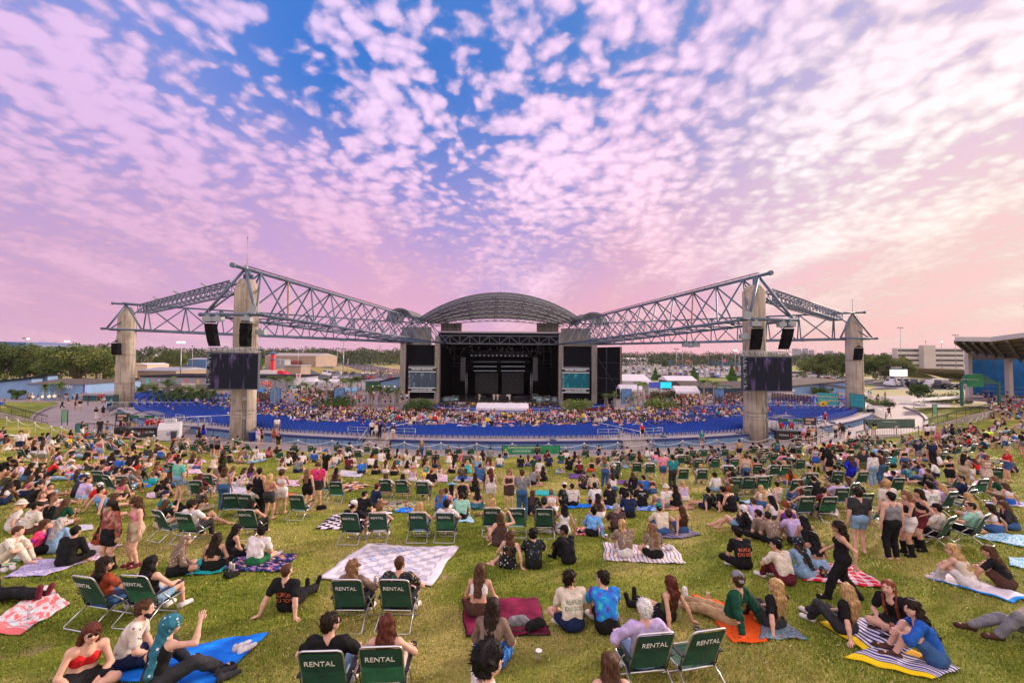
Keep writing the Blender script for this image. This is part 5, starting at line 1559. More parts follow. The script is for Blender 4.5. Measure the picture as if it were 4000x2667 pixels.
#shirt prints follow the cloth
from mathutils.bvhtree import BVHTree
def back_print(o,lines,size,m,z=.34,front=False,dy=1.25):
 """lettering laid onto the back of a shirt"""
 top=bpy.data.objects[o['_top']];me=top.data
 bv=BVHTree.FromPolygons([v.co for v in me.vertices],[tuple(p.vertices)for p in me.polygons])
 pose=[q for q in PP if q['o']is o][0]
 fem=False;J=SKL(pose['pose'],fem,0.0);u=V_(J['u']);f=V_(J['f']);r=V_(J['r']);c=V_(J['P'])+u*z
 V=[];F=[];off=0
 for li,txt in enumerate(lines):
  src=TXM(txt,size*(1 if li<2 else.7),m,ext=0.0)
  cnt=len(src.vertices)
  for v in src.vertices:
   x,y=v.co.x,v.co.y+(-(li)*size*dy*.8)
   p=c+r*x+u*y-f*.6
   hit=bv.ray_cast(p,f,1.2)
   q=(hit[0]if hit[0]is not None else p+f*.5)-f*.012
   V.append(q)
  F+=[tuple(i+off for i in p.vertices)for p in src.polygons];off+=cnt
 mb=MB();mb.add(V,F);mb.B('shirt_lettering',m,top)
#low rental chairs
M_ALU=mat('brushed aluminium tube',(.62,.62,.66),.28,metal=.9)
M_CG=mat('green chair fabric',(.008,.105,.05),.8,var=.25,vscale=7,bump=.3,bscale=30)
M_CGD=mat('dark green chair fabric',(.008,.05,.032),.8,var=.2,vscale=7)
M_ARMP=mat('charcoal armrest plastic',(.018,.019,.024),.5)
ML=mat('white lettering',(.72,.72,.70),.6)
def chair_proto():
 t=EM('rental_chair',(0,0,0));w=.255
 mb=MB()
 b0=(0,.02,.30);tp=(0,-.30,.86)
 mb.PA([(-w,.04,.27),(-w,-.10,.52),(-w,-.27,.80),(-w+.02,-.295,.845),(-w+.06,-.305,.86),(w-.06,-.305,.86),(w-.02,-.295,.845),(w,-.27,.80),(w,-.10,.52),(w,.04,.27)],.0125,8)
 mb.B('back_frame',M_ALU,t)
 mb=MB()
 mb.PA([(-w-.012,.10,.31),(-w-.03,-.10,.16),(-w-.04,-.24,.03),(-w-.01,-.26,.0135),(w+.01,-.26,.0135),(w+.04,-.24,.03),(w+.03,-.10,.16),(w+.012,.10,.31)],.0115,8)
 mb.B('rear_leg',M_ALU,t)
 mb=MB()
 mb.PA([(-w-.02,.02,.50),(-w-.03,.26,.30),(-w-.035,.44,.04),(-w,.46,.0135),(w,.46,.0135),(w+.035,.44,.04),(w+.03,.26,.30),(w+.02,.02,.50)],.0115,8)
 mb.B('front_leg',M_ALU,t)
 mb=MB();mb.PA([(-w,.04,.27),(-w,.48,.33),(-w+.03,.50,.335),(w-.03,.50,.335),(w,.48,.33),(w,.04,.27),(w-.02,.01,.265),(-w+.02,.01,.265),(-w,.04,.27)],.0115,8)
 mb.B('seat_frame',M_ALU,t)
 def sheet(rows,name,m,sag):
  V=[];n=9
  for(y,z,s)in rows:
   for i in range(n):
    x=-w+2*w*i/(n-1);k=1-(2*i/(n-1)-1)**2
    V.append((x,y+s*k*sag[0],z+s*k*sag[1]))
  nr=len(rows);F=[(a*n+i,a*n+i+1,(a+1)*n+i+1,(a+1)*n+i)for a in range(nr-1)for i in range(n-1)]
  V2=[(v[0],v[1]+.006,v[2]+.003)for v in V];F2=[tuple(reversed([q+len(V)for q in f]))for f in F]
  mb=MB();mb.add(V+V2,F+F2,0,True);return mb.B(name,m,t)
 sheet([(-.012,.33,.5),(-.055,.42,1),(-.10,.50,1),(-.135,.565,1)],'lower_back_fabric',M_CG,(-.03,0))
 sheet([(-.137,.568,1),(-.19,.66,.8),(-.24,.75,.5),(-.278,.815,.1)],'upper_back_fabric',M_CGD,(-.03,0))
 sheet([(.03,.262,.3),(.15,.26,1),(.32,.285,1),(.48,.325,.2)],'seat_fabric',M_CG,(0,-.04))
 tx=ST('RENTAL',.098,ML,(-.01,-.262,.70),(R_(90+24),0,0),t)
 tx.scale=(1,1,1)
 for s in(-1,1):
  mb=MB();x=s*(w+.035)
  P0=[(x-.022,-.12),(x+.022,-.12),(x+.03,.18),(x+.055,.34),(x+.05,.46),(x-.05,.46),(x-.055,.34),(x-.03,.18)]
  hole=[(x+.03*mth.cos(q*mth.pi/4),.39+.03*mth.sin(q*mth.pi/4))for q in range(8)]
  zf=lambda y:.50+y*.12
  mb.PR([(a,b,zf(b))for a,b in P0],(0,0,.018))if s==0 else None
  arm=[(x-.022,-.12),(x+.022,-.12),(x+.03,.18),(x+.05,.33),(x-.05,.33),(x-.03,.18)]
  mb.PR([(a,b,zf(b))for a,b in arm],(0,0,.018))
  out=[(x+.052*mth.cos(q*mth.pi/8)*1.0,.385+.062*mth.sin(q*mth.pi/8))for q in range(16)]
  inn=[(x+.034*mth.cos(q*mth.pi/8),.385+.036*mth.sin(q*mth.pi/8))for q in range(16)]
  V=[(a,b,zf(b)+.019)for a,b in out]+[(a,b,zf(b)+.019)for a,b in inn]+[(a,b,zf(b)-.001)for a,b in out]+[(a,b,zf(b)-.001)for a,b in inn]
  F=[]
  for q in range(16):
   r_=(q+1)%16;F+=[(q,r_,16+r_,16+q),(32+r_,32+q,48+q,48+r_),(q,32+q,32+r_,r_),(16+q,16+r_,48+r_,48+q)]
  mb.add(V,F)
  mb.B('armrest',M_ARMP,t)
  mb=MB();mb.T((s*(w+.018),.0,.30),(s*(w+.03),-.08,.49),.008,n=6);mb.box((s*w,.03,.29),(.03,.05,.05))
  mb.B('hinge',M_ARMP,t)
 return t
CHAIR0=chair_proto();_cu=[False];CS=[]
def chair(loc,yaw,extra=''):
 if not _cu[0]:c=CHAIR0;_cu[0]=True
 else:c=CT(CHAIR0)
 R3=slope_mat(loc[0],loc[1])@Matrix.Rotation(R_(yaw),3,'Z')
 c.matrix_world=Matrix.Translation(V_(loc))@R3.to_4x4()
 fd=random.choice((0,0,1,2))
 if fd:
  for q in kids(c):
   if q.name.startswith(('lower','seat_fab')):slotmat(q,0,mat('faded chair fabric %d'%fd,((.02,.14,.07),(.012,.075,.045))[fd-1],.85,var=.35,vscale=5,bump=.5,bscale=12))
 tag(c,None,'chair','green rental chairs on the lawn');CS.append(dict(o=c,loc=V_(loc),yaw=yaw,extra=extra))
 return c,R3
#who sits and stands where on the lawn
TILE={'A':(0,1600),'B':(1000,1600),'C':(2000,1600),'D':(3000,1600),'E':(0,2100),'F':(1000,2100),'G':(2000,2100),'H':(3000,2100)}
def tp(t,x,y):
 o=TILE[t];return G(o[0]+x*.42517,o[1]+y*.42517)
PD='''
E 720 1395 cross -125 f0 long.auburn crop.red skirt.black glasses.x 0 bare with red bikini top at the bottom left corner
E 1130 1200 cross -62 m0 short.brown tee.print trousers.navy beard.dark 0 shoe.white bearded man on blue sheet in lower left
E 1420 1400 drink -25 f0 none.x tank.black trousers.charcoal wrap.leaf 0 shoe.black in teal headscarf on the blue sheet
E 590 262 cross 8 m1 short.black loose.black trousers.black - 0 shoe.black with magenta insect print on the back
E 330 150 side -65 f1 medium.brown long.sunset skirt.black -
E 470 140 cross 10 f0 wavy.grey long.lightdenim trousers.lightdenim glasses.x 2 shoe.white -
E 1010 285 stand 165 f0 long.dark long.rustdye skirt.black glasses.x 0 boot.black smiling, beside woman in pink
E 1240 258 stand 150 f0 wavy.brown crop.pink shorts.beige glasses.x 2 shoe.maroon arm in arm, on the left lawn
E 880 130 side -15 f1 long.dark tank.rust skirt.white - 2 bare -
E 1590 345 cross -55 f1 none.x long.taupeprint skirt.black scarf.taupeprint 0 bare draped in brown patterned shawl
E 1930 312 cross 10 f1 long.dark crop.black trousers.black - k
E 2090 200 cross -40 f1 medium.black tank.black trousers.black - k
F -20 262 cross 0 m0 short.black tee.white shorts.green - 1 shoe.white -
E -120 600 lean -82 m0 short.brown tee.black trousers.black - 0 shoe.maroon only the outstretched legs and maroon shoe showing
E 10 250 knees -70 m0 short.brown tee.print trousers.cream - 0 shoe.white at left edge beside striped blanket
F 290 675 lean -4 m0 buzz.brown tee.black trousers.black - k
F 2040 722 cross -8 f1 long.brown crop.white skirt.brown - 0 bare on the maroon blanket
F 2150 1190 cross -10 f0 long.dark long.taupe skirt.bluefloral - 0 bare in crochet cardigan behind the maroon blanket
G 945 1905 cross 0 f0 long.brown tank.black skirt.black - 0 bare only the crown of the head at the bottom edge
G 560 852 cross 8 m0 curly.dark tee.cream shorts.navy - 2 shoe.white -
G 880 872 knees 6 m0 short.dark tee.tiedye shorts.black - 1 shoe.white -
G 1420 772 lean 32 f1 wavy.auburn tank.olive shorts.black - 2 boot.black -
G 2020 805 lean 38 m0 short.brown long.forest trousers.khaki capback.grey 2 shoe.white in dark green sweatshirt on the orange cloth
H 60 835 leank 14 f0 long.blond tee.black trousers.charcoal - 1 shoe.black -
G 200 288 knees 0 m0 curly.black tee.blackprint trousers.black - k
G 525 240 knees 30 m3 buzz.black tee.black trousers.black cap.black 1 shoe.black -
G -40 282 side -5 f0 long.brown dress.snow none - 2 bare -
G 1050 182 knees 5 m0 pony.blond tee.taupeprint shorts.white - 2 shoe.white -
G 1320 190 cross 5 f0 long.light tee.taupeprint shorts.black - 1 shoe.white -
G 2135 285 cross 4 m1 short.black tee.black trousers.black - s
H 175 432 knees 16 m1 short.black tee.cream trousers.maroon - 1 shoe.white -
H 350 372 cross 4 f1 long.brown loose.lightdenim trousers.lightdenim wrap.blackprint 0 shoe.black denim jacket
H 475 302 cross -8 f2 long.black crop.black trousers.lightdenim - k
H 690 575 walk 66 f1 wavy.dark tank.black trousers.black glasses.x 0 shoe.black walking past in lace trousers, right lawn
H 720 882 leank 18 f0 wavy.blond tee.black trousers.charcoal - 2 shoe.white -
H 1200 852 cross 118 f0 braids.red tee.black skirt.black - 0 shoe.brown facing her friends
H 1550 1162 knees 58 f0 wavy.dark loose.blue shorts.denim - 1 shoe.brown in bright blue shirt
H 1850 458 knees 22 f0 long.blond tank.stripe shorts.white - 1 boot.white -
H 2200 472 knees 30 f1 long.brown tee.black skirt.brown - 1 bare -
H 2540 980 leank 62 m2 short.black long.beige trousers.grey - 0 shoe.brown at the right edge holding a can
H 850 150 stand -8 m0 curly.dark tee.charcoal shorts.lightdenim - 2 shoe.white with purple scarf round neck
H 1150 205 stand -4 m0 short.black tank.grey trousers.black - 0 shoe.black with black neckerchief
H 1300 158 phone 78 f1 wavy.light tank.black shorts.white - 0 boot.black -
H 1405 110 hip 82 f1 long.dark crop.black shorts.maroon - 0 boot.black -
D 1500 1195 stand -2 m1 short.black tee.white trousers.charcoal - 0 shoe.white with green lettering on white tee
D 1110 1190 stand 4 m0 curly.blond tee.print shorts.grey - 2 shoe.white -
D 210 1120 cross -8 m0 curly.red tank.purple shorts.navy glasses.x 1 shoe.white -
D 80 1035 cross 8 f0 none.x tank.white trousers.charcoal scarf.black k
D 270 1235 knees 8 m0 short.dark tee.lavender shorts.grey capback.brown 2 shoe.white -
D 60 1240 cross 0 m1 short.dark tee.taupeprint trousers.black - 2 shoe.white -
D 390 1290 cross 0 f2 long.black tank.black trousers.black - k
D 440 568 hip 170 f1 curly.dark crop.sky skirt.blue glasses.x 0 boot.black -
D 568 620 stand 0 f0 long.black tee.black shorts.black - 0 boot.black -
D 520 560 stand 12 m1 short.dark tee.black shorts.black cap.black k
D 765 720 hip 2 f0 long.brown long.royal skirt.royal - s
D 880 655 stand 168 m0 short.brown tee.charcoal shorts.camo - s
D 970 700 stand 2 m0 curly.black long.white trousers.lightdenim - s
D 1045 690 stand 14 m0 curly.dark tee.brown trousers.denim - 1 shoe.white -
D 1255 605 stand -4 f0 bun.blond crop.black shorts.denim - s
D 1378 520 stand 178 m0 short.brown tee.navy shorts.grey cap.denim s
D 1510 540 stand 170 m2 short.black tee.navy trousers.black beard.black k
D 1672 742 arm 172 f1 curly.dark crop.black shorts.black - 0 boot.black -
D 1805 722 phone -70 f1 long.dark tank.beige shorts.beige - s
D 2010 735 phone 175 f2 curly.red dress.redfloral none - 0 shoe.brown -
D 2215 660 phone 70 f0 medium.blond tee.red shorts.denim glasses.x s
D 2180 405 hip 170 f0 long.brown tank.white shorts.denim - s
D 2010 322 bend -65 m0 short.brown tee.neon shorts.black - k
D 1465 300 stand -5 m1 buzz.black tee.white shorts.black - s
D 1520 285 stand 5 m0 short.dark tee.white shorts.grey capback.white s
D 1562 332 stand -4 f0 wavy.blond dress.rose none - s
D 1692 275 walk -60 f3 curly.black dress.snow none - s
D 2345 420 stand 0 m1 buzz.black tee.black shorts.grey - k
D 450 805 drink 4 m1 short.black tee.black trousers.black - k
D 1152 530 cross -20 m1 short.dark tee.teal shorts.black - 1 shoe.white -
D 1310 665 cross 8 m1 short.dark tee.leaf shorts.black cap.charcoal 2 shoe.white -
D 1640 875 cross 4 f0 wavy.light crop.purple skirt.black -
D 1830 890 chair 28 m1 short.dark tee.navy trousers.black glasses.x 1 shoe.black -
D 2225 875 side 8 f1 medium.brown crop.white shorts.blue -
D 2260 1105 cross 60 f1 long.brown long.charcoal shorts.denim glasses.x
D 2110 1135 side 18 f1 wavy.dark crop.white shorts.denim -
D 1920 1000 cross 10 f0 long.blond crop.white shorts.white -
D 1770 222 cross 40 m0 short.grey tee.black trousers.charcoal cap.grey s
D 700 520 cross 0 m1 short.black tee.print shorts.black - s
D 1300 620 cross 20 m1 short.dark tee.black shorts.black glasses.x 1 shoe.white -
D 1860 500 cross 40 f1 bun.black tank.black shorts.denim glasses.x 1 shoe.white -
D 640 500 cross 10 m1 short.dark tee.white shorts.black - s
D 770 400 cross -5 f0 none.x crop.black shorts.black scarf.charcoal s
D 330 900 chair 10 f1 bun.brown tank.rose trousers.denim - s
C 560 890 cross -3 m0 short.dark tee.print shorts.black - 0 shoe.white wearing white tee with blue block lettering
C 500 885 cross 12 m1 short.black tee.blackprint shorts.black cap.white 2 shoe.white towel over shoulder
C 190 965 cross -14 f1 long.brown loose.blackprint trousers.black - 2 shoe.black -
C 365 950 cross -4 f1 braids.light crop.white shorts.white - s
C 470 1140 side 2 f2 medium.black dress.white none - s
C 735 1160 side -22 f0 curly.black long.bluedye shorts.black - k
C 795 1000 cross -8 f0 long.dark tank.brown shorts.white - 1 bare -
C 975 1142 knees -2 m0 bun.grey tee.brownprint shorts.black - 0 shoe.brown -
C 1085 995 cross 2 m1 buzz.dark tee.navy shorts.black - 2 shoe.black -
C 1200 895 cross 0 m0 short.brown tee.black shorts.black - 1 shoe.white -
C 915 885 cross 10 m0 short.brown tee.black shorts.black - 2 shoe.black -
C 1055 860 cross -10 m0 curly.brown tee.black shorts.grey - s
C 775 880 cross 6 m1 short.black tee.white shorts.black capback.black s
C 755 750 cross 0 m1 short.black tee.beige shorts.black capback.grey 1 shoe.white -
C 670 725 cross 4 m0 short.brown tee.floral shorts.navy - s
C 852 722 hip -24 f0 long.light crop.turquoise trousers.denim - s
C 950 640 cross 0 m1 none.x tee.blackprint trousers.black bucket.print s
C 935 745 cross 6 f1 medium.dark tank.white shorts.denim - 1 shoe.white -
C 1132 735 cross 20 f2 medium.brown long.black shorts.black - 2 shoe.black -
C 1222 785 cross 0 m1 short.black tee.blue shorts.black - 1 shoe.white -
C 1292 775 cross 0 f1 curly.blond crop.brown trousers.denim - s
C 1405 900 leank 22 m0 none.x tee.white shorts.grey bucket.stripe 2 shoe.white -
C 1520 890 cross 4 f1 long.black tank.black shorts.black - 1 shoe.black -
C 1590 840 cross 0 f0 pony.blond tank.lavender shorts.white - s
C 1390 1152 knees 8 m1 short.dark tee.cream trousers.denim capback.teal 0 boot.black -
C 1565 1135 leank 6 f1 long.brown tank.brown shorts.denim - 2 bare -
C 1790 912 lean 20 m1 short.black tee.blackprint shorts.navy - 2 shoe.black -
C 1920 918 lean 14 m1 short.black tee.black trousers.black - k
C 2042 838 cross -2 m0 short.brown tee.olive shorts.navy - s
C 2030 935 cross 30 m0 curly.red tank.black shorts.black - s
C 2090 1112 leank 56 m0 short.black tank.blackprint shorts.lightdenim - s
C 2260 1070 cross -4 m0 short.brown tee.lavender trousers.black - s
C 2190 1140 cross 44 f0 long.dark long.black trousers.black wrap.white 2 shoe.black -
C 2325 1210 cross 20 m0 short.dark tee.taupe trousers.black beard.dark k
C 190 695 knees -30 m0 buzz.brown tee.grey shorts.black - 0 sock.white -
C 285 655 cross -8 f1 long.dark dress.black none - k
C 80 532 cross 0 m1 short.black tee.black shorts.navy - k
C 150 520 cross 6 f1 long.brown crop.beige shorts.denim - 1 bare -
C 258 578 cross 0 m0 short.dark tee.print shorts.white capback.navy 0 shoe.white with palm print on white tee
C 340 520 cross -6 m1 short.black tee.navy shorts.black - s
C 230 470 cross 4 f0 wavy.brown tank.lavender shorts.white - s
C 500 465 cross 0 m1 short.black tee.print shorts.black - s
C 530 552 cross 4 m1 buzz.black tee.black shorts.black cap.black s
C 612 520 cross -10 f0 wavy.light tank.beige shorts.white - 2 bare -
C 622 590 cross 0 f2 curly.brown tee.maroon trousers.black - k
C 730 570 side 10 f0 bun.light tank.black shorts.orange -
C 580 482 cross -2 f1 long.black tank.black shorts.black -
C 690 440 knees 14 m2 curly.black tee.black trousers.black - 1 shoe.white -
C 800 405 cross 4 f0 bun.dark tank.black shorts.denim - s
C 950 445 cross 2 m0 short.brown tee.maroon shorts.black - 1 shoe.white -
C 1062 430 cross -10 m0 short.brown loose.beige shorts.grey beard.brown 1 shoe.white -
C 1175 490 cross 8 f1 long.auburn dress.black none brim.black
C 1245 432 cross -3 f2 curly.black tank.white shorts.white - s
C 1340 440 side 4 f2 long.dark tank.navy shorts.black -
C 1180 480 cross 5 f0 long.auburn tank.brown shorts.black - 2 bare -
C 1390 692 stand -3 m0 buzz.grey tee.pink shorts.denim - 2 shoe.white -
C 1478 742 stand 2 m1 short.black tee.teal trousers.charcoal capback.black s
C 1850 520 cross -4 f0 medium.blond tee.yellow shorts.denim - 1 shoe.white -
C 2090 470 stand -2 m1 short.dark tee.khaki shorts.navy cap.navy s
C 2172 515 cross 22 f0 wavy.blond tank.black shorts.denim - s
C 1745 340 stand 0 m0 short.grey tee.teal shorts.grey cap.grey s
C 90 1010 phone -6 m0 short.brown tee.grey trousers.denim - s
B 2325 915 phone 168 f0 wavy.light dress.brownprint none glasses.x 0 shoe.brown -
B 2158 905 stand 10 f0 long.auburn dress.white none - 2 shoe.white -
B 640 668 stand 150 m0 short.brown tee.black shorts.black cap.blue 0 sock.white -
B 562 885 stand -170 m0 curly.brown tee.sunset shorts.charcoal glasses.x k
B 462 925 hip 4 f0 long.light tank.black shorts.black - s
B 225 962 phone 12 f1 curly.brown crop.white skirt.white - 0 shoe.maroon -
B 112 1012 phone -6 f1 long.blond crop.rose shorts.charcoal - 0 sock.white -
B 15 985 stand -12 m1 short.dark tank.black trousers.black - 1 shoe.black -
B 370 578 cross -8 m0 short.brown tee.grey shorts.navy - s
B 720 690 cross 6 f1 long.black tank.brown shorts.black -
B 762 482 cross 14 f0 pony.brown tank.beige skirt.brown -
B 832 452 cross 0 f2 medium.dark tee.white shorts.black -
B 870 532 cross 2 m0 short.brown tee.print shorts.white - 1 bare -
B 962 592 cross 8 m0 none.x tee.bluefloral shorts.black cap.grey 2 shoe.white -
B 1092 592 cross -2 f1 long.dark crop.black skirt.black - 2 bare -
B 1182 585 cross 4 f1 long.brown crop.white shorts.white -
B 1262 602 cross -2 f0 long.brown crop.maroon shorts.black -
B 1380 592 cross 0 f0 long.black crop.black shorts.white -
B 1048 535 cross 4 m1 short.black tee.white shorts.black - s
B 1142 482 cross -6 m0 short.dark tee.white shorts.white cap.black 2 shoe.white -
B 1392 502 leank -4 m0 buzz.brown tee.cream shorts.denim - s
B 1292 452 cross 2 f1 long.black tee.print shorts.black -
B 1210 462 cross 0 f1 long.black tank.black shorts.black -
B 1482 462 cross 6 f0 long.brown crop.black skirt.white -
B 1560 605 cross -14 f0 wavy.blond tank.teal skirt.beige - 1 bare -
B 1682 630 cross 10 f0 wavy.light dress.redfloral none -
B 1802 582 side 18 f0 long.black crop.white skirt.black - 1 bare -
B 1770 492 cross 0 f0 bun.blond dress.white none -
B 1822 482 cross 4 m1 short.dark tee.black shorts.black -
B 1882 475 cross -6 f0 bun.light dress.rose none -
B 1895 648 cross 2 m1 none.x tee.floral shorts.blue bucket.black
B 1942 585 cross 10 f0 medium.blond dress.turquoise none -
B 2052 648 cross -3 m2 buzz.black loose.denim shorts.denim -
B 2035 552 cross -8 f0 medium.blond tee.lightdenim shorts.denim -
B 2152 560 cross 4 f1 wavy.brown crop.rose skirt.white -
B 2236 530 cross -6 m2 curly.black tee.print shorts.denim - s
B 2080 470 cross 8 f0 long.dark tee.black shorts.black -
B 2152 440 cross 0 m1 short.dark tee.grey shorts.grey -
B 2292 448 cross 0 f0 pony.blond tank.black shorts.denim -
B 1075 895 cross -40 m1 short.dark tee.navy shorts.charcoal capback.maroon
B 968 985 cross -12 m0 short.black tee.black shorts.black glasses.x 2 shoe.white -
B 1610 705 cross 10 m0 pony.brown tee.black shorts.beige capback.orange 2 shoe.white -
B 1692 935 cross -8 f0 wavy.light tee.bluefloral shorts.denim - 2 bare -
B 1792 870 cross 8 f1 long.black crop.beige shorts.denim brim.sky
B 1892 822 cross 2 m1 short.black tank.black shorts.black - s
B 1882 1012 cross 6 m1 short.dark tee.mint shorts.black - s
B 2032 915 cross 4 f0 long.black crop.brown skirt.leaf -
B 2012 752 cross 14 f1 long.dark tank.black shorts.black - 1 bare -
B 2132 735 cross -10 m1 short.black tee.charcoal shorts.black -
B 1440 660 cross 20 f0 long.blond tank.lavender shorts.white brim.pink 2 bare -
B 30 480 cross 10 m0 none.x tee.white trousers.lightdenim capback.grey
B 105 440 cross -6 f1 medium.brown tee.rose shorts.maroon -
B 302 462 cross 2 m1 short.black tee.blackprint shorts.black - s
B 342 505 cross 10 f1 medium.black tee.black shorts.black - 1 bare -
B 222 565 cross -2 f0 wavy.brown tank.beige shorts.white -
B 412 505 cross 6 m1 short.black tee.white shorts.black - s
B 530 455 drink -4 m0 short.brown tee.print shorts.white - s
B 1740 930 cross 4 f0 bun.brown tank.rose shorts.white -
B 2250 1254 drink 10 f0 long.brown dress.brownprint none - 2 bare -
A 182 432 stand -140 m0 curly.brown tee.white shorts.navy - s
A 305 530 phone -20 f1 long.brown tank.black skirt.silver - 0 boot.white -
A 385 540 stand 20 f0 long.brown tank.white skirt.silver - 0 boot.black -
A 910 492 hip -6 f0 bun.light tank.rose shorts.lightdenim - s
A 1630 842 stand -12 m0 short.dark tee.tropical shorts.lightdenim - 2 shoe.blue -
A 1992 442 stand -2 m1 short.dark tee.galaxy shorts.black - k
A 1948 432 stand 12 m0 none.x tee.grey shorts.navy capback.charcoal s
A 1822 300 walk 70 f1 long.brown dress.black none - 0 boot.black -
A 1865 280 stand 40 f1 long.black dress.royal none - k
A 50 380 side -60 f1 medium.auburn tank.beige shorts.white -
A 135 560 side -40 m1 short.black tank.charcoal shorts.grey -
A 25 700 bend -100 m1 short.black tee.black shorts.black - s
A 230 655 cross -8 f1 long.dark tank.black shorts.denim -
A 300 705 cross 2 f0 long.dark tank.black trousers.lightdenim -
A 400 660 lean -60 m1 short.black tee.snow trousers.lightdenim - 0 shoe.taupe -
A 212 800 cross -10 f0 long.brown crop.rose shorts.navy -
A 352 800 cross -20 m1 short.black tee.print trousers.lightdenim - 2 shoe.white -
A 475 880 lean -70 f1 bun.dark tank.brown shorts.white - 2 shoe.white -
A 262 905 cross -18 m1 short.black tee.black trousers.black - 2 shoe.white -
A 405 985 lean -72 f0 wavy.light tank.charcoal trousers.black - 2 shoe.white -
A 228 1150 cross -16 m0 curly.dark tee.print shorts.brown - 2 shoe.white -
A 100 1110 side -30 f0 wavy.blond tee.print shorts.white bucket.print 2 bare -
A 500 470 side -66 f1 curly.black tank.black shorts.black -
A 665 445 lean -76 f0 wavy.light tank.black trousers.lightdenim - s
A 620 545 side -60 f0 short.brown tank.teal shorts.denim -
A 650 632 lie 62 f1 curly.black tee.sky skirt.rose - 0 bare lying back on the yellow cloth
A 800 560 leank -50 f1 bun.dark tank.olive shorts.charcoal -
A 1060 440 cross -6 m1 short.dark tank.black shorts.grey -
A 1180 505 cross 8 f0 medium.blond tee.blackprint shorts.black - 2 bare -
A 1065 572 cross -10 m1 none.x tee.blue shorts.navy cap.navy 2 bare -
A 1240 560 cross 4 m1 short.dark tee.olive shorts.denim wrap.floral
A 1335 450 cross 6 m2 short.black tee.charcoal shorts.lightdenim cap.charcoal
A 1200 405 cross -8 f1 long.black tee.black shorts.black -
A 1405 675 cross 0 f0 wavy.light crop.black trousers.turquoise -
A 1355 522 side 10 f1 wavy.brown crop.beige shorts.white -
A 1295 520 leank -14 m0 short.dark tank.print shorts.grey -
A 1460 460 cross 4 m0 short.brown tank.blue shorts.charcoal glasses.x
A 1542 475 cross -24 m2 curly.brown tank.floral shorts.charcoal - 0 sock.white -
A 1482 812 cross -12 f1 long.dark crop.black shorts.snow -
A 1562 685 cross 4 f2 medium.black tee.brown shorts.black -
A 1750 530 cross 8 f1 long.brown tank.black shorts.white -
A 1800 548 side 6 f0 wavy.light tank.pink shorts.denim -
A 1950 545 cross -4 f0 bun.grey dress.redfloral none -
A 1990 640 cross 12 f2 bun.black tee.taupe shorts.taupe - 1 bare -
A 2105 668 side -24 f0 wavy.light crop.lavender skirt.black - 1 bare -
A 2095 490 cross 6 f0 bun.dark tank.black shorts.black -
A 2185 495 cross -6 f0 wavy.light crop.beige skirt.taupe -
A 2300 498 cross 0 f0 wavy.light tee.print trousers.lightdenim -
A 2292 620 cross 2 f0 long.brown tank.black shorts.purple -
A 940 935 lean -14 m0 short.dark tank.bluedye shorts.grey - 2 bare -
A 1085 825 cross 0 f1 medium.brown crop.rose shorts.black glasses.x
A 975 1012 cross -26 f0 medium.brown tank.beige shorts.black glasses.x
A 1462 1090 drink -26 f1 medium.brown tee.black skirt.beige glasses.x
A 1530 985 leank -38 m0 none.x tee.teal trousers.black capback.navy 0 boot.black -
A 1800 945 cross -26 m0 curly.brown tee.floral trousers.beige - 2 bare -
A 1830 1085 leank -52 f1 long.dark crop.black shorts.black -
A 2330 780 cross 20 f0 curly.blond tank.black shorts.rose -
A 700 330 chair -40 f1 short.grey tee.teal shorts.black - s
A 610 340 cross -30 m2 short.dark tee.yellow shorts.orange cap.orange 2 bare -
A 460 350 cross -70 f3 curly.black tee.white trousers.beige -
A 330 330 leank -60 f0 long.blond crop.lavender trousers.lightdenim -
A 40 250 lean -70 m1 short.dark tee.black trousers.white - s
A 1870 400 cross 20 m1 short.dark tee.brown shorts.beige -
A 1580 360 cross 6 f2 long.brown crop.black shorts.black brim.orange 2 bare -
A 1030 330 cross 10 f0 medium.blond long.white shorts.white - 1 bare -
A 2140 400 cross -6 f0 wavy.light tank.black shorts.white -
A 2220 440 cross 6 f1 long.black tank.black shorts.black -
'''
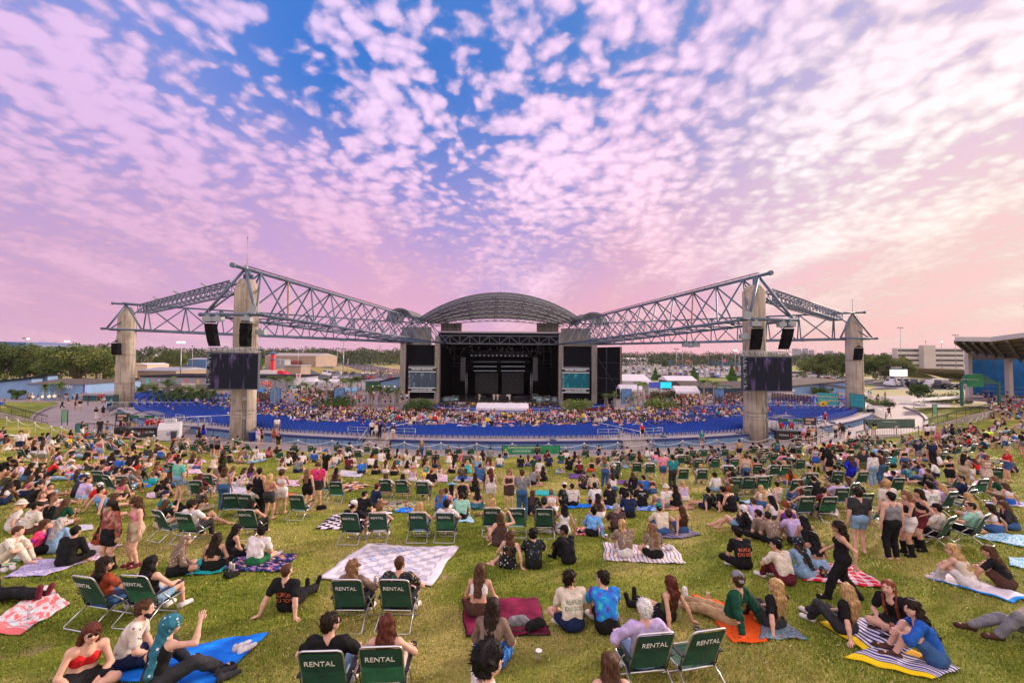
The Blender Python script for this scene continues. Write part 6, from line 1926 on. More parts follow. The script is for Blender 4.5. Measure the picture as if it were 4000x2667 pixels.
CD='''
E 690 862 -14 | f0 medium.dark tee.rust trousers.denim glasses.x 2
E 1160 848 -6 | f0 long.black tank.black shorts.lightdenim - 0
F 800 892 0 | f0 wavy.light long.taupe trousers.black glasses.x 2
F 1245 892 -2 | m0 buzz.brown tee.floral shorts.black beard.blond 0
F 540 1790 4 | m0 short.dark tee.black shorts.lightdenim glasses.x 2
F 1110 1735 4 | f0 wavy.auburn tank.taupe skirt.redfloral - 0
G 1350 1560 9 | m0 short.white long.lavender shorts.lightdenim - 0
G 1850 1520 14 |
D 1740 1290 26 | m1 buzz.black tee.print trousers.black capback.black 0
D 2060 1265 28 | m1 short.dark tee.mint trousers.black glasses.x 1
D 1740 985 16 | f0 long.blond tee.lavender shorts.white - 0
D 1925 965 20 |
D 395 1035 -3 | f1 bun.brown tank.maroon trousers.denim - 2
D 600 1040 -4 | m0 short.dark tee.maroon trousers.black glasses.x 2
D 715 930 -6 | m1 short.dark tee.lavender shorts.lightdenim beard.black 2
D 670 735 -10 | m1 short.black tee.black shorts.black - 0
D 905 735 0 |
D 1235 815 -3 | m2 buzz.black tee.navy shorts.black - 0
D 1110 635 8 | m0 short.dark tee.grey shorts.black - 0
D 430 755 -16 | m0 none.x tee.taupeprint trousers.lightdenim cap.black 2
D 2135 705 -18 | m1 buzz.dark tee.black shorts.grey - 0
D 85 655 -8 | f0 wavy.brown tee.white shorts.white - 2
D 190 655 -8 | f0 wavy.blond tank.cream shorts.denim - 2
D 320 590 -8 | m0 curly.red tee.blackprint shorts.black - 1
D 225 575 -4 | m1 buzz.dark tee.navy shorts.black - 0
D 75 515 -8 |
D 185 510 -8 | f1 medium.dark tee.brown trousers.beige - 0
D 300 440 2 | m0 short.brown tee.sky shorts.white - 0
D 230 400 0 |
D 25 500 -5 | f1 medium.brown tank.pink shorts.white - 0
D 1785 440 10 | f2 curly.black tank.brown shorts.black - 0
D 1925 425 12 |
D 2240 360 24 | m1 short.dark tee.black shorts.black cap.sky 0
D 1120 400 6 | f1 wavy.dark tank.black shorts.white - 0
D 840 395 0 | f2 curly.black tee.red shorts.denim - 0
D 970 360 0 | m0 short.brown tee.navy shorts.denim - 0
D 1050 355 4 | f1 long.brown tank.black shorts.white - 2
D 900 310 4 | m0 short.grey tee.white shorts.grey - 0
D 2140 200 30 | m1 short.dark tee.taupe shorts.black - 0
D 10 780 2 | m1 short.dark tee.olive shorts.black - 0
C 40 1180 -2 |
C 300 1188 -3 | m1 short.dark tee.charcoal trousers.black capback.charcoal 0
C 868 535 2 | f0 short.red tank.blackprint shorts.black - 0
C 1030 525 0 | f1 medium.brown tank.black shorts.lightdenim - 0
C 965 612 -4 | m1 none.x tee.print shorts.black brim.beige 0
C 1155 620 -8 | f0 bun.blond tank.white shorts.beige - 0
C 1280 630 -8 | m0 short.grey tee.white shorts.khaki - 2
C 1592 695 -2 |
C 1765 700 -8 | f2 curly.blond tee.white trousers.beige - 2
C 1672 470 -2 | f1 wavy.brown tank.orange shorts.white - 0
C 1778 465 -2 | m1 short.brown tee.teal shorts.grey cap.brown 0
C 1860 455 0 | f0 medium.dark tee.taupe shorts.white cap.taupe 0
C 1972 460 -4 | f1 long.dark tee.teal trousers.lightdenim - 0
C 2245 430 2 | m0 short.black tee.black shorts.black cap.black 0
C 2320 450 0 | f2 curly.black dress.rose none - 0
C 1725 580 -14 | m0 curly.brown tee.grey trousers.charcoal - 0
C 1885 575 -6 | m1 buzz.light tee.black shorts.black - 0
C 2060 575 -8 | f1 bun.dark tank.brown shorts.black - 2
C 2005 660 -22 | m2 buzz.black tee.white trousers.denim cap.black 0
C 2135 655 -12 | f0 bun.blond tank.beige shorts.beige - 2
C 2275 640 -4 | m1 curly.black tee.orange shorts.black - 0
C 2080 800 0 | f1 long.black tank.black shorts.black - 0
C 2200 795 -4 | f0 wavy.black tank.rose shorts.black - 0
C 2330 790 -4 | m2 buzz.black tee.redfloral shorts.black - 0
C 1560 450 6 | m1 buzz.dark tee.blackprint shorts.black - 0
C 235 430 0 | f1 curly.dark tank.beige shorts.denim - 0
B 345 1018 -2 |
B 715 860 6 |
B 1172 828 4 | f0 wavy.brown tee.white skirt.rose - 2
B 1322 835 -2 | f1 long.dark tank.brown skirt.maroon - 0
B 1515 848 -2 | m0 none.x tee.white trousers.black cap.yellow 1
B 835 1245 -3 | m1 short.dark tee.black shorts.black capback.white 2
B 1100 1235 5 | f0 curly.light tank.turquoise shorts.white - 0
B 1470 1228 0 | f0 medium.blond tank.black trousers.lightdenim - 0
B 1725 1228 -2 | m1 short.dark tee.white trousers.charcoal - 0
B 2165 1172 0 | f0 long.blond tank.black shorts.black - 0
B 340 415 -2 |
B 490 420 0 |
B 730 410 0 | f1 medium.black tee.black shorts.black - 0
B 838 420 0 | m1 curly.black tee.cream shorts.grey - 0
B 925 470 4 | m0 short.dark tee.white shorts.navy - 0
B 1010 425 -2 | f1 wavy.light tank.black shorts.white - 0
B 1085 440 2 | m2 short.black tee.white shorts.black beard.black 0
B 1190 435 0 | f1 pony.light tank.beige shorts.white - 0
B 1582 460 0 | f0 bun.blond tank.black shorts.white - 0
B 1760 440 -2 | f0 bun.light tank.beige shorts.white - 0
B 1862 440 2 | f1 bun.light tee.lavender shorts.white - 0
B 1972 440 0 |
B 580 800 -16 |
A 1085 800 4 | m1 short.dark tee.grey shorts.lightdenim cap.black 2
A 935 790 -20 |
A 1768 850 2 | f1 medium.auburn tee.maroon shorts.denim - 0
A 1400 1215 -24 |
A 1640 1245 -6 | m1 curly.dark tee.white trousers.charcoal - 2
A 2090 1005 20 |
A 2215 1010 -4 | m1 short.black tee.print trousers.black beard.black 2
A 2225 1205 0 | f1 medium.black crop.black trousers.black - 2
A 580 395 -14 |
A 662 390 -18 | f1 bun.light tank.beige shorts.white - 0
A 770 415 -18 | f0 short.grey tee.blue shorts.blue - 0
A 522 310 -20 | f1 bun.blond tank.rose shorts.white - 0
A 1000 345 -16 | f0 wavy.blond tee.white shorts.denim - 0
A 1642 400 -6 | m0 none.x tee.camo shorts.olive cap.olive 0
A 1752 415 -4 | f1 medium.brown tee.brown trousers.taupe - 0
A 1902 420 2 | m1 buzz.black tee.black shorts.black - 0
A 1812 355 -2 | m2 buzz.black tee.maroon shorts.black - 0
A 2062 425 0 |
A 2152 350 0 | m1 short.black tee.green shorts.black - 0
'''
M_ORANGEI=mat('orange ink',(.72,.16,.07),.7);M_GREENI=mat('green ink',(.02,.22,.08),.7);M_WHITEI=mat('white ink',(.6,.66,.68),.7);M_CREAMI=mat('cream ink',(.5,.42,.32),.7);M_GOLDI=mat('gold ink',(.45,.36,.10),.7);M_BLUEI=mat('blue ink',(.10,.2,.4),.7);M_PINKI=mat('magenta ink',(.75,.02,.10),.7)
PRINTS={('F',290):(['RÜFÜS','DU SOL'],.105,M_ORANGEI,.30),('G',2135):(['RÜFÜS','DU SOL'],.1,M_ORANGEI,.30),('G',560):(['RÜFÜS','DU SOL'],.09,M_GREENI,.33),('D',1500):(['RÜFÜS','DU SOL'],.08,M_GREENI,.36),('C',560):(['UNIFIED','COLLECTIVE'],.042,M_BLUEI,.42),('C',1200):(['WEEZER',' 02 '],.07,M_WHITEI,.38),('G',1050):(['RÜFÜS','DU SOL'],.06,M_CREAMI,.34),('G',2020):(['RÜFÜS','DU SOL'],.07,M_GOLDI,.32),('H',350):(['RUFUS','DU','SOL'],.055,MATS['black iron'],.30),('C',2090):(['REAL','LA'],.08,M_WHITEI,.34)}
for ln in PD.strip().splitlines():
 q=ln.split();t,x,y=q[0],float(q[1]),float(q[2]);w=q[3:]
 if w[-1]in 'sk':w=w[:-1]+['0','shoe.white' if w[-1]=='s' else 'shoe.black']
 w+=['0','bare'][len(w)-9:]if len(w)<9 else[]
 pose,yaw,who,hair,top,bot,hat,head,feet=w[:9];extra=' '.join(w[9:]);extra='' if extra=='-' else extra
 loc=tp(t,x,y)
 if pose=='chair':chair(loc,float(yaw));
 if feet.startswith('sock'):feet='shoe.white'
 o=PE(loc,pose,float(yaw),who,hair,top,bot,feet,'' if hat=='-' else hat,int(head),extra,group='people on the lawn',scale=random.uniform(.97,1.04))
 k=(t,int(x))
 if k in PRINTS:
  L,s,m,z=PRINTS[k];back_print(o,L,s,m,z)
for ln in CD.strip().splitlines():
 a,b=ln.split('|');q=a.split();loc=tp(q[0],float(q[1]),float(q[2]));yaw=float(q[3])
 R3=Matrix.Rotation(R_(yaw),3,'Z');l2=loc+R3@V_((0,.26,0));l2.z=surf(l2.x,l2.y)
 c,_=chair(l2,yaw)
 w=b.split()
 if w:
  who,hair,top,bot,hat,head=w[:6]
  o=PE(l2,'chair',yaw,who,hair,top,bot,'shoe.white','' if hat=='-' else hat,int(head),'in a rental chair',group='people on the lawn');CS[-1]['who']=PP[-1]
  PP[-1]['chair']=True
q=V_((-.2,3.6,0));q.z=surf(q.x,q.y)
PE(q,'stand',-72,'m0','curly.black','tee.white','trousers.black','shoe.white','',0,'in profile, nearest of all, black curls at the bottom edge',group='people on the lawn')
WALKERS='''
A 750 272 phone -60 m1 short.black tee.black shorts.white on the walk beside the left ramp
A 915 232 stand -150 m1 short.black tee.black trousers.charcoal on the walk in a black cap
A 985 232 phone 160 f1 long.brown crop.black shorts.denim on the walk behind the rope
A 1110 205 stand 170 f1 medium.brown tank.black shorts.black on the walk near woman in yellow
A 1140 225 stand 160 f1 medium.dark dress.purple none on the walk near woman in yellow
A 1180 222 stand -170 m1 buzz.brown tee.taupe shorts.taupe on the walk near woman in yellow
A 1228 235 phone 175 f1 medium.brown dress.yellow none in long yellow dress on the walk
A 1415 238 hip 0 f1 medium.light tank.white shorts.black in white hat approaching the left cart
A 880 90 stand 0 m1 short.black tee.black trousers.white on the plaza walking away
A 945 65 walk 20 f1 medium.brown tee.black shorts.black on the plaza beside the bowl
D 620 260 stand 175 m1 short.dark tee.cream trousers.charcoal on the walk near the right cart
D 690 262 stand -30 f1 medium.brown tee.black shorts.black on the walk in a group of three
D 665 240 stand 10 f1 long.brown tee.taupe shorts.black on the walk in a group of three
D 750 285 hip 30 m1 short.black tee.white shorts.navy on the walk, back turned, white tee
D 330 292 stand 4 m0 short.blond tee.lavender shorts.rose queueing at the right cart
D 372 290 stand -8 f1 bun.dark crop.black shorts.black queueing at the right cart
D 408 292 hip -20 m1 short.red none shorts.white bare-chested at the right cart
D 532 202 stand 80 m0 short.grey tee.red shorts.black steward in red by the right steps
D 908 235 stand 8 f1 long.dark tank.white shorts.lightdenim on the walk by the ramp
D 978 232 hip -6 m1 short.black tee.blackprint shorts.neon on the walk by the ramp
D 1112 65 walk 175 m1 short.black tee.black shorts.black jogging toward the camera on the right walk
D 1140 -20 walk -160 m0 none.x tee.cream trousers.black far along the right walk
C 1195 345 walk 4 f0 short.white tee.red shorts.black climbing the steps in red
B 1100 250 stand 0 f0 short.blond tee.red trousers.black steward in red on the left steps
B 1062 250 stand -10 m1 short.grey tee.white trousers.black at the head of the left steps
B 1135 265 stand 170 m1 short.black tee.black trousers.black at the head of the left steps, folded arms
B 1185 318 stand 100 m1 short.black tee.floral shorts.olive at the foot of the left steps
B 1258 352 stand 0 f1 none.x long.brown shorts.white at the foot of the left steps in white hat
B 1105 318 stand 8 f1 bun.brown tank.white shorts.white on the left steps in white
B 205 385 stand 170 m1 short.black tee.black shorts.olive on the walk below the left column
B 165 310 stand 10 f1 medium.light dress.rust none on the walk below the left column
B 190 250 stand 30 m1 short.dark tee.white shorts.grey on the walk below the left column, white tee
B 15 330 stand -20 m0 short.grey tee.lavender shorts.white on the walk near the left cart
B 45 320 stand 20 f1 long.auburn crop.rust shorts.black on the walk near the left cart
D 1900 -60 stand 0 f1 long.dark tank.white trousers.denim by the blue bins at the pavilion
D 2060 -50 stand 20 m1 buzz.black tee.black shorts.khaki by the blue bins at the pavilion
'''
for ln in WALKERS.strip().splitlines():
 q=ln.split();loc=tp(q[0],float(q[1]),float(q[2]));hat=''
 if 'white hat' in ln:hat='brim.white'
 if 'pavilion' in ln:loc=P(3760+(85 if 'khaki' in ln else 0),1547,74);loc.z=2.35
 PE(loc,q[3],float(q[4]),q[5],q[6],q[7],q[8],'shoe.white',hat,0,' '.join(q[9:]),group='people on the walk',near=False)
rr=random.Random(21)
HAIRS=['long.brown','long.dark','wavy.light','medium.brown','short.black','short.dark','short.brown','bun.dark','curly.dark','long.blond','long.black','pony.light','buzz.dark','wavy.brown']
TOPS=['tee.black','tee.white','tank.black','crop.black','tee.grey','tee.navy','tank.white','crop.white','tee.olive','tee.maroon','tee.print','tank.beige','crop.rose','tee.pink','tee.red','tank.teal','tee.bluefloral','tee.floral','tee.taupe','dress.black','tee.lavender','tee.charcoal','long.white','tank.brown','crop.turquoise','tee.orange','tee.forest','dress.redfloral','tee.sky','tank.purple']
BOTS=['shorts.black','shorts.denim','shorts.white','trousers.black','shorts.lightdenim','skirt.black','shorts.beige','trousers.denim','shorts.navy','shorts.charcoal','skirt.white','shorts.olive']
def rnd_person(loc,pose,yaw,extra,group):
 fem=rr.random()<.55;h=rr.choice([q for q in HAIRS if(q.split('.')[0]in('long','wavy','medium','bun','pony'))==fem])
 tp_=rr.choice([q for q in TOPS if fem or q.split('.')[0]in('tee','long','tank')])
 bt='none' if tp_.startswith('dress')else rr.choice([q for q in BOTS if fem or not q.startswith('skirt')])
 hat='' if rr.random()<.82 else rr.choice(['cap.black','capback.white','cap.navy','cap.white','bucket.beige'])
 return PE(loc,pose,yaw,('f' if fem else 'm')+str(rr.choice([0,0,0,1,1,1,2,3])),h,tp_,bt,'shoe.white',hat,rr.choice([0,0,0,1,2]),extra,group=group,near=False)
for(px,py)in((243,1594),(265,1592),(295,1600),(312,1602),(285,1573),(300,1570),(318,1568),(345,1582),(385,1578),(398,1570),(148,1578),(108,1570),(118,1571),(258,1564),(405,1575),(433,1590),(16,1600),(5,1605),(335,1565),(372,1566),(230,1562)):
 rnd_person(PZ(px,py,0.0),rr.choice(['stand','walk','hip','stand']),rr.uniform(0,360),'strolling on the left plaza','people on the left plaza')
occ=[(q['loc'].x,q['loc'].y)for q in PP]+[(c['loc'].x,c['loc'].y)for c in CS]
def free(x,y,d):return all((x-a)**2+(y-b)**2>d*d for a,b in occ)
def zone(n,x0,x1,yf,d,chair_p,tries=4000,yawf=None):
 k=0
 for _ in range(tries):
  if k>=n:break
  px=rr.uniform(x0,x1);lo,hi=yf(px);py=rr.uniform(lo,hi);g=G(px,py)
  r,ph=pol(g.x,g.y)
  if r<LE(ph)+.5 or not free(g.x,g.y,d):continue
  yaw=-mth.degrees(mth.atan2(-2.7-g.x,112-g.y))+rr.gauss(0,14)
  occ.append((g.x,g.y));k+=1
  if rr.random()<chair_p:
   c,_=chair(g,yaw)
   if rr.random()<.75:
    rnd_person(g,'chair',yaw,'in a rental chair','people on the lawn');CS[-1]['who']=PP[-1];PP[-1]['chair']=True
  else:rnd_person(g,rr.choice(['cross','cross','cross','knees','side','leank','lean','stand' if rr.random()<.3 else 'cross']),yaw,'','people on the lawn')
zone(60,700,2900,lambda x:(1762,1835),.8,.15)
zone(26,0,700,lambda x:(1800,1950),.95,.1)
zone(24,3000,4000,lambda x:(1800,1950),.95,.1)
zone(60,2700,3700,lambda x:(1760-max(0,x-3100)*.08,1850),1.0,.4)
zone(40,0,800,lambda x:(1710,1800),1.0,.25)
zone(60,3650,4010,lambda x:(1590 if x>3880 else 1690,1760),.85,.3)
zone(34,3860,4010,lambda x:(1560,1640),.8,.1)
zone(16,0,1000,lambda x:(1850,2060),.78,.1)
zone(16,2800,4000,lambda x:(1850,2060),.78,.15)
#blankets and towels, laid over the turf
def blanket_mat(kind):
 n='blanket '+kind
 if n in MATS:return MATS[n]
 m,nt,bs=NM(n);SI(bs,'Roughness',.9);SI(bs,'Specular IOR Level',.15)
 uv=NN(nt,'ShaderNodeUVMap').outputs[0]
 def wave(scale,dirn='X',dist=0.0,prof='SIN'):
  w=NN(nt,'ShaderNodeTexWave');w.bands_direction=dirn;SI(w,'Scale',scale);SI(w,'Distortion',dist);SI(w,'Detail',1)
  LK(nt,uv,w.inputs['Vector']);return w.outputs[0]
 def vor(scale):
  v=NN(nt,'ShaderNodeTexVoronoi');SI(v,'Scale',scale);LK(nt,uv,v.inputs['Vector']);return v
 def chk(scale,a,b):
  c=NN(nt,'ShaderNodeTexChecker');SI(c,'Scale',scale);LK(nt,uv,c.inputs['Vector']);SI(c,1,(*a,1));SI(c,2,(*b,1));return c.outputs[0]
 W=(.66,.60,.66)
 if kind=='quilt':
  base=chk(11,W,(.42,.40,.46));n1=SN(nt,NZ(nt,uv,9,1),.55,.57)
  pl=chk(28,(.25,.32,.52),(.50,.50,.64));base=MX(nt,MF(nt,n1,SN(nt,NZ(nt,uv,5.3,0),.5,.52)),base,pl)
  sp_=vor(34);base=MX(nt,MF(nt,SN(nt,sp_.outputs['Distance'],.17,.13),SN(nt,NZ(nt,uv,7,0),.47,.49)),base,(.10,.07,.07))
  s=NN(nt,'ShaderNodeSeparateXYZ');LK(nt,uv,s.inputs[0])
  e=EDM(nt,uv,.07);base=MX(nt,e,base,W)
 elif kind=='maroon':base=MX(nt,EDM(nt,uv,.012),RP(nt,NZ(nt,uv,5,5),[(.35,(.10,.004,.025)),(.65,(.22,.012,.06))]),(.01,.01,.012))
 elif kind=='bluesheet':base=RP(nt,NZ(nt,uv,4,6),[(.35,(.005,.10,.55)),(.6,(.01,.22,.85)),(.75,(.02,.45,.75))])
 elif kind=='coral':
  base=RP(nt,NZ(nt,uv,5,3,.5),[(.40,(.70,.16,.17)),(.46,(.72,.45,.48)),(.5,(.35,.55,.58)),(.56,(.68,.50,.52)),(.62,(.62,.12,.12))]);base=MX(nt,SN(nt,wave(1,'Y',0),.97,1.0),base,(.75,.17,.17))
  s=NN(nt,'ShaderNodeSeparateXYZ');LK(nt,uv,s.inputs[0]);base=MX(nt,SN(nt,s.outputs[1],.13,.12),base,(.72,.17,.17))
 elif kind=='greenstripe':base=RP(nt,wave(2.4,'Y',.2),[(0,W),(.55,W),(.6,(.08,.42,.10)),(1,(.08,.42,.10))],'CONSTANT')
 elif kind=='monet':base=RP(nt,NZ(nt,uv,18,6,.7),[(.36,(.10,.10,.40)),(.46,(.30,.30,.62)),(.55,(.55,.45,.60)),(.63,(.55,.48,.22))])
 elif kind=='teal':base=MX(nt,SN(nt,vor(9).outputs['Distance'],.3,.25),(.01,.30,.30),(.05,.45,.42))
 elif kind=='darkcomic':base=RP(nt,NZ(nt,uv,7,5,.7),[(.40,(.008,.010,.03)),(.50,(.01,.012,.04)),(.53,(.02,.18,.55)),(.57,(.6,.04,.12)),(.62,(.6,.45,.05))])
 elif kind=='serape':base=RP(nt,wave(3,'X',.15),[(0,W),(.25,(.03,.05,.13)),(.45,(.20,.25,.45)),(.6,W),(.75,(.70,.38,.04)),(.9,W)],'CONSTANT')
 elif kind=='orangecloth':base=MX(nt,SN(nt,vor(12).outputs['Distance'],.26,.20),(.72,.085,.012),(.16,.07,.02))
 elif kind=='redplaid':base=MX(nt,.5,RP(nt,wave(1.8,'X'),[(0,(.5,.01,.03)),(.6,(.6,.02,.05)),(.7,W)],'CONSTANT'),RP(nt,wave(1.8,'Y'),[(0,(.55,.01,.03)),(.6,(.35,.01,.02)),(.75,W)],'CONSTANT'))
 elif kind=='wavetowel':
  base=RP(nt,wave(3.2,'Y',2),[(0,W),(.5,W),(.52,(.008,.03,.20))],'CONSTANT')
  s=NN(nt,'ShaderNodeSeparateXYZ');LK(nt,uv,s.inputs[0]);base=MX(nt,SN(nt,s.outputs[1],.14,.135),base,(.80,.55,.01))
  mask=MF(nt,SN(nt,s.outputs[0],.3,.32),SN(nt,s.outputs[0],.85,.83));mask=MF(nt,mask,SN(nt,s.outputs[1],.74,.76));base=MX(nt,mask,base,(.80,.42,.02))
 elif kind=='bluewave':base=RP(nt,wave(2.6,'Y',3),[(0,W),(.5,W),(.52,(.01,.05,.42))],'CONSTANT')
 elif kind=='checker':base=chk(11,W,(.015,.015,.018))
 elif kind=='sunburst':
  base=RP(nt,NZ(nt,uv,3,1),[(0,(.02,.02,.05)),(.44,(.55,.32,.02)),(.5,(.66,.55,.50)),(.56,(.60,.03,.05)),(.62,(.03,.04,.10))],'CONSTANT')
 elif kind=='neonskull':base=RP(nt,NZ(nt,uv,5.5,5,.7),[(.38,(.01,.01,.015)),(.46,(.55,.45,.02)),(.50,(.02,.40,.45)),(.54,(.60,.04,.03)),(.60,(.02,.02,.02))],'CONSTANT')
 elif kind=='leaf2':base=RP(nt,NZ(nt,uv,9,3,.6),[(.44,(.01,.06,.42)),(.50,(.01,.09,.5)),(.52,(.35,.55,.75))])
 elif kind=='plaid':base=MX(nt,.5,RP(nt,wave(2.3,'X'),[(0,(.03,.05,.12)),(.7,(.35,.20,.30))],'CONSTANT'),RP(nt,wave(2.3,'Y'),[(0,(.02,.04,.10)),(.8,(.45,.45,.5))],'CONSTANT'))
 elif kind=='rainbow':base=RP(nt,NZ(nt,uv,2.2,1),[(.36,(.3,.02,.3)),(.44,(.02,.2,.5)),(.5,(.1,.45,.1)),(.56,(.7,.4,.03)),(.62,(.5,.03,.03))])
 elif kind=='paisley':base=RP(nt,NZ(nt,uv,11,4,.6),[(.42,(.03,.16,.25)),(.48,(.12,.38,.48)),(.54,(.38,.10,.06)),(.6,(.03,.10,.18))])
 elif kind=='turqprint':base=RP(nt,NZ(nt,uv,14,3),[(.45,(.05,.35,.55)),(.52,(.35,.62,.70)),(.6,W)])
 elif kind=='whiteblue':base=MX(nt,EDM(nt,uv,.06),W,(.01,.22,.62))
 elif kind=='pinkwhite':base=RP(nt,NZ(nt,uv,8,3),[(.45,W),(.55,(.62,.22,.35)),(.62,(.2,.3,.6))])
 elif kind=='brown':base=RP(nt,NZ(nt,uv,16,4),[(.4,(.30,.14,.10)),(.6,(.45,.25,.18))])
 elif kind=='purple':base=RP(nt,NZ(nt,uv,10,3),[(.4,(.05,.02,.12)),(.6,(.18,.08,.30))])
 elif kind=='yellowcloth':base=RP(nt,NZ(nt,uv,5,2),[(.4,(.55,.36,.02)),(.6,(.42,.28,.03))])
 elif kind=='doodle':base=RP(nt,NZ(nt,uv,24,4),[(.46,(.55,.52,.58)),(.54,(.62,.58,.64)),(.6,(.03,.04,.10))])
 else:base=RP(nt,NZ(nt,uv,10,4),[(.4,W),(.6,(.5,.47,.5))])
 base=MX(nt,1.0,base,RP(nt,NZ(nt,pos_(nt),60,2),[(.3,(.86,.86,.86)),(.7,(1.06,1.06,1.06))]),'MULTIPLY')
 LK(nt,base,bs.inputs['Base Color'])
 return m
def MF(nt,a,b):
 m=NN(nt,'ShaderNodeMath');m.operation='MULTIPLY';LK(nt,a,m.inputs[0]);LK(nt,b,m.inputs[1]);return m.outputs[0]
def EDM(nt,uv,w):
 s=NN(nt,'ShaderNodeSeparateXYZ');LK(nt,uv,s.inputs[0]);out=None
 for c in(0,1):
  a=NN(nt,'ShaderNodeMath');a.operation='SUBTRACT';LK(nt,s.outputs[c],a.inputs[0]);SI(a,1,.5)
  b=NN(nt,'ShaderNodeMath');b.operation='ABSOLUTE';LK(nt,a.outputs[0],b.inputs[0])
  e=SN(nt,b.outputs[0],.5-w-.004,.5-w)
  if out is None:out=e
  else:
   q=NN(nt,'ShaderNodeMath');q.operation='MAXIMUM';LK(nt,out,q.inputs[0]);LK(nt,e,q.inputs[1]);out=q.outputs[0]
 return out
def BK(t,corners,kind,label,seed=0):
 C=[tp(t,*c)for c in corners];r=random.Random(seed+len(label));n=28
 o0=sum(C,V_())/4;V=[];U=[]
 for j in range(n+1):
  for i in range(n+1):
   u,v=i/n,j/n
   uu=u+.012*mth.sin(v*9+seed);vv=v+.012*mth.sin(u*8+seed*2)
   p=C[0].lerp(C[1],uu).lerp(C[3].lerp(C[2],uu),vv)
   e=min(u,v,1-u,1-v)
   z=surf(p.x,p.y)+.03*mth.sin(p.x*.9+1.3)*mth.sin(p.y*.7)+.035
   wk=.014*abs(mth.sin(p.x*7+p.y*3+seed+1.5*mth.sin(p.y*4)))+.010*mth.sin(p.x*15-p.y*11+seed)+.016*max(0,mth.sin(p.x*2.3+p.y*3.1+seed))**3
   V.append(V_((p.x,p.y,z+wk+(.0 if e>0 else-.012)))-o0);U.append((u,v))
 F=[(j*(n+1)+i,j*(n+1)+i+1,(j+1)*(n+1)+i+1,(j+1)*(n+1)+i)for j in range(n)for i in range(n)]
 if(V[1]-V[0]).cross(V[n+1]-V[0]).z<0:F=[tuple(reversed(f))for f in F]
 me=bpy.data.meshes.new('picnic_blanket');m0=len(V)
 me.from_pydata(V,[],F);me.materials.append(blanket_mat(kind))
 l=me.uv_layers.new(name='UVMap')
 for p in me.polygons:
  p.use_smooth=True
  for li in p.loop_indices:l.data[li].uv=U[me.loops[li].vertex_index]
 o=LM('picnic_blanket',me);o.location=o0
 sm=o.modifiers.new('thickness','SOLIDIFY');sm.thickness=.008;sm.offset=-1
 tag(o,label,'blanket',None);return o
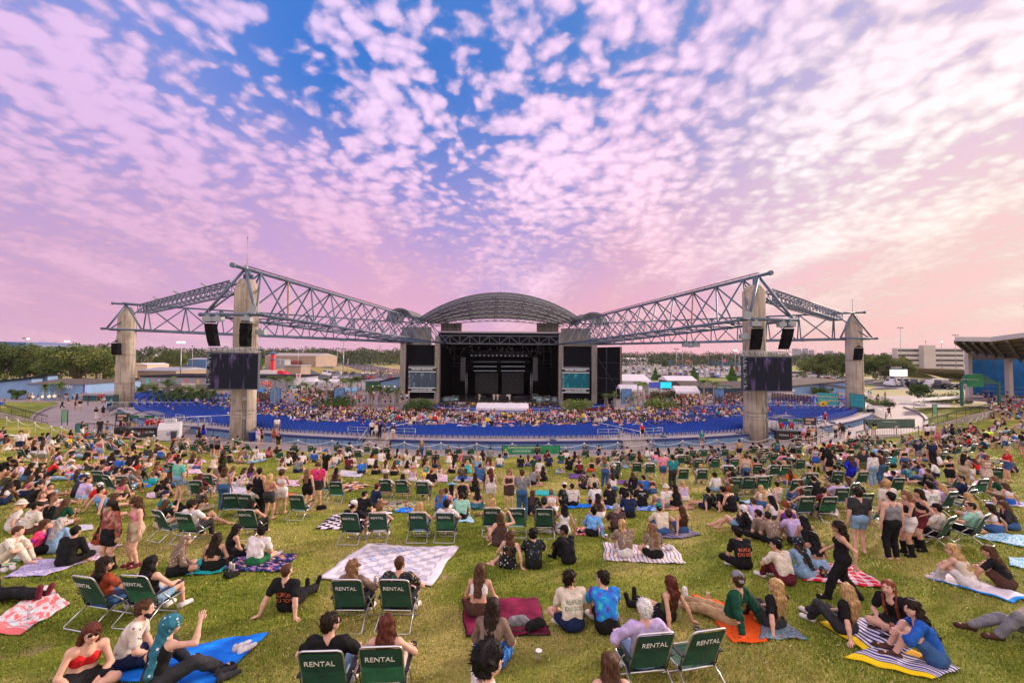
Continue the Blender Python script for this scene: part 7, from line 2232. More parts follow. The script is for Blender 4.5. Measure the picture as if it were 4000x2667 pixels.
BL=[('F',[(550,385),(1610,452),(1860,92),(1010,58)],'quilt','large pale patchwork quilt spread out empty in the centre of the lawn'),('F',[(1920,915),(2700,890),(2590,560),(1890,570)],'maroon','dark maroon fleece blanket with black hem and a bag on it'),('E',[(860,1300),(1900,1420),(2480,900),(1830,985)],'bluesheet','rumpled bright blue sheet under the group at lower left'),('E',[(-200,870),(180,900),(640,620),(430,440)],'coral','coral and white floral beach towel at the left edge'),('E',[(-60,270),(90,270),(430,110),(130,90)],'greenstripe','green and white striped blanket at the left edge'),('E',[(40,370),(420,350),(800,215),(330,190)],'monet','pale violet painterly blanket at the left'),('E',[(700,215),(880,200),(1120,60),(800,50)],'pinkwhite','white fringed throw beside the woman in orange'),('E',[(1650,360),(2020,340),(2190,190),(1800,210)],'teal','teal printed cloth under two women in black'),('E',[(2030,320),(2600,325),(2740,160),(2160,150)],'darkcomic','black beach towel with neon comic print'),('G',[(850,210),(1600,238),(1500,90),(840,45)],'serape','white serape blanket with yellow and navy stripes'),('G',[(2040,1000),(2350,985),(2290,700),(1650,545)],'orangecloth','orange printed cloth under the man in green'),('H',[(-80,960),(380,950),(130,790),(-60,800)],'paisley','teal and rust paisley cloth corner beside the orange one'),('H',[(320,400),(1130,480),(780,270),(540,250)],'redplaid','red and white plaid blanket with fringe on the right lawn'),('H',[(690,1115),(1500,1320),(1760,1210),(1160,960)],'wavetowel','navy striped beach towel with a yellow end, lower right'),('H',[(460,780),(900,1060),(1400,940),(900,730)],'wavetowel','navy wave towel with an orange palm panel, lower right'),('H',[(1450,370),(2250,610),(2460,560),(1560,300)],'whiteblue','white blanket with blue edge under two women at right'),('H',[(2220,260),(2400,300),(2420,200),(2210,190)],'turqprint','turquoise patterned towel at the right edge'),('D',[(1900,1180),(2352,1280),(2500,1180),(2100,1140)],'turqprint','turquoise towel under the two women at the right edge'),('D',[(2000,870),(2360,900),(2380,850),(1990,850)],'bluewave','blue towel under the woman in white lace top'),('B',[(530,1102),(1150,1105),(1255,945),(715,955)],'checker','black and white checkered blanket behind two rental chairs'),('B',[(820,768),(1070,700),(900,660),(650,740)],'sunburst','red towel with orange sunburst, mid left of centre'),('B',[(1120,930),(1440,945),(1520,850),(1180,840)],'neonskull','black towel with neon yellow and cyan print'),('B',[(720,615),(960,625),(1000,575),(790,555)],'doodle','white doodle-patterned blanket behind the tie-dye shirt man'),('B',[(1810,660),(2080,665),(2060,625),(1840,620)],'bluewave','blue white patterned towel below the man in black bucket hat'),('B',[(1860,1035),(2010,1040),(1960,960),(1870,980)],'turqprint','turquoise towel under the man in mint'),('B',[(270,700),(400,705),(400,655),(285,650)],'pinkwhite','crumpled white towel beside the dancers, left of centre'),('B',[(100,835),(250,820),(380,770),(180,770)],'orangecloth','orange cloth behind the women standing left of centre'),('B',[(1600,660),(1760,670),(1760,600),(1640,600)],'pinkwhite','pink patterned blanket under woman in floral dress'),('B',[(1280,950),(1430,955),(1440,915),(1300,910)],'bluesheet','crumpled light denim jacket cloth by the neon towel'),('C',[(850,925),(1340,935),(1330,885),(840,870)],'leaf2','long blue towel with pale leaf pattern, right of centre'),('C',[(500,910),(860,905),(840,870),(520,870)],'bluesheet','plain blue towel under man in lettered white tee'),('C',[(1290,1175),(1560,1190),(1740,1150),(1560,1075)],'plaid','navy tartan rug under the man in the cream tee'),('C',[(1340,925),(1680,915),(1640,870),(1330,880)],'brown','rust patterned blanket under the woman with long black hair'),('C',[(570,1155),(800,1165),(820,1100),(600,1085)],'redplaid','red plaid blanket beneath the woman in pale blue tie-dye'),('C',[(400,590),(500,580),(480,545),(395,548)],'rainbow','rainbow towel in the middle of the lawn'),('C',[(530,640),(700,640),(690,585),(520,590)],'purple','purple printed blanket behind the man in floral shirt'),('C',[(200,790),(400,800),(390,745),(220,745)],'teal','turquoise towel near the standing man in grey'),('C',[(930,690),(1110,685),(1090,645),(950,650)],'purple','dark purple blanket with clothes on it, right of centre'),('C',[(160,700),(290,705),(280,670),(150,675)],'brown','tan towel by the man in grey with white socks'),('C',[(2100,870),(2210,865),(2180,830),(2090,840)],'turqprint','small patterned towel below the rental chairs'),('D',[(1060,610),(1280,605),(1260,560),(1080,565)],'pinkwhite','blue and white patterned towel behind woman in denim shorts'),('D',[(540,600),(650,605),(640,570),(540,575)],'orangecloth','small red cloth by the black boots'),('D',[(1880,700),(2100,690),(2060,650),(1890,655)],'pinkwhite','white towel with orange print near woman with red curls'),('A',[(1930,765),(2260,785),(2270,715),(1990,710)],'doodle','black and white squiggle blanket on its own, left lawn'),('A',[(1880,690),(2220,705),(2260,625),(2000,620)],'doodle','pale lilac patterned blanket under woman in black skirt'),('A',[(1640,590),(1860,590),(1830,545),(1650,545)],'pinkwhite','pink blanket under the woman in pink, left lawn'),('A',[(1300,690),(1470,680),(1420,630),(1290,640)],'teal','dark teal cloth under the woman in turquoise trousers'),('A',[(1290,715),(1390,705),(1380,675),(1300,680)],'bluesheet','folded blue towel next to the teal cloth'),('A',[(430,550),(980,545),(960,520),(520,520)],'bluewave','blue and white zigzag blanket, left lawn'),('A',[(940,510),(1160,505),(1120,475),(960,480)],'purple','purple and blue blanket by the woman in denim shorts'),('A',[(500,630),(840,620),(820,590),(560,600)],'yellowcloth','mustard cloth under the woman lying down'),('A',[(690,660),(900,665),(860,615),(700,625)],'brown','brown printed blanket, left lawn'),('A',[(100,580),(230,575),(210,545),(110,550)],'monet','lilac towel under the man in dark tank top'),('A',[(680,1130),(860,1110),(850,1060),(720,1075)],'doodle','white blanket with black pattern behind the two standing women'),('A',[(1340,810),(1430,815),(1420,765),(1350,770)],'pinkwhite','white towel beside woman in starry shorts'),('A',[(620,430),(760,425),(740,405),(640,410)],'pinkwhite','small pink towel behind woman reclining in jeans'),('A',[(1180,350),(1320,350),(1310,332),(1200,332)],'redplaid','red towel by the rope fence, left lawn'),('A',[(800,455),(1000,455),(980,430),(830,432)],'bluewave','pale blue towel under standing woman in denim shorts'),('A',[(1690,490),(1900,490),(1880,460),(1700,462)],'pinkwhite','white floral towel near man in galaxy tee'),]
for i,(t,c,k,lab)in enumerate(BL):
 if lab:BK(t,c,k,lab,i)
#cups, cans, bottles, shoes and bags
M_CAN=mat('white beer can',(.55,.52,.55),.3,metal=.5);M_CLEAR=mat('clear plastic',(.75,.75,.75),.1,trans=.9);M_BEER=mat('pale beer',(.65,.38,.08),.2);M_CANB=mat('printed can',(.15,.03,.25),.3,metal=.5,col2=(.7,.3,.03),vscale=30)
def SL(kind,pos,label,yaw=0,mi=None):
 t=EM(kind,pos,R_(yaw),label,{'drink_can':'can','plastic_cup':'cup','water_bottle':'bottle','sneakers':'shoes','handbag':'bag','baseball_cap':'cap','mobile_phone':'phone'}[kind])
 if kind=='drink_can':
  mb=MB();mb.LA((0,0,0),[(.025,0),(.032,.012),(.033,.15),(.026,.165)],14);mb.B('can_body',mi or M_CAN,t)
  mb=MB();mb.LA((0,0,.166),[(.026,0),(.026,.002)],14);mb.B('lid',mat('gold can lid',(.7,.45,.08),.3,metal=.8),t)
 elif kind=='plastic_cup':
  mb=MB();mb.LA((0,0,0),[(.030,0),(.034,.06),(.044,.15),(.046,.155)],16);mb.B('cup_wall',M_CLEAR,t)
  mb=MB();mb.LA((0,0,.004),[(.028,0),(.031,.05)],14);mb.B('drink',M_BEER,t)
  mb=MB();mb.LA((0,0,.15),[(.046,0),(.049,.006),(.045,.008)],16);mb.B('rim',mat('white rim',(.7,.7,.7),.3),t)
 elif kind=='water_bottle':
  mb=MB();mb.LA((0,0,0),[(.030,0),(.033,.02),(.031,.08),(.033,.15),(.016,.20),(.013,.215)],14);mb.B('bottle_body',M_CLEAR,t)
  mb=MB();mb.LA((0,0,.215),[(.015,0),(.015,.018)],10);mb.B('cap',mat('white cap',(.7,.7,.7),.4),t)
  mb=MB();mb.LA((0,0,.08),[(.0335,0),(.0335,.05)],14);mb.B('label',mat('bottle label',(.55,.6,.75),.4),t)
 elif kind=='sneakers':
  for s in(-1,1):
   V,F=grow([((s*.06,-.09,.05),(s*.065,.0,.045),.045,.045),((s*.065,0,.04),(s*.07,.13,.03),.045,.032),((s*.06,-.09,.05),(s*.06,-.09,.09),.042,.036)],.012,.02)
   mb=MB();QM(mb,V,F);mb.B('shoe',mi or CMT('white'),t)
 elif kind=='handbag':
  V,F=grow([((-.12,0,.07),(.12,0,.07),.07,.07),((-.10,0,.12),(.10,.02,.12),.06,.05)],.015,.03,0,.006)
  mb=MB();QM(mb,V,F);mb.B('bag_body',mi or CMT('black'),t)
  mb=MB();mb.PA([(-.13,0,.1),(-.2,-.12,.05),(0,-.2,.04),(.2,-.12,.05),(.13,0,.1)],.008,6);mb.B('strap',MATS['black iron'],t)
 elif kind=='mobile_phone':
  mb=MB();mb.box((0,0,.006),(.075,.155,.009));mb.B('phone_case',M_GLASSK,t)
  mb=MB();mb.box((-.018,.05,.0115),(.03,.03,.003));mb.B('camera_block',mat('dark glass',(.03,.03,.035),.2),t)
 return t
def at(t,x,y,dz=.0):p=tp(t,x,y);return p+V_((0,0,dz))
SL('plastic_cup',at('G',245,1130),'clear plastic cup with a little beer standing alone on the grass')
SL('drink_can',at('G',1800,600,.05),'tall white can standing on the orange cloth by khaki knee')
SL('drink_can',at('H',1140,905,.05),'tall purple and orange can held between the women at lower right',mi=M_CANB)
SL('sneakers',at('E',2240,1060,.05),'white sneakers on the blue sheet',-25)
SL('sneakers',at('E',2080,1290,.03),'black sneakers beside the blue sheet',-40,CMT('charcoal'))
SL('sneakers',at('E',2120,365,.02),'black and white running shoes by the teal cloth',-30,CMT('black'))
SL('drink_can',at('E',2115,330,.10),'left one of two cans set on the running shoes')
SL('drink_can',at('E',2142,345,.10),'right one of two cans set on the running shoes')
SL('sneakers',at('F',190,165,.02),'white sneakers beyond the black comic towel',10)
SL('sneakers',at('G',1440,115,.05),'white sneakers on the serape blanket',10)
SL('sneakers',at('B',2040,975,.02),'tan trainers on the grass near the mint tee man',10,CMT('taupe'))
SL('handbag',at('G',60,840,.05),'pale grey shoulder bag on the maroon blanket',10,CMT('grey'))
SL('handbag',at('G',215,870,.05),'black bag with small ears on the maroon blanket',30)
SL('handbag',at('B',600,918,.01),'black cap dropped on the grass by the dancers',30)
SL('handbag',at('H',510,365,.05),'dark patterned pouch on the red plaid blanket',60,CMT('floral'))
SL('mobile_phone',at('H',1085,940,.06),'black phone lying on the lower right towels',60)
SL('mobile_phone',at('E',340,165,.06),'phone lying at the hand of the magenta top woman',20)
SL('water_bottle',at('E',270,770,.06),'empty water bottle lying on the coral towel',0)
SL('water_bottle',at('A',870,700,.03),'clear bottle on the grass, left lawn',0)
SL('water_bottle',at('C',318,575,.03),'clear bottle beside the palm print tee',0)
SL('plastic_cup',at('C',865,1195),'plastic cup with orange drink by the plaid rug')
SL('drink_can',at('C',582,1060,.05),'white can by woman in pale tie-dye')
SL('drink_can',at('B',900,655,.05),'white can next to the sunburst towel')
SL('plastic_cup',at('E',1990,30),'plastic cup on grass behind rental chair')
SL('sneakers',at('E',70,320,.05),'white sneakers at the left edge',60)
CH2={}
for q in CS:
 if 'who' in q:CH2[q['who']['top'][1]+q['who']['hair'][1]]=q
for key,s,lab,k in(('taupelight',-1,'white can in left armrest of the sunglasses woman','drink_can'),('taupelight',1,'gold-topped can in right armrest of the sunglasses woman','drink_can'),('lavenderwhite',1,'tall white can in the armrest of the white-haired man','drink_can'),('blackblack',1,'water bottle in the armrest of the black-haired woman','water_bottle')):
 q=CH2.get(key)
 if q:
  o=SL(k,(0,0,0),lab);o.matrix_world=q['o'].matrix_world@Matrix.Translation((s*.29,.385,.515))
#rope fence
M_POST=mat('white painted post',(.72,.69,.70),.55,var=.1,vscale=4)
M_ROPE=mat('white chain',(.70,.67,.68),.5)
posts=[(23,1664),(68,1674),(134,1686),(198,1704),(237,1706),(366,1722),(437,1726),(512,1737),(600,1741),(695,1744),(803,1750),(908,1754),(1163,1757),(1296,1758),(1443,1762),(1579,1765),(1722,1768),(1862,1770),(2001,1771),(2143,1771),(2282,1769),(2413,1766),(2542,1762),(2667,1758),(2800,1754),(2900,1748),(3010,1742),(3111,1740),(3206,1728),(3282,1714),(3390,1706),(3502,1700),(3588,1694)]
posts2=[(3761,1674),(3795,1668),(3820,1660),(3841,1650),(3856,1640),(3866,1630),(3871,1618),(3874,1606),(3875,1590),(3878,1575),(3866,1562),(3846,1558),(3820,1556),(3796,1553)]
posts3=[(3797,1553),(3765,1549),(3733,1547),(3702,1545)]
fen=EM('rope_fence',G(2000,1771),0,'long row of white posts linked by white chain between lawn and walk','fence')
fr=EM('rope_fence',G(3870,1618),0,'steep row of white posts and chain climbing beside the right lawn','fence')
def ropefence(t,pts,h=1.0,zf=None):
 W=[]
 for(a,b)in pts:
  g=G(a,b)
  r,ph=pol(g.x,g.y)
  W.append(g)
 for w in W:
  mb=MB();mb.LA((0,0,-.1),[(.065,0),(.06,.1+h*.9),(.075,.1+h*.9),(.075,.1+h*.96),(.03,.1+h)],12)
  o=mb.B('post',M_POST,t);o.location=w-t.location
 for a,b in zip(W[:-1],W[1:]):
  if(a-b).length>9:continue
  pts_=[]
  for i in range(11):
   f=i/10;p=a.lerp(b,f)-t.location;p.z+=h*.88-.32*4*f*(1-f);pts_.append(p)
  mb=MB();mb.PA(pts_,.022,5);mb.B('chain',M_ROPE,t)
ropefence(fen,posts);ropefence(fr,posts2,.95)
f3=EM('rope_fence',PZ(3560,1562,1.5),0,'short white post and chain fence on the grass slope by the green arch','fence')
for k,(a,b)in enumerate([(3570,1592),(3610,1578),(3667,1562),(3762,1556),(3786,1555)]):
 g=PZ(a,b,1.3+k*.22);mb=MB();mb.LA((0,0,-.4),[(.065,0),(.06,1.35),(.03,1.45)],10);o=mb.B('post',M_POST,f3);o.location=g-f3.location
 if k:
  pts_=[]
  for i in range(9):
   f=i/8;p=prev.lerp(g,f)-f3.location;p.z+=.85-1.2*f*(1-f);pts_.append(p)
  mb=MB();mb.PA(pts_,.02,5);mb.B('chain',M_ROPE,f3)
 prev=g
#ramps with retaining walls and black railings
def railing_wall(label,pts,hw,wall_m=MWK,wcat='wall',base=0.0,rail=True,h=1.0):
 """pts: world points on the top of a retaining wall"""
 t=EM('retaining_wall',pts[0],0,label+', grey concrete topped by a black railing','wall');O=-t.location
 mb=MB()
 for a,b in zip(pts[:-1],pts[1:]):
  A=V_((a.x,a.y,base));B=V_((b.x,b.y,base));d=(B-A).normalized();s=V_((-d.y,d.x,0))*.13
  V=[A-s,B-s,B+s,A+s,V_((a.x,a.y,a.z))-s,V_((b.x,b.y,b.z))-s,V_((b.x,b.y,b.z))+s,V_((a.x,a.y,a.z))+s]
  mb.add(V,[(3,2,1,0),(4,5,6,7),(0,1,5,4),(1,2,6,5),(2,3,7,6),(3,0,4,7)])
 o=mb.B('wall_face',wall_m,t);o.location=O
 mb=MB();up=V_((0,0,1))
 for a,b in zip(pts[:-1],pts[1:]):
  for z in(.12,h*.9,h):mb.T(a+up*z,b+up*z,.026,n=6)
  L=(b-a).length;n=max(2,int(L/.22))
  for i in range(n+1):
   p=a.lerp(b,i/n);mb.T(p,p+up*h,.03 if i%8==0 else.012,n=4)
 o=mb.B('railing',MK,t);o.location=O
 return t
M_WALLT=CN('retaining wall concrete',(.40,.35,.32),.25,.7,.8,True)
railing_wall('low ramp wall at the left edge',[PZ(0-60,1590,2.0),PZ(0,1610,1.9),PZ(100,1634,1.3),PZ(186,1656,.6)],1.0,M_WALLT)
railing_wall('ramp wall behind the rope fence on the left',[PZ(300,1688,.9),PZ(400,1690,.9),PZ(470,1700,.75),PZ(590,1740,.12)],1.0,M_WALLT)
railing_wall('sloping ramp wall under the right grass slope',[PZ(3606,1670,.35),PZ(3700,1647,1.2),PZ(3790,1622,1.9),PZ(3872,1604,2.4)],1.0,M_WALLT)
railing_wall('ramp wall in the middle right by the banner',[PZ(3345,1722,.2),PZ(3420,1704,.7),PZ(3520,1700,.9),PZ(3600,1706,.9)],1.0,M_WALLT)
#bins
def bin_(p,label,m,lid=None,h=1.05,r=.32):
 t=EM('litter_bin',p,0,label,'bin');mb=MB();mb.LA((0,0,0),[(r*.8,0),(r,h*.92),(r*1.06,h*.93),(r*1.06,h)],16);mb.B('bin_body',m,t)
 mb=MB();mb.LA((0,0,h*.88),[(r*1.09,0),(r*1.09,.10),(r*.9,.14)],16);mb.B('bag_rim',lid or m,t);return t
M_BINB=mat('blue bin plastic',(.01,.06,.35),.45);M_BING=mat('grey bin plastic',(.09,.11,.14),.5);M_BAG=mat('grey bin bag',(.13,.16,.2),.4);M_BAGG=mat('green bag rim',(.03,.22,.13),.5)
for(px,py,m,l,lab)in((471,1640,M_BINB,M_BAGG,'blue bin, left one of a pair by the left bowl wall'),(502,1650,M_BINB,M_BAG,'blue bin, right one of a pair by the left bowl wall'),(434,1612,M_BING,M_BAG,'grey bin at the far left bend of the bowl wall'),(425,1598,M_BINB,M_BAGG,'blue bin furthest left, near the far column'),(617,1665,M_BING,M_BAG,'grey bin on its own below the left bowl wall'),(679,1720,M_BING,M_BAG,'grey bin beside the ice freezer'),(984,1722,M_BINB,M_BAG,'blue bin right of the left near column'),(2888,1722,M_BING,M_BAG,'grey bin left of the right near column'),(2920,1722,M_BINB,M_BAGG,'blue bin with green rim at the right near column'),(2593,1738,M_BINB,M_BAG,'blue bin by the bowl wall right of the steps'),(3252,1678,M_BINB,M_BAG,'big blue bin beside the right bowl wall'),(2160,1752,M_BAG,M_BAG,'pale wire bin against the central bowl wall')):
 bin_(PZ(px,py,0),lab,m,l)
p=PZ(3392,1628,0);mb=MB();mb.box((0,0,.65),(1.5,1.0,1.3));mb.box((0,0,1.33),(1.6,1.1,.08),mi=1);o=mb.B('black_cabinet',[MBL,M_BING]);o.location=p;o.rotation_euler=(0,0,.4);tag(o,'black cabinet standing at the right end of the bowl wall','cabinet')
#drinks carts
M_CARTK=mat('black cart panel',(.012,.014,.018),.5,var=.4,vscale=2);M_CANOP=mat('smoked canopy',(.08,.09,.10),.3);MRL=mat('red lettering',(.65,.01,.03),.5);MSG=mat('dark green sign',(.008,.09,.06),.6)
def cart(p,rz,label,side,mirror=1):
 t=EM('drinks_cart',p,rz,label,'drinks cart','drinks carts on the walk');w=3.0
 mb=MB();mb.bb(-w/2,w/2,-.6,.6,.1,1.05);mb.B('counter_front',M_CARTK,t)
 mb=MB();mb.bb(-w/2-.08,w/2+.08,-.7,.7,1.05,1.12);mb.B('counter_top',MATS['grey bin bag'],t)
 for x in(-w/2+.1,w/2-.1):
  for y in(-.55,.55):
   mb=MB();mb.T((x,y,1.1),(x,y,2.35),.03,n=6);mb.B('post',MR,t)
 mb=MB();n=10
 pr=[(-w/2+3.0*i/n,.35*mth.sin(mth.pi*i/n))for i in range(n+1)]
 V=[(x,y,2.35+z)for y in(-.7,.7)for x,z in pr];F=[(i,i+1,n+2+i,n+1+i)for i in range(n)];V2=[(a,b,c+.03)for a,b,c in V]
 mb.add(V+V2,F+[tuple(reversed([q+len(V)for q in f]))for f in F],0,True);mb.B('canopy',M_CANOP,t)
 mb=MB();mb.bb(-1.25,1.25,-.76,-.70,2.12,2.42);s=mb.B('sign_board',MSG,t)
 ST('BEER',.26,ML,(0,-.765,2.27),(R_(90),0,0),s)
 ST('Michelob',.27,ML,(-.62,-.605,.58),(R_(90),0,0),t);ST('ULTRA',.30,ML,(.72,-.605,.56),(R_(90),0,0),t)
 mb=MB();mb.bb(.03,.10,-.61,-.602,.35,.80);mb.B('red_bar',MRL,t)
 r=random.Random(4)
 for k in range(8):
  x=-1.3+k*.34;mb=MB();mb.LA((x,r.uniform(-.3,.2),1.12),[(.05,0),(.05,.22),(.02,.3)],8);mb.B('bottle',[M_BEER,M_CLEAR,MRL,M_BINB][k%4],t)
 t2=EM('menu_stand',V_(p)+Matrix.Rotation(rz,3,'Z')@V_((mirror*2.2,.1,0)),rz,'black serving stand with menu panels under a small canopy, '+side,'stand')
 mb=MB();mb.bb(-.7,.7,-.5,.5,0,1.1);mb.B('base',M_CARTK,t2)
 mb=MB();mb.bb(-.65,.65,-.45,-.40,1.75,2.6);mb.B('menu_board',mat('menu board',(.02,.02,.025),.5),t2)
 mb=MB();mb.bb(-.45,.45,-.47,-.455,2.25,2.5);mb.bb(-.45,.1,-.47,-.455,1.9,2.12);mb.B('menu_panel',mat('menu print',(.5,.45,.42),.6,col2=(.3,.05,.05),vscale=20),t2)
 for x in(-.66,.66):mb=MB();mb.T((x,-.4,1.1),(x,-.4,2.7),.035,n=6);mb.B('post',MK,t2)
 return t
cart(PZ(570,1704,0)+V_((.0,0,0)),R_(8),'black beer cart on the walk left of the left column, white lettering on its front','beside the left beer cart',-1)
cart(PZ(3076,1716,0),R_(-8),'black beer cart on the walk right of the right column, white lettering on its front','beside the right beer cart',1)
for(px,py,who)in((556,1695,'left one behind the left cart'),(578,1692,'middle one behind the left cart'),(600,1694,'right one behind the left cart'),(3062,1704,'left one behind the right cart'),(3105,1704,'right one behind the right cart')):
 q=PZ(px,py,0);PE(q+V_((0,.6,0)),'stand',175,'m1','short.black','tee.red','trousers.black','shoe.black','',0,'seller in red, '+who,group='people on the walk',near=False)
def freezer(p,rz,label,withice):
 t=EM('ice_freezer',p,rz,label,'freezer');M_FZ=mat('white freezer enamel',(.62,.60,.64),.4)
 mb=MB();mb.bb(-.95,.95,-.4,.5,.1,1.2)
 mb.PR([(-.95,-.4,1.2),(-.95,.5,1.2),(-.95,.5,1.85),(-.95,.05,1.85)],(1.9,0,0));mb.B('cabinet',M_FZ,t)
 mb=MB();
 for x in(-.48,.48):mb.bb(x-.42,x+.42,-.43,-.40,.25,1.15)
 mb.B('door',M_FZ,t)
 mb=MB()
 for x in(-.12,.12):mb.bb(x-.02,x+.02,-.47,-.43,.6,.95)
 mb.B('handle',MR,t)
 if withice:
  mb=MB();mb.bb(-.5,.5,.0,.3,1.9,2.25);s=mb.B('sign_box',M_FZ,t);ST('ICE',.32,mat('ice blue lettering',(.02,.25,.6),.5),(0,-.006,2.07),(R_(90),0,0),s)
 ST('ICE',.4,mat('ice blue lettering',(.02,.25,.6),.5),(.1,-.44,.7),(R_(90),0,0),t)
 return t
freezer(PZ(650,1722,0)+V_((0,.4,0)),R_(22),'white ice freezer with an ICE box sign beside the left near column',True)
freezer(PZ(3005,1708,0)+V_((.3,.5,0)),R_(-12),'white freezer between the right near column and the beer cart',False)
def BO(name,a,b,h,label,m,cat='banner',z0=0.15,lines=(),legs=True):
 a=V_(a);b=V_(b);c=(a+b)/2;L=(b-a).length;rz=mth.atan2(b.y-a.y,b.x-a.x);t=EM(name,c,rz,label,cat)
 mb=MB();mb.bb(-L/2,L/2,-.02,.02,z0,z0+h);mb.B('panel',m,t)
 mb=MB();
 for x in(-L/2,L/2):mb.bb(x-.03,x+.03,-.03,.03,0,z0+h+.02)
 mb.bb(-L/2,L/2,-.025,.025,z0+h,z0+h+.04);mb.B('frame',MK,t)
 for(txt,size,x,z,mm)in lines:ST(txt,size,mm,(x,-.03,z),(R_(90),0,0),t)
 return t
M_BANG=mat('green banner',(.008,.17,.07),.6,col2=(.02,.30,.12),vscale=1.5)
BO('banner',PZ(1962,1778,0),PZ(2186,1776,0),.75,'green SUPPORTING SOUND COMMUNITY banner on the walk, centre',M_BANG,lines=(('SUPPORTING SOUND',.26,-.9,.70,ML),('COMMUNITIES',.26,-.9,.38,ML)),z0=.1)
BO('banner',PZ(3376,1690,.1),PZ(3572,1668,.7),1.1,'dark green banner with landscape picture on the ramp railing',mat('dark landscape banner',(.01,.08,.06),.6,col2=(.10,.13,.10),vscale=2),lines=(('Community Starts Here',.2,0,1.05,ML),),z0=.2)
BO('banner',PZ(294,1702,.6),PZ(342,1704,.6),1.0,'dark teal banner on the left ramp railing',mat('dark teal banner',(.01,.09,.09),.6,col2=(.05,.2,.2),vscale=3),z0=.2)
BO('banner',P(3192,1582,74),P(3276,1584,72),2.0,'blue banner with a yellow guitar at the far right of the seats',mat('sky blue banner',(.02,.26,.48),.6,col2=(.05,.42,.30),vscale=.8),lines=(('DRIVE-THRUS OPEN LATE',.42,.9,1.45,MATS['yellow']if 'yellow' in MATS else mat('yellow print',(.8,.6,.05),.6)),('CALL IT AN ENCORE',.42,.9,.85,mat('yellow print',(.8,.6,.05),.6))),z0=.1)
gq=P(3212,1578,72.5);mb=MB();mb.BA((0,0,0),.55,14,0,(1.1,.08,.8));mb.BA((.5,0,.18),.42,14,0,(1,.08,.8));mb.BE((.6,-.02,.2),(1.7,-.02,.75),.05,.1);mb.BA((.1,-.05,.02),.16,10,1,(1,.2,1));o=mb.B('guitar_picture',[mat('guitar yellow',(.75,.45,.02),.6),MK]);o.location=gq
tag(o,'yellow guitar shape on the blue banner','guitar emblem')
BO('banner',P(3322,1592,69),P(3378,1592,66),2.0,'teal banner on the curve of the far right rail',mat('teal sea banner',(.02,.25,.30),.6,col2=(.04,.42,.40),vscale=1.2),z0=.1)
for(px,py,s)in((252,1660,1),(3652,1625,1)):
 q=PZ(px,py,.4);BO('small_sign',q-V_((.35,0,0)),q+V_((.35,0,0)),1.5,'small pale green sign stuck in the %s grass slope'%('left' if px<2000 else 'right'),mat('pale green sign',(.16,.34,.22),.6),'sign',z0=.3)
#far surroundings
def gp(px,py,z=-.3):return PZ(px,py,z)
GR=-.3
def sheet(name,pts,m,z=-.3,label=None):
 mb=MB();mb.add([gp(a,b,z)for a,b in pts],[tuple(range(len(pts)))])
 o=mb.B(name,m)
 if o.data.polygons[0].normal.z<0:o.data.flip_normals()
 return SR(o,label)
M_ROAD=M_ASPH
sheet('road',[(1195,1478),(1330,1478),(1300,1432),(1245,1429),(1196,1429)],M_ROAD,-.296)
sheet('road',[(1290,1411),(1350,1411),(1570,1446),(1570,1470),(1400,1445)],M_ROAD,-.292)
sheet('road',[(1000,1445),(1080,1442),(1150,1416),(1120,1416)],M_ROAD,-.288)
sheet('car_park',[(1180,1492),(1580,1492),(1580,1462),(1400,1456),(1260,1462)],M_ROAD,-.284)
sheet('car_park',[(2420,1485),(2950,1485),(2950,1423),(2420,1421)],mat('worn lot surface',(.15,.14,.11),.95,var=.3,vscale=.05,coord='Object'),-.290)
sheet('road',[(2640,1425),(2680,1425),(2810,1460),(2740,1460)],M_ROAD,-.286)
sheet('plaza_paving',[(990,1600),(1600,1600),(1600,1486),(990,1486)],M_PAVE,-.280)
sheet('plaza_paving',[(2400,1600),(3000,1600),(3000,1500),(2400,1500)],M_PAVE,-.280)
sheet('road',[(3000,1470),(3150,1448),(3560,1500),(3560,1520),(3200,1480)],M_ROAD,-.284)
sheet('road',[(3400,1520),(3900,1520),(3900,1498),(3450,1496)],M_ROAD,-.278)
sheet('plaza_paving',[(3300,1600),(3720,1600),(3700,1545),(3350,1545)],M_PAVE,-.270)
sheet('pond',[(700,1441),(1000,1444),(1000,1427),(700,1424)],mat('pond water',(.12,.13,.17),.05,spec=1.0),-.26)
sheet('lawn_patch',[(2700,1490),(2960,1490),(2940,1470),(2720,1470)],M_TURF2,-.280)
sheet('lawn_patch',[(3050,1475),(3600,1470),(3700,1440),(3050,1430)],M_TURF2,-.294)
sheet('lawn_patch',[(1190,1432),(1400,1445),(1560,1460),(1260,1464)],M_DRYF,-.291)
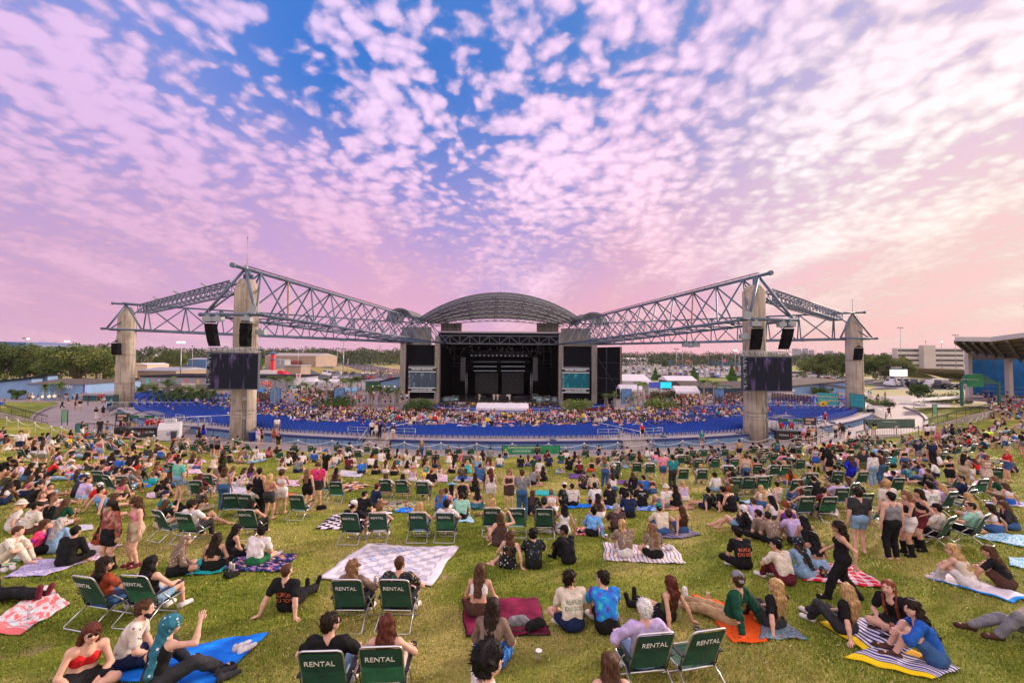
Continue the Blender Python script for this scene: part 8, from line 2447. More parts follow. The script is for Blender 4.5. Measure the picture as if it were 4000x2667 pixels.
#foliage
M_LEAF=attr_mat('leaves',.75,spec=.25)
M_BARK=mat('bark',(.17,.13,.11),.9,var=.4,vscale=6,bump=.6,bscale=20)
M_PBARK=mat('palm trunk',(.30,.27,.24),.85,var=.25,vscale=5)
def LFM(name,clumps,n,size,cols,seed=0,flat=.75):
 """thousands of small leaf faces gathered in clumps: (centre, radius)"""
 rg=np.random.default_rng(seed);C=np.array([c for c,r in clumps]);Rr=np.array([r for c,r in clumps])
 w=Rr**2;k=rg.choice(len(C),n,p=w/w.sum());d=rg.normal(size=(n,3));d/=np.linalg.norm(d,axis=1)[:,None]
 rad=Rr[k]*rg.uniform(.55,1.08,n)**.7;p=C[k]+d*rad[:,None]*[1,1,flat]
 a=rg.normal(size=(n,3));a/=np.linalg.norm(a,axis=1)[:,None];b=np.cross(a,d+rg.normal(0,.6,(n,3)));b/=np.linalg.norm(b,axis=1)[:,None]+1e-6
 s=size*rg.uniform(.5,1.4,n)[:,None]
 V=np.stack([p-a*s,p+b*s*.6,p+a*s,p-b*s*.6],1).reshape(-1,3)
 me=np_mesh(name,V,np.arange(n*4).reshape(-1,4),M_LEAF)
 cl=np.array(cols)[rg.integers(0,len(cols),len(C))][k]*rg.uniform(.65,1.35,(n,1));FC(me,cl);return me
OAKC=[(.06,.095,.018),(.10,.145,.03),(.05,.075,.016),(.15,.175,.045),(.08,.11,.025)]
_tree={}
def oak_meshes(seed,h,w):
 key=(seed,h,w)
 if key in _tree:return _tree[key]
 r=random.Random(seed);mb=MB();cl=[]
 tips=[]
 mb.PA([(0,0,-.3),(.1,0,h*.12),(0,.1,h*.28)],.055*h,9,r2=.04*h)
 for i in range(9):
  a=i*6.283/9+r.uniform(-.3,.3);L=w*.5*r.uniform(.55,.95);z=h*r.uniform(.42,.8)
  p=[(0,0,h*.22),(mth.cos(a)*L*.35,mth.sin(a)*L*.35,h*.22+(z-h*.22)*.55),(mth.cos(a)*L*.7,mth.sin(a)*L*.7,z*.92),(mth.cos(a)*L,mth.sin(a)*L,z)]
  mb.PA(p,.022*h,6,r2=.005*h);tips+=[p[3],p[2]]
  for k in range(2):
   q=(p[2][0]+r.uniform(-.16,.16)*w,p[2][1]+r.uniform(-.16,.16)*w,p[2][2]+r.uniform(.05,.2)*h);mb.PA([p[1],p[2],q],.009*h,5,r2=.003*h);tips.append(q)
 for t_ in tips:cl.append((t_,w*r.uniform(.08,.15)))
 for i in range(40):
  a=r.uniform(0,6.283);q=mth.sqrt(r.random())*w*.46;zz=h*(.96-.55*(q/(w*.5))**2)-r.uniform(0,.38)*h;cl.append(((mth.cos(a)*q,mth.sin(a)*q,zz),w*r.uniform(.07,.13)))
 _tree[key]=(LFM('crown',cl,13000,w*.0155,OAKC,seed),mb.mesh('trunk',M_BARK));return _tree[key]
def tree(px,py,ytop,w_px,seed,label,D=None,cat='tree',group=None,name='oak_tree'):
 b=gp(px,py)if D is None else P(px,py,D)
 if D is not None:b.z=GR
 h=P(px,ytop-8,b.y).z-b.z;w=w_px*1.15/FPX*b.y
 cr,tr=oak_meshes(seed,12,16);t=EM(name,b,seed*1.3,label,cat,group)
 for n_,me in(('crown',cr),('trunk',tr)):
  o=LM(n_,me,t);o.scale=(w/16,w/16,h/12)
 return t
k=0
for px,D,yt,w,lab in((-90,120,1352,230,'dark oak filling the left edge behind the blue roof'),(60,128,1349,240,'spreading oak behind the blue restroom wall'),(175,140,1362,190,'lower oak below the blue hall at left'),(262,130,1364,170,'dense oak left of the bare-limbed oak'),(366,112,1343,210,'big oak with long pale bare limbs beside the far left column'),(440,135,1352,140,'oak directly behind the far left column'),(3172,190,1390,120,'round oak on the car park right of the video screen'),(3262,205,1384,130,'wide oak left of the far right column'),(3330,200,1386,120,'oak hidden behind the far right column'),(3425,175,1386,135,'wide oak right of the far right column'),(3490,185,1400,80,'oak beside the lit marquee'),(705,260,1370,90,'rounded oak behind the white dome'),(745,250,1385,60,'small oak behind the lit pole'),(3000,240,1388,90,'oak behind the right video screen'),(1020,140,1375,70,'oak right of the left near column')):
 k+=1;tree(px,0,yt,w,k%5,lab,D=D)
def SB(px,py,yt,wp,label,cols,seed,z=GR,name='shrub',n=1500,stem=True,sz=.05,group=None):
 b=gp(px,py,z);h=P(px,yt,b.y).z-b.z;w=wp/FPX*b.y;r=random.Random(seed);t=EM(name,b,0,label,'shrub' if name!='young_tree' else 'tree',group)
 cl=[((r.uniform(-.4,.4)*w,r.uniform(-.3,.3)*w,h*r.uniform(.35 if stem else.2,.85)),w*r.uniform(.14,.24))for _ in range(14)]
 LM('foliage',LFM('foliage',cl,n,w*sz,cols,seed),t)
 if stem:
  mb=MB()
  for i in range(5):mb.PA([(0,0,-.1),(r.uniform(-.1,.1)*w,0,h*.3),(r.uniform(-.3,.3)*w,r.uniform(-.2,.2)*w,h*.7)],.03*h,5,r2=.01)
  mb.B('stems',M_BARK,t)
 return t
GC=[(.05,.10,.02),(.08,.14,.03),(.04,.075,.02)];LC=[(.13,.19,.04),(.09,.15,.03),(.17,.2,.05)];OC=[(.14,.13,.06),(.10,.12,.05),(.18,.15,.09)]
for i,a in enumerate(((65,1566,1518,50,'small bush in front of the left blue restroom',GC),(3590,1570,1498,70,'young tree beside the right grass slope',GC),(2572,1578,1528,60,'sparse crape myrtle left one in the right flower bed',OC),(2625,1576,1526,60,'sparse crape myrtle right one in the right flower bed',OC),(1245,1560,1520,50,'bare crape myrtle in the left flower bed',OC),(1300,1562,1520,50,'thin twiggy tree between two palms',OC),(1335,1555,1520,40,'twiggy tree beside blue sign',OC),(3190,1552,1508,55,'leafy young tree before the right blue building, left one',GC),(3235,1554,1512,45,'leafy young tree before the right blue building, right one',LC),(3020,1552,1520,50,'bushy tree right of the near right column',LC),(2600,1440,1410,30,'lone dark tree on the far lot',GC))):
 SB(*a[:6],i+3,name='young_tree')
for i,a in enumerate(((3412,1586,1558,90,'dense round hedge left of the right walk'),(3470,1590,1562,60,'hedge with red blooms beside the right walk'),(3690,1570,1545,130,'long green hedge on the right grass slope'),(1640,1598,1568,130,'hedge at the foot of the left stage tower'),(2250,1604,1570,130,'hedge at the foot of the right stage tower'),(1300,1590,1565,150,'clipped green bed left of the seats'),(2600,1595,1578,160,'clipped green bed right of the seats'),(700,1580,1550,200,'low dark planting behind the left seats'))):
 SB(*a[:5],GC if i%2 else LC,i+30,stem=False,n=2600,sz=.022,name='hedge')
for i,(px,yt,lab)in enumerate(((2560,1432,'left'),(2711,1425,'middle'),(2859,1418,'right'))):
 b=gp(px,1492 if i else 1484);h=P(px,yt,b.y).z-b.z;t=EM('cypress_tree',b,i,'conical bright green cypress, %s one of three before the car park'%lab,'tree')
 cl=[((random.uniform(-.5,.5)*(1-f)*h*.22,random.uniform(-.5,.5)*(1-f)*h*.22,h*(.12+.85*f)),h*.17*(1.05-f))for f in[j/30 for j in range(30)]]
 LM('crown',LFM('crown',cl,4500,.30,[(.06,.16,.03),(.09,.2,.05),(.05,.12,.03)],i,1),t)
 mb=MB();mb.T((0,0,-.2),(0,0,h*.9),.22,.03);mb.B('trunk',M_BARK,t)
#palms
def palm_meshes(kind,seed):
 key=(kind,seed)
 if key in _tree:return _tree[key]
 r=random.Random(seed);V=[];F=[];nf={'royal':16,'areca':30,'sabal':34}[kind];L0={'royal':2.9,'areca':2.6,'sabal':1.2}[kind];cols=[]
 for i in range(nf):
  a=r.uniform(0,6.283);el=r.uniform(.1,1.35)if kind!='sabal' else r.uniform(-.5,1.4);L=L0*r.uniform(.8,1.1)
  x0=(r.uniform(-.5,.5),r.uniform(-.3,.3),r.uniform(-1.2,.2))if kind=='areca' else(0,0,0)
  c=(.07+r.random()*.06,.13+r.random()*.07,.025);pr=None
  for s in range(11):
   f=s/10;d=L*f;q=V_((mth.cos(a)*d*mth.cos(el*(1-.3*f)),mth.sin(a)*d*mth.cos(el*(1-.3*f)),d*mth.sin(el)-(1.25 if kind=='royal' else.9)*f*f*L*.62))+V_(x0)
   if pr is not None:
    t=(q-pr).normalized();sd_=t.cross(V_((0,0,1))).normalized();ll=(.55 if kind!='sabal' else.3)*mth.sin(mth.pi*min(1,f*.9+.08))*L/2.9
    for sg in(-1,1):
     for e in(0,.5):
      b0=pr.lerp(q,e);tip=b0+sd_*sg*ll+t*ll*.5-V_((0,0,ll*(.55 if kind=='royal' else.3)));o=len(V);V+=[b0,b0+t*.09,tip];F.append((o,o+1,o+2));cols.append(c)
   pr=q
 me=np_mesh('fronds',[tuple(v)for v in V],F,M_LEAF);FC(me,np.array(cols))
 mb=MB();
 if kind=='royal':mb.LA((0,0,-1),[(1.0,0),(.9,.3),(.75,.8),(.6,.93),(.4,1.0)],10)
 elif kind=='sabal':mb.LA((0,0,-1),[(.9,0),(.8,.4),(.8,.7),(1.5,.8),(1.3,.96),(.7,1.0)],10)
 else:
  for i in range(6):mb.T((mth.cos(i)*3,mth.sin(i)*2,-1),(mth.cos(i)*1,mth.sin(i),-.1),.25,n=5)
 _tree[key]=(me,mb.mesh('trunk',M_PBARK));return _tree[key]
def PM(px,py,ytop,label,kind='royal',seed=1,z=GR,w=None,tr=.16,group=None):
 b=gp(px,py,z);h=P(px,ytop,b.y).z-b.z;L={'royal':1.15,'areca':1.0,'sabal':.75}[kind];s=1.0 if w is None else w/FPX*b.y/(2*{'royal':2.3,'areca':2.2,'sabal':1.1}[kind])
 th=h-L*s*.9;t=EM('palm_tree',b+V_((0,0,th)),seed*2.1,label,'palm tree',group)
 f,tm=palm_meshes(kind,seed%3);o=LM('fronds',f,t);o.scale=(s,s,s);o=LM('trunk',tm,t);o.scale=(tr,tr,th);return t
for i,a in enumerate(((173,1570,1492,'stocky cabbage palm by the left restroom, left one','sabal',60),(232,1568,1484,'stocky cabbage palm by the left restroom, right one','sabal',55),(1072,1592,1463,'twin-crowned palm behind the left seats, left one','royal',80),(1117,1585,1466,'tall palm left of the BAR sign','royal',80),(1196,1580,1490,'short palm right of the BAR sign','royal',62),(1275,1578,1472,'palm standing in the left flower bed','royal',70),(1338,1572,1478,'palm behind the left blue sign','royal',60),(1370,1590,1472,'front palm of the pair near the light pole','royal',70),(1396,1592,1466,'tallest palm of the pair near the light pole','royal',75),(2492,1585,1490,'palm right of the black side panel, left one','royal',55),(2512,1580,1486,'palm right of the black side panel, right one','royal',55),(2750,1585,1478,'palm in front of the wine bar, left one','royal',62),(2788,1580,1484,'palm in front of the wine bar, right one','royal',62),(2442,1470,1440,'bushy palm at the edge of the far lot','areca',30))):
 PM(a[0],a[1],a[2],a[3],a[4],i,w=a[5]*1.1)
for i,(px,yt)in enumerate(((545,1498),(600,1492),(655,1472),(700,1505),(745,1500),(790,1508),(830,1512),(575,1520),(625,1515),(675,1512),(770,1520))):PM(px,1566,yt,'feathery palm in the screen of palms behind the left seats, number %d from the left'%(1+sorted([545,600,655,700,745,790,830,575,625,675,770]).index(px)),'areca',i,w=85,group='palms behind the left seats')
for i,(px,yt,wp)in enumerate(((1448,1505,60),(1485,1500,60),(1515,1505,70),(1550,1508,60),(2368,1535,45),(2400,1530,50),(2470,1545,40))):PM(px,1588,yt,'low feathery palm %s'%['left of the small blue gable','below the small blue gable','right of the lanterns','against the left tower','before the black panel, left one','before the black panel, right one','right of the black panel'][i],'areca',i+3,w=wp)
#distant woods as one mass
rg=np.random.default_rng(9);cl=[]
for(x0,x1,D,ht,n)in((-300,500,420,13,60),(480,1030,480,15,70),(1000,1600,560,17,110),(1000,1600,420,12,40),(2350,3000,700,17,130),(2380,2900,520,10,60),(2950,3560,600,16,90),(3500,4100,800,14,60),(1500,2500,650,12,60)):
 for i in range(n):
  px=x0+(x1-x0)*(i+rg.random())/n;d=D*rg.uniform(.92,1.1);p=P(px,1390,d);hh=ht*rg.uniform(.7,1.12)
  cl.append(((p.x,p.y,hh*.42),hh*.62));cl.append(((p.x+rg.uniform(-6,6),p.y,hh*.75),hh*rg.uniform(.22,.38)))
o=LM('woods',LFM('woods',cl,90000,1.0,[(.040,.065,.022),(.055,.085,.028),(.032,.052,.020),(.065,.080,.03)],4,.95));tag(o,'dark green woods along the whole horizon','woods',kind='stuff')
#buildings
MBW=mat('light blue stucco',(.18,.30,.52),.8,var=.12,vscale=.4);MS_=mat('grey shingle',(.12,.10,.095),.95,spec=.1,var=.25,vscale=.8);MD=mat('dark roof edge',(.02,.022,.03),.95,spec=.05)
MG_=mat('grey metal siding',(.26,.26,.31),.6,var=.1,vscale=.3);M_BROWNM=mat('brown metal siding',(.30,.22,.17),.7,var=.15,vscale=.3);MW=mat('white metal',(.62,.57,.60),.55,var=.08,vscale=.2);M_HALLB=mat('blue hall cladding',(.05,.13,.28),.6,var=.2,vscale=.2);M_WIN=mat('dark window',(.025,.03,.04),.2);M_MAR=mat('maroon canopy',(.20,.03,.03),.7);MCW=mat('cream concrete',(.50,.45,.42),.8,var=.1,vscale=.1);M_TERR=mat('terracotta roof',(.32,.10,.05),.8)
M_TEAL=mat('teal kiosk',(.01,.10,.11),.6);M_WOODB=mat('brown deck wood',(.10,.045,.03),.8,var=.3,vscale=3);M_YEL=mat('yellow painted steel',(.75,.5,.02),.5)
def BD(x0,x1,yb,yt,dep,label,wallm,roofm=None,roof='flat',D=None,ridge=None,wins=0,name='building',z=GR,winm=None,cat='building',yt2=None,bands=0,over=.3):
 b0=gp(x0,yb,z)if D is None else P(x0,1390,D);D=b0.y;a=P(x0,1390,D).x;b=P(x1,1390,D).x;zt=P((x0+x1)/2,yt,D).z;w=b-a;h=zt-z;h2=(P(x1,yt2,D).z-z)if yt2 else h
 t=EM(name,((a+b)/2,D,z),0,label,cat);mb=MB()
 mb.add([(-w/2,0,0),(w/2,0,0),(w/2,dep,0),(-w/2,dep,0),(-w/2,0,h),(w/2,0,h2),(w/2,dep,h2),(-w/2,dep,h)],[(3,2,1,0),(0,1,5,4),(1,2,6,5),(2,3,7,6),(3,0,4,7),(4,5,6,7)]);mb.B('wall',wallm,t)
 rm=roofm or wallm;mb=MB();e=over
 if roof=='flat':mb.add([(-w/2-e,-e,h),(w/2+e,-e,h2),(w/2+e,dep+e,h2),(-w/2-e,dep+e,h)]+[(-w/2-e,-e,h+.35),(w/2+e,-e,h2+.35),(w/2+e,dep+e,h2+.35),(-w/2-e,dep+e,h+.35)],[(3,2,1,0),(0,1,5,4),(1,2,6,5),(2,3,7,6),(3,0,4,7),(4,5,6,7)])
 elif roof=='gable':
  rh=P(x0,ridge,D).z-z-h;mb.PR([(-w/2-e,-e,h),(-w/2-e,dep+e,h),(-w/2-e,dep/2,h+rh*(1+dep/2/D))],(w+2*e,0,0))
 elif roof=='gablefront':
  rh=P(x0,ridge,D).z-z-h;mb.PR([(-w/2-e,-e,h),(w/2+e,-e,h),(0,-e,h+rh)],(0,dep+2*e,0))
 mb.B('roof',rm,t)
 for i in range(wins):
  mb=MB();x=-w/2+w*(i+.5)/wins;mb.bb(x-w/wins*.28,x+w/wins*.28,-.06,-.01,h*.45,h*.75);mb.B('window',winm or M_WIN,t)
 for i in range(bands):
  mb=MB();zz=h*(i+.45)/bands;mb.bb(-w/2+.5,w/2-.5,-.08,-.01,zz,zz+h/bands*.38);mb.B('window_band',M_WIN,t)
 return t,w,h
BD(-120,128,1560,1506,2,'blue stucco restroom with mono-pitch roof at far left, WOMEN EXIT wall',MBW,MD,yt2=1479)
BD(126,190,1556,1478,2,'clerestory end of the left restroom with pale slats',MBW,MD,yt2=1468)
t,w,h=BD(112,330,1566,1500,13,'blue stucco restroom with grey shingle roof and MEN entrance',MBW,MS_,'gable',ridge=1486)
ST('MEN',.9,ML,(w/2-2.5,-.5,h-.5),(R_(90),0,0),t)
for i,px in enumerate((127,168,192,213)):
 p=P(px,1550-i,84);mb=MB();mb.BA((0,0,0),.28,10);mb.T((0,0,.2),(0,0,.9),.015);o=mb.B('globe_lantern',mat('glowing globe',(.7,.6,.4),.5,emit=(1,.8,.5),estr=.8));o.location=p;tag(o,'round glowing lantern on the restroom wall, number %d from the left'%(i+1),'lantern','globe lanterns')
BD(330,475,1572,1545,6,'low dark kiosks with striped awning left of the far column',M_TEAL,MG_)
BO('poster_display',P(328,1570,84),P(352,1562,92),2.2,'tilted violet poster display by the left restroom',mat('violet poster',(.10,.10,.5),.5,emit=(.12,.10,.4),estr=.5,col2=(.5,.2,.6),vscale=1),z0=1.6)
BD(-30,127,1440,1335,30,'long blue metal hall above the trees at far left',M_HALLB,D=230,yt2=1345)
BD(124,163,1440,1346,30,'sloping grey end of the blue hall',mat('grey blue cladding',(.16,.18,.24),.6),D=229,yt2=1352);BD(160,194,1440,1358,20,'small blue annex of the hall',M_HALLB,D=228)
t,w,h=BD(556,1150,1560,1474,14,'long grey vendor building with coloured panels, burger and pizza signs',MG_,MD,D=112)
for i,px in enumerate((581,625,678,728,778,1045)):
 mb=MB();x=P(px,1390,112).x-t.location.x;mb.bb(x-.35,x+.35,-.1,-.01,h-1.8,h-.5);mb.B('coloured_panel',mat('panel colour %d'%i,[(.1,.5,.45),(.35,.3,.6),(.15,.3,.65),(.55,.15,.2),(.6,.35,.1),(.5,.5,.3)][i],.6),t)
mb=MB();mb.PR([(-w/2,-.1,h-1.9),(-w/2,-3.2,h-3.6),(-w/2,-.1,h-3.6)],(w*.72,0,0));mb.B('lower_roof',MS_,t)
for px,txt,mm,fm in((651,'MOSH BURGER',MW,MD),(740,'MOSH BURGER',MW,MD),(1044,'PIZZA',MRL,ML),(1152,'BAR',MSG,ML)):
 x=P(px,1390,108).x;z=P(px,1504 if px<1000 else(1496 if px<1100 else 1511),108).z;wd=3.4 if px<1000 else(2.4 if px<1100 else 3.2)
 s=EM('shop_sign',(x,108,z),0,'%s sign, %s'%(txt,{651:'left one on the grey vendor building',740:'right one on the grey vendor building',1044:'white on red',1152:'white on dark green under the palms'}[px]),'sign')
 mb=MB();mb.bb(-wd/2,wd/2,-.1,.1,-.42,.42);mb.B('panel',mm,s);ST(txt,.5 if px<1000 else.72,fm,(0,-.11,0),(R_(90),0,0),s);mb=MB();mb.T((-wd/2,0,-4),(-wd/2,0,0),.05);mb.T((wd/2,0,-4),(wd/2,0,0),.05);mb.B('post',MR,s)
p=P(1166,1467,111.6);s=EM('first_aid_sign',p,0,'white sign with a red cross on the vendor building end','sign');mb=MB();mb.bb(-.6,.6,-.1,0,-.6,.6);mb.B('panel',MW,s);mb=MB();mb.bb(-.12,.12,-.13,-.1,-.4,.4);mb.bb(-.4,.4,-.131,-.1,-.12,.12);mb.B('red_cross',MRL,s)
BD(540,690,1500,1448,18,'brown metal shed with grey roof behind the vendor building',M_BROWNM,MG_,'gable',D=150,ridge=1436)
BD(528,577,1470,1424,12,'small cream building with round vent beside the left column',mat('cream siding',(.5,.38,.3),.7),MW,'gablefront',D=190,ridge=1418)
t=EM('dome_building',P(655,1412,330),0,'white ribbed dome building among far trees','building');t.location.z=5;mb=MB();rd=95/2/FPX*330
mb.LA((0,0,0),[(rd,0),(rd*.93,1.8),(rd*.75,4.0),(rd*.45,5.8),(rd*.15,6.6),(.2,6.7)],28);mb.B('shell',MW,t);mb=MB()
for i in range(14):a=i*6.283/14;mb.T((mth.cos(a)*rd*.95,mth.sin(a)*rd*.95,0),(mth.cos(a+.1)*rd*.8,mth.sin(a+.1)*rd*.8,-5.3),.25,n=5)
mb.B('leg_ring',MG_,t)
BD(735,805,1416,1404,14,'dark blue low shed behind the pond',M_HALLB,MG_,'gable',D=300,ridge=1397)
t,w,h=BD(1035,1234,1420,1390,40,'big grey exhibition hall with maroon entrance canopy',M_BROWNM,mat('pale ribbed roof',(.30,.26,.26),.8),'gable',D=330,ridge=1378)
mb=MB();mb.bb(-w*.08,w*.22,-3,0,h*.2,h*.55);mb.B('entrance_canopy',M_MAR,t)
BD(1074,1112,1418,1406,8,'small grey hut left of the exhibition hall',MG_,MG_,'gable',D=290,ridge=1403);BD(1112,1176,1470,1430,8,'brown grey shed behind the white trailer',M_BROWNM,MG_,D=165)
p=P(1066,1432,220);t=EM('red_tower_ride',(p.x,220,GR),0,'tall red tower ride with a dark crown','tower');zt=P(1066,1384,220).z-GR;mb=MB();mb.bb(-.8,.8,-.8,.8,0,zt);mb.B('mast',MRL,t);mb=MB();mb.LA((0,0,zt),[(1,0),(2,.3),(2,.6),(.4,1.2),(.1,3)],10);mb.LA((0,0,zt*.7),[(1.5,0),(1.5,.5)],10);mb.B('crown_ring',M_HALLB,t)
p=P(1045,1458,135);t=EM('articulated_lorry',(P(1012,1,135).x,135,P(1,1458,135).z),0,'white lorry trailer with bright red cab','lorry');L=P(1122,1,135).x-P(1012,1,135).x;mb=MB();mb.bb(0,L,0,2.5,.2,1.5);mb.B('trailer',MW,t)
mb=MB();mb.PR([(L+.2,0,0),(L+3,0,0),(L+3,0,.5),(L+1.8,0,.9),(L+1.3,0,1.6),(L+.2,0,1.6)],(0,2.4,0));mb.B('cab',MRL,t);mb=MB();mb.bb(L+1.5,L+1.7,-.02,2.42,.8,1.3);mb.B('windscreen',M_WIN,t)
for i in range(5):mb=MB();x=(.8,1.8,L-2,L+.8,L+2.5)[i];mb.T((x,-.05,.0),(x,.3,.0),.45,n=12);mb.B('wheel',MK,t)
BD(1490,1565,1530,1492,10,'small light blue building with a rising roof left of the stage tower',MBW,MD,D=112,yt2=1474)
BD(1430,1490,1530,1490,6,'dark green kiosk block with pale roof near the blue gable',MSG,MG_,D=113)
for i,px in enumerate((1457,1480,1502,1520,1542)):
 mb=MB();mb.BA((0,0,0),.22,8);o=mb.B('globe_lantern',MATS['glowing globe']);o.location=P(px,1509,110);tag(o,'small glowing lantern on the string left of the stage, number %d'%(i+1),'lantern','globe lanterns')
for(px,yb,yt,wp,lab,mt)in((1206,1520,1477,62,'white food tent with striped sign',MWT),(1290,1512,1480,70,'white tent left of the light pole',MWT),(1240,1500,1482,40,'smaller white tent behind the food tent',MWT),(1012,1560,1516,44,'blue pyramid umbrella tent beside the left column',mat('blue tent cloth',(.03,.16,.42),.6)),(1376,1548,1514,60,'pale blue tent among the palms',mat('pale blue tent',(.16,.33,.52),.6)),(2674,1578,1507,92,'white gabled tent over the right plaza',MWT),(2460,1560,1502,90,'large white tent right of the black panel',MWT),(3350,1570,1526,50,'white flat tent beside the far right column',MWT)):
 b=gp(px,yb);h=P(px,yt,b.y).z-b.z;TN('event_tent',lab,b,wp/FPX*b.y,wp/FPX*b.y*.7,h*.72,h,mt,legs=2)
t,w,h=BD(2428,2540,1530,1488,14,'big white marquee roof beyond the black panel',MW,MWT,'gable',D=120,ridge=1466);BD(2610,2720,1520,1487,8,'open white stall roof behind the billboard',M_TEAL,MWT,'gable',D=125,ridge=1470)
t,w,h=BD(2674,2930,1545,1515,10,'long wine bar building with grey shingle roof',mat('dark blue stall',(.03,.06,.10),.6),MS_,'gable',D=102,ridge=1492)
for px,txt in((2704,'WINE BAR'),(2828,'FOREST GRILL')):
 s=EM('shop_sign',P(px,1513,100.5),0,'%s sign on the right food building'%txt,'sign');wd=3.6;mb=MB();mb.bb(-wd/2,wd/2,-.1,.1,-.38,.38);mb.B('panel',MSG,s);ST(txt,.55,ML,(0,-.11,0),(R_(90),0,0),s)
BD(2533,2567,1545,1500,5,'white trailer with a ladder left of the billboard',MW,D=106)
t=EM('led_billboard',gp(2580,1555),0,'double led billboard with blue and green adverts on one post','billboard');D_=t.location.y;w=86/FPX*D_;z0=P(1,1495,D_).z-GR;z1=P(1,1472,D_).z-GR
for s_,c_,l_ in((-1,(.02,.03,.16),'left'),(1,(.01,.35,.42),'right')):
 mb=MB();mb.bb(min(0,s_*w/2),max(0,s_*w/2),0,.3,z0,z1);mb.B('display',mat('advert '+l_,c_,.5,emit=c_,estr=1.2,col2=tuple(q*2.2 for q in c_),vscale=1.5),t)
mb=MB();mb.T((0,.2,0),(0,.2,z0),.3);mb.B('post',MG_,t)
BD(2428,2530,1425,1404,30,'long white warehouse beyond the right car park',MW,MW,'gable',D=560,ridge=1397);BD(2642,2706,1425,1412,14,'low hall with orange roof beyond the right car park',M_BROWNM,M_TERR,'gable',D=520,ridge=1405);BD(2615,2645,1425,1410,10,'small blue building left of the orange roof',M_HALLB,D=520);BD(2785,2905,1422,1410,14,'long blue building right of the orange roof',M_HALLB,M_HALLB,'gable',D=540,ridge=1407)
BD(3096,3308,1545,1512,14,'blue stucco restroom with rising shingle roof at the right',MBW,MS_,D=106,yt2=1490);BD(3225,3330,1545,1505,13,'lower blue wing of the right restroom',MBW,MS_,D=104,yt2=1520)
BD(3020,3095,1560,1528,4,'pale green trailer before the right restroom',MW,D=98)
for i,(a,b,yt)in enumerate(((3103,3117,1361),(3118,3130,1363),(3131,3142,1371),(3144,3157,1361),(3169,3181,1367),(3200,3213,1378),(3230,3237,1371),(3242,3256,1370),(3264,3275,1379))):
 BD(a,b,1400,yt,30,'hazy blue skyscraper of the far downtown skyline',mat('blue grey tower',(.20,.21,.28),.8),D=3600,name='skyscraper',z=-5,bands=6)[0]['group']='downtown skyscrapers'  # distance haze is mixed into the tower colour itself
for a,b,yt,lab,bd in((3505,3612,1362,'left wing of the white multi-storey car park with dark level bands',5),(3610,3655,1350,'plain cream stair tower in the middle of the multi-storey car park',0),(3652,3765,1362,'right wing of the white multi-storey car park with dark level bands',5)):BD(a,b,1440,yt,4,lab,MCW,D=300 if bd else 296,bands=bd,name='parking_garage',over=0)
mb=MB();q=[(3480,1452,260),(3600,1452,235),(3800,1470,190),(4100,1500,150)];z_=[1.2,2.0,2.6,3.0];A=[V_((P(a,b,d).x,d,z))for(a,b,d),z in zip(q,z_)]
for a,b in zip(A[:-1],A[1:]):mb.quad(a,b,b+V_((12,45,2)),a+V_((12,45,2)))
SR(mb.B('motorway',MCW));mb=MB()
for a,b in zip(A[:-1],A[1:]):mb.quad(a+V_((-4,-16,-z_[0]-1)),b+V_((-4,-16,-z_[0]-2)),b,a)
SR(mb.B('embankment',M_TURF2))
t=EM('lit_marquee',P(3512,1470,150),0,'lit roadside marquee with dark top band reading FLORIDA','sign');t.location.z=GR;zt=lambda y:P(1,y+5,150).z-GR;mb=MB();mb.bb(-2.6,3.0,0,.8,zt(1437),zt(1410));mb.B('bright_display',mat('lit display',(.7,.7,.7),.5,emit=(.9,.88,.95),estr=.7),t);mb=MB();mb.bb(-4.2,1.8,-.1,.7,zt(1410),zt(1398));s=mb.B('top_panel',MD,t);ST('FLORIDA',.95,ML,(-1.0,-.12,zt(1403)),(R_(90),0,0),s);mb=MB();mb.T((-1,.4,0),(-1,.4,zt(1437)),.3);mb.T((1.5,.4,0),(1.5,.4,zt(1437)),.3);mb.B('post',MG_,t)
#the pavilion at the right edge, on its terrace
Fp=[P(3731,1329,70),P(3872,1331,66),P(4150,1296,57)];Bp=[P(3785,1372,80),P(3932,1396,76),P(4180,1432,68)];zP=2.1
t=EM('pavilion',(Bp[0].x,Bp[0].y,zP),0,'open steel pavilion with slanting ribbed roof and bright blue mesh walls','pavilion');O=-t.location
def pq(mb,n,m):o=mb.B(n,m,t);o.location=O
mb=MB();up=V_((0,0,.45))
for i in range(2):q=[Fp[i],Fp[i+1],Bp[i+1],Bp[i]];mb.add(q+[v+up for v in q],[(3,2,1,0),(4,5,6,7),(0,1,5,4),(1,2,6,5),(2,3,7,6),(3,0,4,7)])
pq(mb,'roof',mat('roof underside',(.26,.21,.17),.8));mb=MB();dn=V_((0,0,-.25))
for i in range(2):
 for k in range(5 if i else 4):
  f=k/4;mb.BE(Fp[i].lerp(Fp[i+1],f)+dn,Bp[i].lerp(Bp[i+1],f)+dn,.3,.5)
 for k in range(1,6):f=k/6;mb.BE(Fp[i].lerp(Bp[i],f)+dn*.7,Fp[i+1].lerp(Bp[i+1],f)+dn*.7,.18,.28)
pq(mb,'roof_beams',mat('brown grey roof steel',(.12,.10,.09),.7));mb=MB()
for i in range(2):mb.BE(Fp[i]+up*.5,Fp[i+1]+up*.5,.25,.7)
pq(mb,'fascia',mat('pale fascia',(.5,.48,.47),.7))
for px,D,yt in((3786,79.5,1370),(3943,75,1398),(4100,71,1415)):q=P(px,1545,D);mb=MB();mb.bb(q.x-.35,q.x+.35,D-.35,D+.35,zP-.8,P(px,yt,D).z);pq(mb,'column',MCW)
